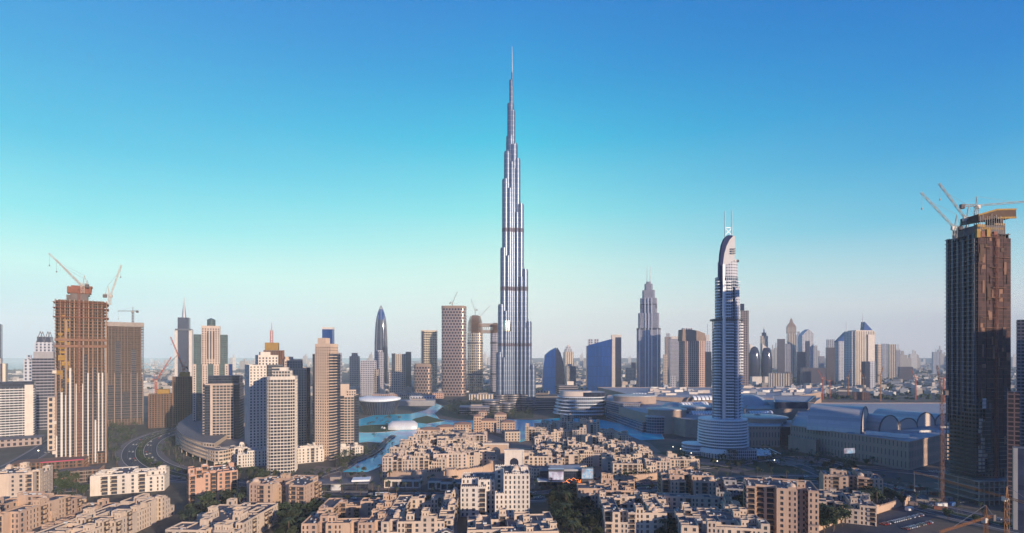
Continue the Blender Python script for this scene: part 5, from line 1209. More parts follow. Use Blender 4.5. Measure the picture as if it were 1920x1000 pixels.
    if deep:
        g = MB()
        for w_ in deep:
            x, y, z, dx, dy, a_, hh = w_; a_ /= 2; hh /= 2
            g.face([(x-dx*a_,y-dy*a_,z-hh),(x+dx*a_,y+dy*a_,z-hh),(x+dx*a_,y+dy*a_,z+hh),(x-dx*a_,y-dy*a_,z+hh)], 0)
        o = g.build('balcony_door', M['glass_pane2'], t); o['kind'] = 'stuff'
    cells = [(H[j][i], i, j) for j in range(ny) for i in range(nx) if H[j][i] > 0]; r.shuffle(cells); used = 0
    ctr = lambda i, j: (x0+(i+.5)*cell, y0+(j+.5)*cell)
    for (k, i, j) in sorted(cells[:max(6, turrets*3)], reverse=True)[:turrets]:           # wind-tower like roof rooms, open at the top
        x, y = ctr(i, j); z = k*fh; s = cell*.82; q = MB(); hh = 3.0+r.random()*1.2
        for u in range(4):
            pl = rect(x, y, s, s); holes(q, [], pl[u], pl[(u+1) % 4], z, z+hh-.2, s/2, hh-.2, .7, 1.4, .5)
        q.box(x, y, z, z+hh-.7, s-.9, s-.9, 0, 1)
        for ox, oy, w_, d in ((0,-s/2,s+.5,.5),(0,s/2,s+.5,.5),(-s/2,0,.46,s-.5),(s/2,0,.46,s-.5)): q.box(x+ox, y+oy, z+hh-.2, z+hh+.45-.02*(w_ < 1), w_, d, 0, bot=True)
        q.build('roof_turret', [M[wall], M['wood']], t)
    for (k, i, j) in cells[turrets*3:turrets*3+domes]:
        x, y = ctr(i, j); z = k*fh; q = MB(); q.box(x, y, z, z+1.9, cell*.74, cell*.74); db = q.build('dome_base', M[wall], t)
        q = MB(); q.dome(x, y, z+1.9, cell*.4, cell*.38, 16, 5); q.cyl(x, y, z+1.9+cell*.33, z+2.7+cell*.33, .1, n=5); q.build('dome', M['dome'], db)
    for (k, i, j) in (cells*2)[:(26 if limit >= 90 else acs)]:
        x, y = ctr(i, j); q = MB(); q.box(x+r.uniform(-1.6,1.6), y+r.uniform(-1.6,1.6), k*fh+.1, k*fh+r.uniform(.6,1.3), r.uniform(.7,2.6), r.uniform(.6,1.1), r.choice((0,1.57)), bot=True); q.build('air_conditioner', M['ac'], ro)
    return t
def hpx(top, base): return 0
HH = heights
def grid(s): return [[int(c) for c in row] for row in s.split()][::-1]     # rows written far side first; last row faces the viewer
# west edge
old_house('pinkish cream block cut by the western edge, many square windows and curved gable', HH(6,6,9,11,False), X(22,425), 432, 18, 'sand2', seed=4, domes=1, turrets=1, balc=.12, limit=100)
old_house('warm lit block in the lower west corner with dark stacked balconies and one small dome', HH(9,11,7,12,True), -338, 362, 2, 'sand', seed=7, domes=2, turrets=2, limit=100)
old_house('long terrace of sunlit flats facing east along the tree lined side street', HH(6,17,4,13,False), -279, 372, 0, 'sand2', seed=21, domes=2, turrets=4, balc=.22, limit=100)
old_house('sprawl of low flat roofs tucked between the corner block and the long sunlit terrace', HH(5,13,3,14,False), -311, 376, 2, 'sand', seed=33, domes=1, turrets=4, limit=40)
old_house('whitest house by the boulevard, square windows on its bright front and shaded balcony flank', grid("45550000 55554440 54555555 44555555 55555544"), -352, 496, 22, 'cream', cell=7, seed=5, domes=0, turrets=1, balc=.18, limit=100)
old_house('salmon pink house of seven storeys with two small domes near the tree lined street', HH(7,6,7,15,False), -262, 466, 34, 'rose', seed=8, domes=2, turrets=1, limit=100)
t = thing('domed_kiosk', 'small round domed kiosk on arches in the street junction west of the white house', 'kiosk', (X(142,440), 440, 0))
mb = MB(); mb.cyl(0,0,5,6.2,7.5,n=8); mb.dome(0,0,6.2,4.6,3.2,16,5); mb.build('dome', M['dome'], t)
for i in range(8): a = math.pi*2*(i+.5)/8; mb = MB(); mb.box(6.6*math.cos(a),6.6*math.sin(a),0,5,1.4,1.4,a); mb.build('pillar', M['sand'], t)
old_house('seven storey sand house with corner bays and two domes beside the boulevard lawn', grid("66667770 67777776 77766777 77760777 07770077"), X(531,425), 428, -8, 'sand', cell=6.6, seed=15, domes=2, turrets=1, limit=100, balc=.33)
old_house('narrow stepped terrace running down to the lower edge west of the big courtyard block', HH(8,12,4,17,False), -196, 366, -3, 'sand2', seed=44, domes=1, turrets=5, limit=100)
old_house('large courtyard block of stepped sand roofs beside the hedge garden', HH(10,12,4,18,True), -113, 380, 3, 'sand', seed=23, domes=1, turrets=6, balc=.3, limit=100)
old_house('domed courtyard block with many small roof rooms next to the glazed arcade', HH(9,13,4,27,True), -64, 386, 2, 'sand2', seed=29, domes=5, turrets=5, balc=.3, limit=100)
# white landmark block at the centre
old_house('tall pale block of the centre, stepped wings with small barred windows and two white domes', grid("77777800 7777BBB0 7777BBB0 66770BBB 66600BBB 00005BBB".replace('B','9')), X(928,425), 424, 2, 'cream', cell=6.6, fh=3.7, seed=3, domes=2, turrets=1, balc=.10, limit=100, acs=6, crenel=True, wsc=1.08)
old_house('low sand block at the lower centre in front of the tall pale block', HH(11,8,4,31,False), X(958,352), 352, 4, 'sand2', seed=9, domes=3, turrets=4, limit=100)
t = thing('glazed_arcade', 'long glass roofed arcade between the domed courtyard block and the tall pale block', 'arcade', (-46, 372, 0), .12)
mb = MB(); mb.box(0,0,0,7,15,56,0,0,1); mb.build('wall', [M['sand2'], M['roof_deck']], t)
mb = MB()
for i in range(9):
    y = -25+i*6.2
    for s in (-1, 1): mb.face([(s*5,y,7.3),(0,y,9.8),(0,y+5.4,9.8),(s*5,y+5.4,7.3)][::s] , 0)
mb.build('glass_roof', M['glass_pane2'], t)
for i in range(10): mb = MB(); y = -25.4+i*6.2; mb.beam((-5.2,y,7.2),(0,y,10),.5); mb.beam((5.2,y,7.2),(0,y,10),.5); mb.build('roof_rib', M['white_metal'], t)
# east of the centre
old_house('low block with flat roofs and one turret on the avenue corner east of the centre', HH(9,6,5,36,False), X(1136,436), 436, -3, 'sand', seed=14, domes=0, turrets=4, limit=90)
old_house('courtyard house with white trimmed parapets and small dome, east of the tree filled street', HH(8,9,5,37,True), X(1186,378), 384, -4, 'sand2', seed=19, domes=2, turrets=3, limit=100)
old_house('six storey sand house with two pale domes and hanging timber balconies by the boulevard', grid("6667766 6777776 7787777 6770777 0660666"), X(1287,450), 452, -6, 'sand', cell=6.0, seed=26, domes=2, turrets=1, balc=.35, limit=100)
old_house('wide courtyard building with inner loggia below the timber balconied house', HH(12,10,4,41,True), X(1310,392), 398, -8, 'sand2', seed=40, domes=1, turrets=4, limit=100)
old_house('angular block at the lower edge with bright roof rims, east of the wide courtyard building', HH(10,8,5,43,False), X(1352,345), 350, -10, 'sand2', seed=46, domes=0, turrets=5, balc=.3, limit=100)
old_house('tallest sand apartment block of the eastern old town with twin deep balcony stacks', grid("8899999 999AAA9 9AAAAAA A9AA9AA A00AA0A".replace('A','9')), X(1463,372), 374, -20, 'sand', cell=6.3, fh=3.75, seed=51, domes=3, turrets=1, balc=.38, limit=100)
old_house('shaded house behind the tallest apartment block, low with white roof pipes', HH(8,5,4,53,False), X(1372,450), 452, -14, 'grey', seed=54, domes=2, turrets=1, limit=50)
old_house('four storey stepped block between the tallest apartment block and the crenellated wall', HH(8,8,4,55,False), X(1576,412), 414, -24, 'sand2', seed=57, domes=0, turrets=3, limit=90)
old_house('six storey house with two pale domes nearest the eastern junction', grid("5566665 6666766 6776776 6660666"), X(1596,462), 464, -22, 'sand', cell=6.2, seed=61, domes=2, turrets=1, balc=.3, limit=90)
# crenellated wall of the car park
t = thing('crenellated_wall', 'long sand coloured crenellated wall with gatehouse edging the car park', 'wall', (0,0,0))
P = [Vector(G(*p)) for p in [(1500,1012),(1560,985),(1640,965),(1705,944)]]
mb = MB()
for a, b in zip(P, P[1:]):
    d = (b-a).normalized(); n = int((b-a).length/2.2)
    mb.prism([tuple(a+Vector((d.y,-d.x))*.4), tuple(b+Vector((d.y,-d.x))*.4), tuple(b-Vector((d.y,-d.x))*.4), tuple(a-Vector((d.y,-d.x))*.4)], 0, 5.2)
    for i in range(n): p = a+d*(i+.5)*2.2; mb.box(p.x, p.y, 5.2, 6.2, 1.1, .7, math.atan2(d.y, d.x))
mb.build('wall', M['sand'], t)
for f in (.15, .5, .9):
    p = P[1]+(P[3]-P[1])*f; mb = MB(); mb.box(p.x, p.y, 0, 7, 7, 5, math.atan2(*(P[3]-P[1]).yx)); mb.build('gatehouse', M['sand'], t)

# ---------------------------------------------------------------- lagoon side old town
cols = ('sand','sand2','beige2','sand2','cream','beige')
def row(n, pts, base, lab, seed, nx=5, ny=4, limit=24, **kw):
    for i, (px, py) in enumerate(pts):
        x, y = G(px, py); rr_ = random.Random(seed+i)
        H = HH(rr_.choice((nx-1,nx,nx+1)), ny, base+rr_.choice((-1,0,0)), seed+i*3, False)
        old_house(lab[i], H, x, y, rr_.uniform(-14,14), cols[(seed+i*2) % 6], cell=5.0, fh=3.4, seed=seed*3+i, domes=rr_.choice((0,0,1)), turrets=rr_.choice((1,2)), balc=.2, limit=limit, acs=2, group=None, wsc=1.15, **kw)
W1 = ['row house','arcade house','corner house','terrace house','gable house','roof garden house','stepped house','towered house']
def labs(n, place, seed):
    r = random.Random(seed); adj = ['pale','sandy','beige','cream','honey','buff','pinkish','whitish','tan','ochre']; frm = ['cube shaped','stepped','long','narrow','L shaped','compact','broad','irregular','squat','tiered']; ft = ['dark window slots','one roof turret','two roof turrets','small dome','timber balconies','open roof terrace','square parapets','high parapet','arched openings','flat grey roof']
    out = []
    seen = set()
    while len(out) < n:
        l = f"{r.choice(frm)} {r.choice(adj)} house, {r.choice(ft)}, {place}"
        if l not in seen: seen.add(l); out.append(l)
    return out
# castle-like terrace wall with its row of flats (west half)
t = thing('castle_wall', 'long battered sandstone retaining wall with round bastions under the lagoon side flats', 'wall', (0,0,0))
cw = [Vector(G(*p)) for p in [(726,903),(775,905),(790,907),(845,902),(905,893),(925,884)]]
def thick_wall(mb, P, th, z0, z1, cren=False):
    for a, b in zip(P, P[1:]):
        d = (b-a).normalized(); n = Vector((d.y,-d.x))*th/2
        mb.prism([tuple(a+n), tuple(b+n), tuple(b-n), tuple(a-n)], z0, z1)
        if cren:
            k_ = int((b-a).length/1.8)
            for i in range(k_): p = a+d*(i+.5)*1.8; mb.box(p.x, p.y, z1, z1+.8, .9, th*.9, math.atan2(d.y, d.x))
mb = MB(); thick_wall(mb, cw, 1.2, 0, 9.5, True); mb.build('wall', M['sand'], t)
for p in (cw[2], cw[3], cw[5]): mb = MB(); mb.cyl(p.x, p.y, 0, 12, 6.5, 5.6, 20); [mb.box(p.x+5.4*math.cos(a), p.y+5.4*math.sin(a), 12, 13, .9, .6, a+math.pi/2) for a in [i*math.pi/8 for i in range(16)]]; mb.build('bastion', M['sand'], t)
mb = MB(); mb.box(X(753,515), 514, 0, 7, 8, 3); mb.build('tunnel_mouth', M['concrete_dark'], t)
row(6, [(748,892),(782,891),(812,888),(843,885),(873,882),(903,877)], 6, ['westernmost lagoon side flats with even rows of arched windows above the castle wall','lagoon side flats with a slim spire turret on the castle wall','third lagoon side flats with brown timber screens over the castle wall','lagoon side flats between two bastions of the castle wall','lagoon side flats with wide shaded loggias over the castle wall','easternmost lagoon side flats at the last bastion of the castle wall'], 71, nx=6, ny=4, limit=60)
row(9, [(752,866),(790,868),(822,866),(856,862),(888,858),(770,852),(806,850),(838,849),(870,845)], 5, labs(9, 'behind the castle wall flats', 1), 91, nx=5, ny=4)
row(5, [(795,836),(828,834),(862,832),(893,838),(905,856)], 5, labs(5, 'at the western lagoon tip', 2), 113, nx=5, ny=4)
# souk palace with hipped brown roofs and the great arch
SKY = 700.0
t = thing('souk_palace', 'rambling souk palace with brown hipped roofs, towers and a tall pointed arch gate', 'souk', (0,0,0))
def hip(x, y, w_, d, z, h, rot=0.0, nm='hipped_roof'):
    mb = MB(); A = rect(x, y, w_+2, d+2, rot); B = rect(x, y, w_*.3, d*.15, rot); mb.loft([[(p[0],p[1],z) for p in A],[(p[0],p[1],z+h) for p in B]], 0, False); mb.build(nm, M['terracotta'], t)
wn_ = []
for (px, py, w_, d, h, hp) in ((805,822,30,20,14,3),(835,818,26,18,15,3),(868,815,26,20,17,3),(895,812,12,12,27,3),(915,810,26,18,19,3),(938,803,20,16,24,3.5),(952,812,22,20,18,3),(905,800,14,14,26,3),(860,826,24,18,14,0),(838,838,26,18,16,0),(960,826,22,18,14,0),(880,836,26,18,16,0)):
    x, y = G(px, py); mb = MB(); pl = rect(x, y, w_, d, .1)
    for i in range(4): holes(mb, wn_, pl[i], pl[(i+1) % 4], 0, h, 4.2, 4.2, 2.2, 2.6, .5)
    mb.face([(a, b, h-.02) for a, b in pl], 1); mb.build('wing', [M['sand' if hp else 'sand2'], M['roof_deck']], t)
    if hp: hip(x, y, w_, d, h, hp, .1)
put_windows(t, wn_, 90)
def arch_gate(label, px, Y, w_, d, h, aw, ah, wall, name='arched_gate', dome=None):
    t = thing(name, label, 'gate', (X(px,Y), Y, 0)); mb = MB(); n = 10
    prof = [(-aw/2, 0)]+[(-aw/2*math.cos(math.pi*i/n), ah-aw/2*.9+aw/2*1.15*math.sin(math.pi*i/n)**.9 if 0 < i < n else ah-aw/2*.9) for i in range(n+1)]+[(aw/2, 0)]
    for y, s in ((-d/2, 1), (d/2, -1)):
        L = [(-w_/2,y,0),(-aw/2,y,0),(-aw/2,y,h),(-w_/2,y,h)]; R_ = [(aw/2,y,0),(w_/2,y,0),(w_/2,y,h),(aw/2,y,h)]
        mb.face(L[::s]); mb.face(R_[::s])
        for i in range(1, len(prof)-2):
            (x0, z0), (x1, z1) = prof[i], prof[i+1]; mb.face([(x0,y,z0),(x1,y,z1),(x1,y,h),(x0,y,h)][::s])
    for (x0, z0), (x1, z1) in zip(prof, prof[1:]): mb.face([(x0,-d/2,z0),(x0,d/2,z0),(x1,d/2,z1),(x1,-d/2,z1)])
    mb.wall((w_/2,-d/2),(w_/2,d/2),0,h); mb.wall((-w_/2,d/2),(-w_/2,-d/2),0,h); mb.face([(-w_/2,-d/2,h),(w_/2,-d/2,h),(w_/2,d/2,h),(-w_/2,d/2,h)])
    mb.build('wall', M[wall], t)
    fr = MB(); fr.box(0,-d/2-.3,h-.9,h+.6,w_+1,.5,bot=True)
    for s in (-1,1): fr.box(s*(w_/2-.6),-d/2-.25,0,h-.95,1.0,.4)
    fr.build('portal_frame', M['cream'], t); return t
arch_gate('tall white portal with pointed arch standing alone between the two halves of the old town', 964, 555, 20, 7, 26, 9, 17, 'cream')
arch_gate('great pointed arch gate of the souk facing the square', 930, 640, 30, 12, 19, 11, 14, 'sand')
for i in range(7):
    t = thing('arcade_bay', ['first','second','third','fourth','fifth','sixth','seventh'][i]+' low arcade bay counted eastward from the great souk arch', 'arcade', (X(955+i*8,640), 642, 0)); mb = MB(); mb.box(-1.9,0,0,9,1.2,5); mb.box(1.9,0,0,9,1.2,5); mb.box(0,0,9,12,5.05,5,bot=True); mb.build('arch', M['sand'], t)
# east half
row(9, [(1018,846),(1045,852),(1075,858),(1018,866),(1046,872),(1008,884),(1035,885),(1066,880),(1092,872)], 5, labs(9, 'behind the cinema pavilion', 3), 131, nx=5, ny=4, limit=30)
row(10, [(1005,825),(1030,828),(1058,825),(1086,828),(1020,812),(1048,812),(1080,813),(1112,815),(1100,803),(1062,800)], 5, labs(10, 'on the lagoon promontory', 4), 157, nx=5, ny=4, limit=20)
row(12, [(1112,835),(1140,842),(1132,858),(1160,860),(1168,845),(1182,872),(1205,868),(1195,858),(1168,828),(1140,822),(1122,872),(1150,880)], 4, labs(12, 'round the planted court', 5), 171, nx=5, ny=4, limit=26)
row(5, [(1175,893),(1203,891),(1232,888),(1262,884),(1285,878)], 4, labs(5, 'on the southern terrace', 6), 199, nx=6, ny=3, limit=40)
t = thing('castle_wall', 'low sandstone wall with arches under the southern terrace of the eastern old town', 'wall', (0,0,0))
mb = MB(); thick_wall(mb, [Vector(G(*p)) for p in [(1152,905),(1210,902),(1262,896),(1300,886)]], 1.2, 0, 6.5, True); mb.build('wall', M['sand'], t)
t = thing('curved_arcade_block', 'curved pale block with small arched windows behind the cinema pavilion', 'arcade block', (0,0,0)); mb = MB(); wn_ = []
P = [Vector(G(*p)) for p in [(980,893),(1000,898),(1030,899),(1062,897),(1100,893)]]
for a, b in zip(P, P[1:]): holes(mb, wn_, tuple(a), tuple(b), 0, 11, 3.4, 3.6, 1.3, 2.0)
Q = [p+Vector((0,12)) for p in P]; mb.face([(p.x,p.y,11) for p in P]+[(p.x,p.y,11) for p in Q[::-1]], 1)
for a, b in zip(Q[::-1], Q[::-1][1:]): mb.wall(tuple(a), tuple(b), 0, 11)
mb.build('wall', [M['sand2'], M['roof_deck']], t); put_windows(t, wn_, 40)
# podium houses at the foot of the western towers
for (px, Y, nx, seed, lab) in ((440,622,8,201,'white stepped podium houses west of the cream gridded tower'),(478,606,7,203,'white stepped podium houses touching the cream gridded tower'),(575,625,7,207,'pale stepped podium houses between the cream and the tallest beige tower'),(598,640,5,211,'small pale podium house at the foot of the tallest beige tower'),(655,668,6,213,'low pale podium house under the slim lagoon edge tower')):
    old_house(lab, HH(nx,4,5 if px < 620 else 3,seed,False), X(px,Y), Y, 24 if px < 500 else 30, 'cream', cell=5, seed=seed, domes=0, turrets=1, balc=.1, limit=70, name='podium_house', roof='roof_pale')
# ---------------------------------------------------------------- trees
M['leaf'] = plain('dark_foliage', (.03,.052,.024), .9, var=.5, scale=.7)
M['leaf2'] = plain('olive_foliage', (.048,.06,.028), .9, var=.5, scale=.7)
M['frond'] = plain('palm_frond', (.04,.062,.03), .85, var=.4, scale=.7)
M['bark'] = plain('bark', (.13,.09,.07), .9, var=.3, scale=2)
rt = random.Random(11)
def crown_bm(r, rad, zc, n):
    b_ = MB(); cl = [(r.uniform(-1,1)*rad*.6, r.uniform(-1,1)*rad*.6, zc+r.uniform(-.5,.7)*rad*.7, rad*r.uniform(.35,.6)) for _ in range(9)]
    for _ in range(n):
        x, y, z, s = r.choice(cl); d = Vector((r.gauss(0,1), r.gauss(0,1), r.gauss(0,.8))).normalized()*s*r.uniform(.5,1.08)
        c = Vector((x,y,z))+d; u = Vector((r.gauss(0,1),r.gauss(0,1),r.gauss(0,1))).normalized(); v = u.orthogonal().normalized(); a = rad*r.uniform(.07,.15)
        b_.face([c-u*a-v*a*.6, c+u*a-v*a*.6, c+u*a+v*a*.6, c-u*a+v*a*.6])
    return b_
def make_tree(kind, i):
    r = random.Random(kind*10+i); t = thing('leafy_tree', 'dark leafy tree', 'tree', (0,-900,-50))
    b_ = MB(); b_.cyl(0,0,0,3.0,.28,.18,7)
    for k_ in range(4): a = k_*1.6+r.random(); b_.beam((0,0,2.4),(1.3*math.cos(a),1.3*math.sin(a),4.2),.18,0,.07)
    b_.build('trunk', M['bark'], t); crown_bm(r, 3.2 if kind == 0 else 2.5, 5.0, 560).build('crown', M['leaf' if kind == 0 else 'leaf2'], t); return kids(t)
def make_palm(i):
    r = random.Random(60+i); t = thing('date_palm', 'date palm', 'palm', (0,-900,-50)); h = 8.0
    b_ = MB(); b_.cyl(0,0,0,h*.5,.26,.22,7,cap=False); b_.cyl(0,0,h*.5,h,.22,.2,7); b_.build('trunk', M['bark'], t); b_ = MB()
    for k_ in range(22):
        a = k_*2.4; L_ = r.uniform(2.4,3.3); e = r.uniform(.1,1.1); p0 = Vector((0,0,h)); prev = p0; w0 = .32
        dx, dy = math.cos(a), math.sin(a); n = Vector((-dy, dx, 0))
        for s in range(1, 5):
            f = s/4; p = Vector((dx*L_*f, dy*L_*f, h+L_*(math.sin(e)*f-1.0*f*f*.9))); w1 = .42*(1-f*.7)
            b_.face([prev-n*w0, prev+n*w0, p+n*w1, p-n*w1]); prev, w0 = p, w1
    b_.build('crown', M['frond'], t); return kids(t)
TREES = [make_tree(0,0), make_tree(0,1), make_tree(1,2), make_tree(1,3)]; PALMS = [make_palm(0), make_palm(1)]
BLOCKED = []
def blocked(x, y, m=1.0):
    for (cx, cy, c, s, w_, d) in BLOCKED:
        dx, dy = x-cx, y-cy
        if abs(dx*c+dy*s) < w_/2+m and abs(-dx*s+dy*c) < d/2+m: return True
    return False
for o in list(bpy.data.objects):
    if o.parent is None and o.type == 'EMPTY' and o.get('category') in ('apartment house','tower','office','hall','tower under construction'):
        ws = [c for c in bpy.data.objects if c.parent == o and c.name.startswith(('wall','concrete_core'))][:1]
        for c_ in ws:
            bb_ = c_.bound_box; x0, x1 = bb_[0][0], bb_[6][0]; y0, y1 = bb_[0][1], bb_[6][1]; th = o.rotation_euler[2]
            if x1-x0 < 150: BLOCKED.append((o.location.x, o.location.y, math.cos(th), math.sin(th), x1-x0, y1-y0))
def in_poly(x, y, P):
    c = False; j = len(P)-1
    for i in range(len(P)):
        if (P[i][1] > y) != (P[j][1] > y) and x < (P[j][0]-P[i][0])*(y-P[i][1])/(P[j][1]-P[i][1])+P[i][0]: c = not c
        j = i
    return c
def dist_line(x, y, P): return min((Vector((x,y))-p).length for p in P)
used_proto = set()
PLANTS = []
def plant(proto, x, y, label, group, s=None, z=0.15): PLANTS.append((y, x, rt.random(), proto, label, group, s, z))
def plant_now(proto, x, y, label, group, s=None, z=0.15):
    s = rt.uniform(.75,1.25) if s is None else s
    if proto.name not in used_proto:
        used_proto.add(proto.name); proto.location = (x,y,z); proto.rotation_euler = (0,0,rt.random()*6); proto.scale = (s,s,s*rt.uniform(.9,1.15)); proto['label'] = label; proto['group'] = group; return
    dup(proto, (x,y,z), rt.random()*6, (s,s,s*rt.uniform(.9,1.15)), label, group)
def zone(poly, n, lab, palm=.2, s=(.8,1.3), gap=3.0, road=True):
    P = [G(*p) for p in poly]; xs = [p[0] for p in P]; ys = [p[1] for p in P]; done = []; tries = 0
    while len(done) < n and tries < n*30:
        tries += 1; x, y = rt.uniform(min(xs), max(xs)), rt.uniform(min(ys), max(ys))
        if not in_poly(x, y, P) or blocked(x, y, 1.2) or any((x-a)**2+(y-b)**2 < gap*gap for a, b in done): continue
        if road and (dist_line(x, y, BLV) < 20 or dist_line(x, y, HWY) < 21): continue
        done.append((x, y)); pp = rt.random() < palm; pr = rt.choice(PALMS if pp else TREES)
        plant(pr, x, y, ('date palm ' if pp else 'dark leafy tree ')+lab, ('palms ' if pp else 'trees ')+lab, rt.uniform(*s))
zone([(1035,938),(1070,935),(1140,1000),(1130,1030),(1050,1030),(1030,980)], 46, 'in the tree filled street east of the pale centre block', .15, (1.3,2.1), 4.2)
zone([(530,965),(600,950),(612,1010),(520,1020)], 30, 'in the hedge garden west of the big courtyard block', .05, (1.2,1.9), 4)
zone([(1225,950),(1275,940),(1275,1020),(1235,1020)], 24, 'in the lane beside the wide courtyard building', .1, (1.2,1.8), 4)
zone([(1378,935),(1412,930),(1405,1030),(1375,1030)], 16, 'in the gap beside the tallest sand block', .1, (1.2,1.9), 4)
zone([(1505,960),(1570,955),(1600,975),(1560,1000),(1500,1010)], 24, 'behind the crenellated car park wall', .15, (1.2,2), 4)
zone([(1600,905),(1665,915),(1700,940),(1610,960)], 24, 'below the two domed house by the eastern junction', .15, (1.2,1.9), 4)
zone([(1290,842),(1500,850),(1640,872),(1620,890),(1420,888),(1240,862)], 110, 'in the gardens round the ringed hotel drum', .3, (.8,1.4), 4)
zone([(822,772),(850,752),(940,756),(1000,772),(1000,784),(860,786)], 100, 'on the wooded island below the tallest tower', .15, (1.1,1.9), 6, False)
zone([(200,800),(262,800),(250,835),(238,868),(215,880),(200,850)], 60, 'on the slope west of the curving highway', .25, (.9,1.5), 4)
zone([(296,835),(330,822),(345,858),(380,880),(330,890),(300,870)], 34, 'between the highway and the curved podium', .5, (.8,1.2), 4)
zone([(420,880),(560,900),(640,880),(660,872),(600,905),(430,905)], 46, 'along the verge in front of the podium houses', .5, (.8,1.2), 4)
zone([(640,850),(680,846),(715,848),(690,862),(650,880),(620,878)], 26, 'on the lagoon bank under the slim tower', .6, (.9,1.4), 4)
zone([(400,940),(480,935),(470,960),(340,1010),(330,990)], 26, 'lining the side street by the salmon pink house', .3, (1.1,1.8), 4.5)
zone([(50,905),(150,905),(170,935),(120,960),(70,945)], 22, 'round the little domed kiosk', .4, (1.1,1.7), 4.5)
zone([(1090,820),(1170,822),(1180,872),(1100,868)], 50, 'in the planted court of the eastern old town', .4, (.7,1.2), 4)
zone([(705,880),(900,905),(1000,905),(1000,915),(800,918),(640,915),(620,900)], 40, 'on the square below the castle wall', .75, (.8,1.2), 5)
zone([(1000,905),(1300,892),(1320,902),(1150,908),(1010,914)], 26, 'along the avenue by the cinema pavilion', .5, (.8,1.2), 5)
zone([(672,795),(700,786),(760,786),(742,815),(700,822)], 18, 'round the oval park lawn', .4, (.8,1.3), 6)
zone([(1010,795),(1080,790),(1130,798),(1060,812),(1015,815)], 22, 'among the promontory houses', .7, (.9,1.3), 5)
zone([(700,812),(760,840),(745,862),(715,880),(700,875)], 10, 'by the bridge over the lagoon', .6, (.8,1.2), 5)
def along(P, off, gap, lab, k='palm', s0=0.0):
    Q = offset(P, off); acc = s0
    for i in range(len(Q)-1):
        a, b = Q[i], Q[i+1]; L_ = (b-a).length
        while acc < L_:
            p = a+(b-a)*acc/L_; acc += gap
            if not blocked(p.x, p.y, 1) and abs(p.x) < p.y*1.0: plant(rt.choice(PALMS if k == 'palm' else TREES), p.x, p.y, ('date palm ' if k == 'palm' else 'leafy tree ')+lab, ('palms ' if k == 'palm' else 'trees ')+lab, rt.uniform(.8,1.1))
        acc -= L_
along(BLV, 0, 16, 'in the median of the boulevard'); along(HWY, 0, 15, 'in the median of the curving highway', 'tree')
along(BLV, 20, 15, 'on the lagoon side pavement of the boulevard'); along(BLV, -20, 17, 'on the near pavement of the boulevard', 'tree')
cnt_ = [0, 0]; TB = MB(); rest_n = 0
for (y, x, _, pr, lb, gr, s, z) in sorted(PLANTS, key=lambda e: e[:3]):
    if abs(x) > y*.985: continue
    k_ = int(pr in PALMS)
    if cnt_[k_] < 296: cnt_[k_] += 1; plant_now(pr, x, y, lb, gr, s, z)
    else:
        rest_n += 1; TB.cyl(x, y, 0, 3.5*s, .3, .2, 5, 1)
        c = crown_bm(rt, 3.0*s, 5*s, 60)
        for f in c.f: TB.face([(c.v[i][0]*1.25+x, c.v[i][1]*1.25+y, c.v[i][2]) for i in f])
if TB.v: TB.build('background_foliage', [M['leaf'], M['bark']])['kind'] = 'stuff'
# far woods beyond the mall: nobody could count these
b = MB(); r = random.Random(77)
for _ in range(5200):
    Y = r.uniform(1500, 5200); px = r.choice((r.uniform(1470, 1780), r.uniform(1400, 1980), r.uniform(-80, 330), r.uniform(300, 1400)))
    if Y < 1900 and px < 1450: continue
    x = X(px, Y)
    if px < 1400 and (math.sin(x*.004)+math.cos(Y*.003)) < .3: continue
    s = r.uniform(4, 10); h = r.uniform(4, 9); a = r.random()*3
    for k_ in range(3): a2 = a+k_*2.1; c = (x+s*.4*math.cos(a2), Y+s*.4*math.sin(a2)); b.box(c[0], c[1], 0, h*r.uniform(.6,1), s*.7, s*.7, a2)
far = b.build('far_woodland', M['leaf']); far['kind'] = 'stuff'
# ---------------------------------------------------------------- low city out to the horizon
b = MB(); r = random.Random(78); near = []
M['farwall'] = plain('far_house_wall', (.46,.40,.36), .9, var=.3, scale=.01); M['farwhite'] = plain('far_white_wall', (.66,.62,.58), .9, var=.15, scale=.01)
for _ in range(6500):
    Y = 1650*math.exp(r.random()*1.75); px = r.uniform(-60, 1980); x = X(px, Y)
    if px < 150 and Y > 4200: continue
    if math.sin(x*.003+1)*math.cos(Y*.0022) < -.35: continue
    h = r.choice((5,6,7,9,12,16)) if Y < 5000 or r.random() < .9 else r.uniform(20, 70)
    w_, d = r.uniform(10, 34), r.uniform(10, 26)
    near.append((Y, x, w_, d, h, r.random()*3, r.random()))
near.sort()
bx_ = MB(); bx_.box(0,0,0,1,1,1,0,0,1); bx_.box(.1,.1,1,1.25,.3,.3,0,0,1); M_A = bx_.build('low_house', [M['farwall'], M['roof_pale']]); bx_.v = list(bx_.v); M_B = bx_.build('low_house', [M['farwhite'], M['roof_pale']])
M_A['category'] = M_B['category'] = 'house'; first = {0: M_A, 1: M_B}; cnt = 0; fs = MB()
for (Y, x, w_, d, h, a, q) in near:
    if cnt < 285:
        k_ = int(q > .6); o = first.pop(k_) if k_ in first else (M_A if k_ == 0 else M_B).copy()
        if not o.users_collection: COL.objects.link(o)
        o.location = (x, Y, 0); o.scale = (w_, d, h); o.rotation_euler = (0, 0, a); o['label'] = 'low flat roofed tan house on the hazy plain' if k_ == 0 else 'low flat roofed white house on the hazy plain'; o['group'] = 'tan houses on the plain' if k_ == 0 else 'white houses on the plain'; cnt += 1
    else: fs.box(x, Y, 0, h, w_, d, a, 1 if q > .6 else 0, 2)
fs.build('far_city', [M['farwall'], M['farwhite'], M['roof_pale']])['kind'] = 'stuff'
r = random.Random(80); gi = 0
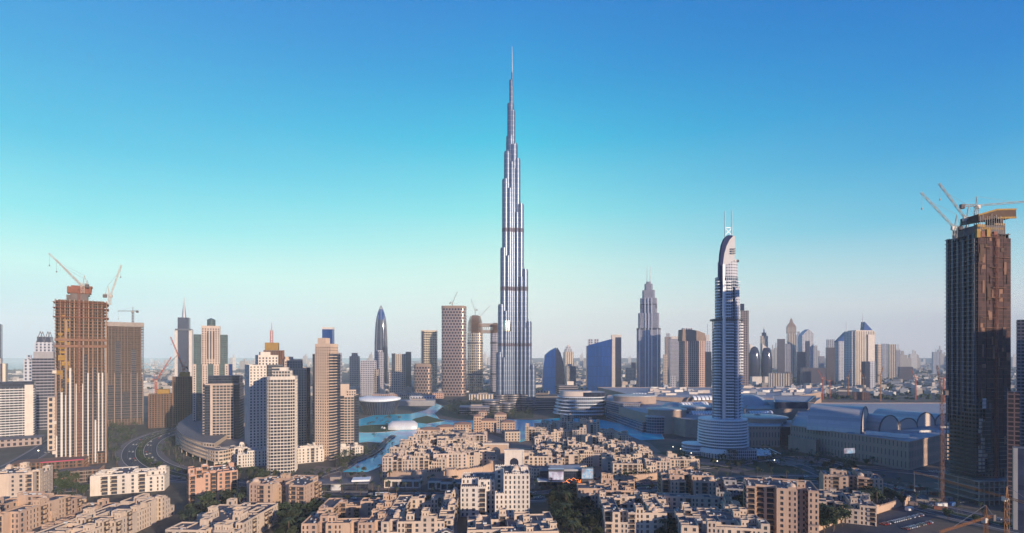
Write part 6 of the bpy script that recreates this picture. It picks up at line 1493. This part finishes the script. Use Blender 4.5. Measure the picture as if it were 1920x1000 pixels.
for (pa, pb, n, ya, yb, ta, tb) in ((1680,1960,46,4200,9000,662,676),(1440,1700,22,3600,7000,655,680),(560,960,24,4500,9000,663,680),(1030,1300,22,4200,9000,662,678),(120,560,22,4200,8000,664,682)):
    for i in range(n):
        Y = r.uniform(ya, yb); px = r.uniform(pa, pb); h = Z(r.uniform(ta, tb)-(r.random() < .12)*9, Y); o = (M_A if r.random() < .6 else M_B).copy(); COL.objects.link(o); o.name = 'far_tower'
        o.location = (X(px,Y), Y, 0); o.scale = (r.uniform(24,60), r.uniform(24,40), max(h,25)); o.rotation_euler = (0,0,-.3); o['label'] = 'hazy block on the far horizon'; o['group'] = 'hazy blocks on the horizon'; o['category'] = 'tower'
# ---------------------------------------------------------------- vehicles
M['tyre'] = plain('tyre_rubber', (.03,.03,.03), .9, var=0); M['car_glass'] = plain('car_glass', (.02,.025,.035), .1, var=0)
M['lampglow'] = plain('lit_lamp_lens', (.9,.85,.7), .5, var=0, emit=(1.0,.85,.6), es=6.0)
CP = {'white': (.72,.72,.72), 'black': (.03,.03,.035), 'silver': (.42,.43,.45), 'red': (.40,.04,.03), 'sand': (.48,.40,.28)}
CARS = {}
def car_proto(c):
    m = plain(c+'_car_paint', CP[c], .3, .1, 0); t = thing('car', c+' car', 'car', (0,-900,-50))
    b_ = MB(); R = lambda x, w_, z: [(x, -w_, z), (x, w_, z)]
    secs = [(-2.25,.72,.35,.75),(-2.1,.86,.28,.92),(-1.0,.9,.25,.95),(1.0,.9,.25,.92),(2.0,.86,.28,.78),(2.25,.7,.36,.65)]
    b_.loft([[(x,-w_,z0),(x,w_,z0),(x,w_*.97,z1),(x,-w_*.97,z1)] for x, w_, z0, z1 in secs], 0, False, True, None, True, True); b_.build('body', m, t)
    b_ = MB(); b_.loft([[(-1.75,-.8,.9),(1.0,-.8,.9),(1.0,.8,.9),(-1.75,.8,.9)],[(-1.35,-.66,1.38),(.35,-.66,1.38),(.35,.66,1.38),(-1.35,.66,1.38)]], 0, False); b_.build('window', M['car_glass'], t)
    b_ = MB(); b_.box(-.5,0,1.38,1.43,1.7,1.3); b_.build('roof', m, t)
    for x in (-1.4, 1.4):
        for y in (-.86, .86):
            b_ = MB(); n = 10; L0 = [(x+.33*math.cos(2*math.pi*i/n), y-.1, .33+.33*math.sin(2*math.pi*i/n)) for i in range(n)]; b_.loft([L0, [(a, y+.1, c_) for a, _, c_ in L0]], 0, False, True, None, True, True); b_.build('wheel', M['tyre'], t)
    return kids(t)
ncar = {}
def car(c, x, y, ang, lab, grp, z=.2):
    if c not in CARS: CARS[c] = car_proto(c)
    p = CARS[c]
    if c not in ncar: ncar[c] = 1; p.location = (x,y,z); p.rotation_euler = (0,0,ang); p['label'] = f'{c} car {lab}'; p['group'] = f'{c} cars {grp}'; return
    dup(p, (x,y,z), ang, None, f'{c} car {lab}', f'{c} cars {grp}')
cc = ['white','white','white','silver','black','sand','red']
def traffic(P, offs, gap, lab, grp, seed):
    r = random.Random(seed)
    for o in offs:
        Q = offset(P, o); s = r.uniform(0, gap)
        for i in range(len(Q)-1):
            a, b_ = Q[i], Q[i+1]; L_ = (b_-a).length
            while s < L_:
                p = a+(b_-a)*s/L_; d = b_-a; s += gap*r.uniform(.35,1.8)
                if abs(p.x) < p.y: car(r.choice(cc), p.x, p.y, math.atan2(d.y, d.x)+(math.pi if o > 0 else 0), lab, grp)
            s -= L_
traffic(BLV, (7,-7,10.7,-10.7), 40, 'driving on the boulevard', 'on the boulevard', 5)
traffic(HWY, (7,-7,10.7,-10.7), 45, 'driving on the curving highway', 'on the curving highway', 6)
A, B_ = Vector(G(1655,985)), Vector(G(1738,964))
for rw, k_ in ((0,18),(1,15)):
    for i in range(k_):
        if rt.random() < .15: continue
        d = (B_-A).normalized(); p = A+d*i*3.0+Vector((d.y,-d.x))*(rw*13); car(rt.choice(cc), p.x, p.y, math.atan2(d.y,d.x)+math.pi/2+.1, 'parked in the walled car park', 'in the walled car park', .22)
for (px, py, n, a) in ((60,868,9,.9),(85,850,8,.9),(1745,885,6,.1),(30,880,7,.9),(1120,945,8,1.2),(1090,930,5,1.2),(1030,928,5,0)):
    x, y = G(px, py)
    for i in range(n): car(rt.choice(cc), x+i*3.1*math.cos(a), y+i*3.1*math.sin(a), a+math.pi/2, 'parked in a kerbside row', 'parked in kerbside rows', .22)
def bus(px, py, a, lab, c='white_metal', L_=11):
    x, y = G(px, py); t = thing('bus', lab, 'bus', (x,y,.2), a); b_ = MB(); b_.prism(chamfer(L_,2.5,.02), .4, 3.0, 0); b_.build('body', M[c], t)
    b_ = MB(); b_.box(0,0,1.5,2.4,L_+.04,2.56,bot=True); b_.build('window', M['car_glass'], t)
    for x_ in (-L_*.3, L_*.3):
        for y_ in (-1.15, 1.15): b_ = MB(); b_.box(x_, y_, 0, .95, .95, .3); b_.build('wheel', M['tyre'], t)
bus(716,930,.05,'white bus at the stop on the boulevard west of the tunnel mouth'); bus(1450,868,.05,'long white bus on the road past the hotel gardens', L_=14); M['lime'] = plain('lime_paint', (.25,.50,.05), .5, var=.05); bus(1178,898,-.2,'lime green bus waiting by the avenue canopies', 'lime')
# ---------------------------------------------------------------- street lamps
t = thing('street_lamp', 'lamp', 'street lamp', (0,-900,-50)); b_ = MB(); b_.cyl(0,0,0,10,.12,.07,6); b_.build('pole', M['steel_dark'], t)
b_ = MB(); b_.beam((0,-1.8,10.1),(0,1.8,10.1),.1); ar = b_.build('arm', M['steel_dark'], t)
for s in (-1,1): b_ = MB(); b_.box(0,s*1.9,10.0,10.16,.35,.8,bot=True); b_.build('lamp_head', M['ac'], ar)
kids(t); LP_ = t; fl = True
for P, nm in ((BLV,'boulevard'),(HWY,'curving highway')):
    s = 5
    for i in range(len(P)-1):
        a, b2 = P[i], P[i+1]; L_ = (b2-a).length
        while s < L_:
            p = a+(b2-a)*s/L_; s += 34; ang = math.atan2(b2.y-a.y, b2.x-a.x); lb, gr = f'twin armed street lamp in the median of the {nm}', f'street lamps of the {nm}'
            if fl: LP_.location = (p.x,p.y,.3); LP_.rotation_euler = (0,0,ang); LP_['label'] = lb; LP_['group'] = gr; fl = False
            else: dup(LP_, (p.x,p.y,.3), ang, None, lb, gr)
        s -= L_
# lit garden globes
for i, (px, py) in enumerate([(1276,850),(1288,843),(1296,858),(1262,846),(1303,850),(1290,868),(1452,872),(1345,874)]):
    x, y = G(px, py); t = thing('garden_lamp', 'glowing white globe lamp among the trees of the hotel gardens', 'lamp', (x,y,0), 0, 'globe lamps in the hotel gardens'); b_ = MB(); b_.cyl(0,0,0,5,.08,.08,5); b_.build('pole', M['steel_dark'], t)
    b_ = MB(); b_.lathe(0,0,[(.05,5),(.42,5.3),(.42,5.7),(.05,6)],8); b_.build('globe', M['lampglow'], t)
for (px, py, z) in ((1714,866,9),(1732,867,9),(1740,867,9),(155,868,8),(72,858,8)):
    x, y = G(px, py); t = thing('floodlight_mast', 'site floodlight glowing white on a thin mast', 'floodlight', (x,y,0), 0, 'site floodlights'); b_ = MB(); b_.cyl(0,0,0,z,.12,.1,5); b_.build('pole', M['steel_dark'], t)
    b_ = MB(); b_.box(0,0,z,z+.8,1.2,.4,bot=True); b_.build('lamp_head', M['lampglow'], t)
# ---------------------------------------------------------------- pavilions, screens, canopies, signs
def screen_mat(nm, a, b_, c, st):
    N = NT(nm); co = N.n('ShaderNodeTexCoord').outputs['Object']; f = N.noise(.35, 4.0, co); g = N.noise(.12, 2.0, co)
    k_ = N.mix(N.math('MULTIPLY_ADD', N.math('SUBTRACT', f, .5), 4.0, .5), a, b_); k_ = N.mix(N.math('MULTIPLY_ADD', N.math('SUBTRACT', g, .5), 5.0, .3), k_, c)
    N.l(k_, N.b.inputs['Emission Color']); N.b.inputs['Emission Strength'].default_value = st; N.b.inputs['Base Color'].default_value = (.02,.02,.02,1); return N.mat
M['screen1'] = screen_mat('video_screen_pink', (.75,.55,.65,1), (.85,.85,.95,1), (.30,.22,.35,1), .75)
M['screen2'] = screen_mat('video_screen_blue', (.25,.55,.80,1), (.80,.75,.80,1), (.35,.25,.30,1), .7)
M['neon'] = plain('orange_neon_tube', (.9,.3,.1), .5, var=0, emit=(1.0,.28,.06), es=1.6)
x, y = G(1060, 912); t = thing('cinema_pavilion', 'dark glass cinema pavilion with bright curved video screens and orange neon front', 'pavilion', (x, y, 0)); kx = y/1000.0
P_ = lambda px: (px-1060)*kx
b_ = MB(); b_.box(P_(1060),10,0,14,P_(1108)-P_(1012),16,0,0,1); b_.build('wall', [M['f_navy'], M['roof_grey']], t)
b_ = MB(); b_.box(P_(1062),10,14.2,16,P_(1092)-P_(1032),20,.03,0,0,bot=True); b_.build('roof', M['roof_pale'], t)
b_ = MB(); b_.box(P_(1032),-2,6.2,6.9,P_(1058)-P_(1008),14,0,0,0,bot=True); b_.build('canopy', M['white_metal'], t)
for px in (1010,1024,1040,1056): b_ = MB(); b_.cyl(P_(px),-8,0,6.2,.2,n=6); b_.build('canopy_post', M['steel_dark'], t)
b_ = MB(); b_.box(P_(1042),-4,7,17.5,P_(1056)-P_(1027),6,0,0,1); b_.build('screen_box', [M['steel_dark'], M['white_metal']], t)
b_ = MB(); n = 8; xs = [P_(1028)+(P_(1055)-P_(1028))*i/n for i in range(n+1)]; ys = [-7.2-1.2*math.sin(math.pi*i/n) for i in range(n+1)]
for i in range(n): b_.face([(xs[i],ys[i],8),(xs[i+1],ys[i+1],8),(xs[i+1],ys[i+1],15.5),(xs[i],ys[i],15.5)])
b_.build('video_screen', M['screen1'], t)
b_ = MB(); b_.box(P_(1101),-1,3,18,P_(1112)-P_(1089),4,0,0,0); b_.build('screen_box', M['steel_dark'], t)
b_ = MB(); b_.face([(P_(1090),-3.2,8),(P_(1111),-3.2,8),(P_(1111),-3.2,17.4),(P_(1090),-3.2,17.4)]); b_.build('video_screen', M['screen2'], t)
b_ = MB(); r = random.Random(4); p = Vector((P_(1057),1.6,6))
for i in range(26):
    q = Vector((min(P_(1089),max(P_(1056),p.x+r.uniform(-3,4))),1.6,min(9,max(3,p.z+r.uniform(-2.5,2.5))))); b_.beam(p, q, .22); p = q
b_.build('neon_tube', M['neon'], t)
x, y = G(648, 917); t = thing('glass_pavilion', 'low black glass pavilion with thin overhanging roof and pale green canopy west of the square', 'pavilion', (x,y,0), .06); kx = y/1000.0
b_ = MB(); b_.box(2,0,0,6.5,34,14,0,0,0); b_.build('wall', M['f_navy'], t); b_ = MB(); b_.box(-2,0,6.6,7.4,50,20,0,0,0,bot=True); b_.build('roof', M['roof_grey'], t)
b_ = MB(); b_.box(14,2,7.6,9.2,16,13,.1,0,0,bot=True); b_.build('canopy', M['adr_rail'], t); b_ = MB(); b_.box(-7,-7.2,.5,6,9,.4); b_.build('white_panel', M['white_metal'], t)
b_ = MB(); b_.box(-10,4,7.4,11,9,6,0,0,1); b_.build('plant_room', [M['concrete'], M['roof_grey']], t)
for i, (px, Y, w_, lab) in enumerate(((756,505,34,'white framed shop front block west of the tunnel mouth'),(826,500,22,'open white frame shop block under the castle wall'),(853,495,26,'second open white shop block touching the pale centre block'))):
    t = thing('shop_block', lab, 'shop', (X(px,Y), Y, 0)); b_ = MB(); wn_ = []; pl = rect(0,0,w_,12)
    for k_ in range(4): holes(b_, wn_, pl[k_], pl[(k_+1)%4], 0, 8, 7, 8, 5.4, 5.2, 1.2, sill=.3)
    b_.face([(a,c,7.9) for a, c in pl], 1); b_.build('wall', [M['cream'], M['roof_deck']], t); put_windows(t, wn_, 20)
M['canopy_red'] = plain('red_canopy', (.55,.05,.05), .7, var=.1); M['canopy_pink'] = plain('pink_banner', (.60,.06,.16), .7, var=.1)
for i, (px, py, c) in enumerate([(1118,905,'r'),(1134,904,'r'),(1165,902,'r'),(1196,900,'r'),(1231,899,'r')]+[(419+9*j, 931+2.2*j, 'p') for j in range(6)]+[(586,938,'p'),(592,939,'p')]):
    x, y = G(px, py); t = thing('entry_canopy', 'white legged canopy with red awning beside the avenue' if c == 'r' else 'pink fabric panel stand by the boulevard crossing', 'canopy', (x,y,0), 0, 'red canopies beside the avenue' if c == 'r' else 'pink panel stands by the boulevard')
    w_ = 6.5 if c == 'r' else 4.2
    for sx in (-1,1):
        for sy in (-1,1): b_ = MB(); b_.box(sx*w_/2, sy*1.6, 0, 4.2, .28, .28); b_.build('leg', M['white_metal'], t)
    b_ = MB(); b_.box(0,0,3.0 if c == 'r' else 1.0,4.6,w_+.6,3.4 if c == 'r' else .5,bot=True); b_.build('awning', M['canopy_red' if c == 'r' else 'canopy_pink'], t)
x, y = G(1592, 868); t = thing('billboard', 'pale blue billboard on a single post in front of the slotted mall wall', 'billboard', (x,y,0)); b_ = MB(); b_.cyl(0,0,0,11,.5,n=8); b_.build('post', M['steel_dark'], t); b_ = MB(); b_.box(0,-.6,11,17,13,.8,.1,0,0,bot=True); b_.build('sign_board', M['screen2'], t)
t = thing('elevated_walkway', 'long white enclosed walkway raised on piers behind the mall roofs', 'walkway', (0,0,0)); P = [(X(1398,1700),1700),(X(1450,1640),1640),(X(1500,1580),1580),(X(1548,1540),1540)]
for (a, c) in zip(P, P[1:]): b_ = MB(); b_.beam((a[0],a[1],19),(c[0],c[1],19),9); b_.build('deck', M['white_metal'], t)
for (a, c) in P: b_ = MB(); b_.cyl(a,c,0,14,2,n=8); b_.build('pier', M['concrete'], t)
# footbridge across the lagoon
t = thing('lagoon_bridge', 'narrow curving footbridge across the turquoise lagoon', 'bridge', (0,0,0)); P = catmull([G(*p) for p in [(738,818),(724,829),(708,845),(690,857),(664,868)]], 5); b_ = MB()
A_, C_ = offset(P, -4), offset(P, 4)
for i in range(len(P)-1):
    b_.prism([tuple(A_[i]),tuple(A_[i+1]),tuple(C_[i+1]),tuple(C_[i])], .4, 1.6, 0, 0)
b_.build('deck', M['pave2'], t)
for Q in (A_, C_):
    b_ = MB()
    for i in range(len(Q)-1): b_.beam((Q[i].x,Q[i].y,2.3),(Q[i+1].x,Q[i+1].y,2.3),.3)
    b_.build('railing', M['cream'], t)
# ---------------------------------------------------------------- unfinished podiums and site clutter
for (px, Y, w_, d, h, lab) in ((75,560,40,26,14,'rusty open podium frame at the foot of the rust brown tower, western part'),(122,548,34,24,17,'middle open podium frame of the rust brown tower with pink barrier'),(150,530,36,20,12,'low pale open podium frame nearest the whitest house')):
    t = thing('unfinished_podium', lab, 'building under construction', (X(px,Y), Y, 0), .5); frame_tower(t, 0, 0, w_, d, 0, h, 3.4, 6, 4, 'rust_slab' if px < 130 else 'concrete', 'rust_slab', 'concrete_dark')
    if px == 122: b_ = MB(); b_.box(0,-d/2,h,h+1.2,w_,.3); b_.build('pink_barrier', M['canopy_pink'], t)
M['blue'] = plain('blue_container_paint', (.03,.12,.35), .6, var=.15); r = random.Random(90)
for i in range(26):
    px, py = r.uniform(1690,1860), r.uniform(915,958); x, y = G(px, py); c = r.choice(('concrete','pier','steel_dark','white_metal','blue','rust')); t = thing('site_cabin', {'concrete':'grey','pier':'tan','steel_dark':'dark','white_metal':'white','blue':'blue','rust':'rust red'}[c]+' site cabin on the earth below the netted tower', 'site cabin', (x,y,.1), r.uniform(-.6,.6), {'concrete':'grey','pier':'tan','steel_dark':'dark','white_metal':'white','blue':'blue','rust':'rust red'}[c]+' cabins on the building site')
    b_ = MB(); b_.box(0,0,0,2.7,r.choice((6,9)),2.6); b_.build('body', M[c], t); b_ = MB(); b_.box(1,-1.32,.1,2.1,.9,.06); b_.build('door', M['steel_dark'], t)
M['hedge'] = plain('clipped_hedge', (.04,.07,.03), .95, var=.5, scale=1.2)
r = random.Random(12)
for i, (pa, pb) in enumerate((((1045,945),(1075,975)),((1075,975),(1108,1005)),((545,985),(600,978)),((430,940),(395,962)),((1060,955),(1085,990)),((1300,872),(1370,880)),((1440,872),(1500,880)))):
    a, c = Vector(G(*pa)), Vector(G(*pb)); d = (c-a).normalized(); n = Vector((-d.y, d.x)); m_ = MB(); L_ = (c-a).length
    for k_ in range(int(L_*14)):
        p = a+d*r.uniform(0, L_)+n*r.uniform(-.9,.9); z = r.uniform(.1,1.3); u = Vector((r.gauss(0,1),r.gauss(0,1),r.gauss(0,1))).normalized(); v = u.orthogonal().normalized(); s = .28; q = Vector((p.x,p.y,z+.15))
        m_.face([q-u*s-v*s, q+u*s-v*s, q+u*s+v*s, q-u*s+v*s])
    h_ = m_.build('hedge', M['hedge']); tag(h_, ['hedge along the upper end of the tree filled street','hedge along the lower end of the tree filled street','hedge in the garden west of the courtyard block','hedge beside the salmon pink house side street','inner hedge between trees of the tree filled street','hedge in front of the ringed hotel drum','hedge by the bus road past the hotel gardens'][i], 'hedge')
# ---------------------------------------------------------------- air
b = MB(); b.prism([(-13000,-1500),(13000,-1500),(13000,11000),(-13000,11000)], -1.0, 900.0, 0, 0, True, True)
hz = b.build('haze', [])
hm = bpy.data.materials.new('haze_air'); hm.use_nodes = True; ht = hm.node_tree; ht.nodes.clear()
hv = ht.nodes.new('ShaderNodeVolumePrincipled'); hv.inputs['Color'].default_value = (.80,.92,1.0,1); hv.inputs['Density'].default_value = 0.000075
hv.inputs['Anisotropy'].default_value = -0.3
ho = ht.nodes.new('ShaderNodeOutputMaterial'); ht.links.new(hv.outputs[0], ho.inputs['Volume'])
hz.data.materials.append(hm); hz['kind'] = 'stuff'
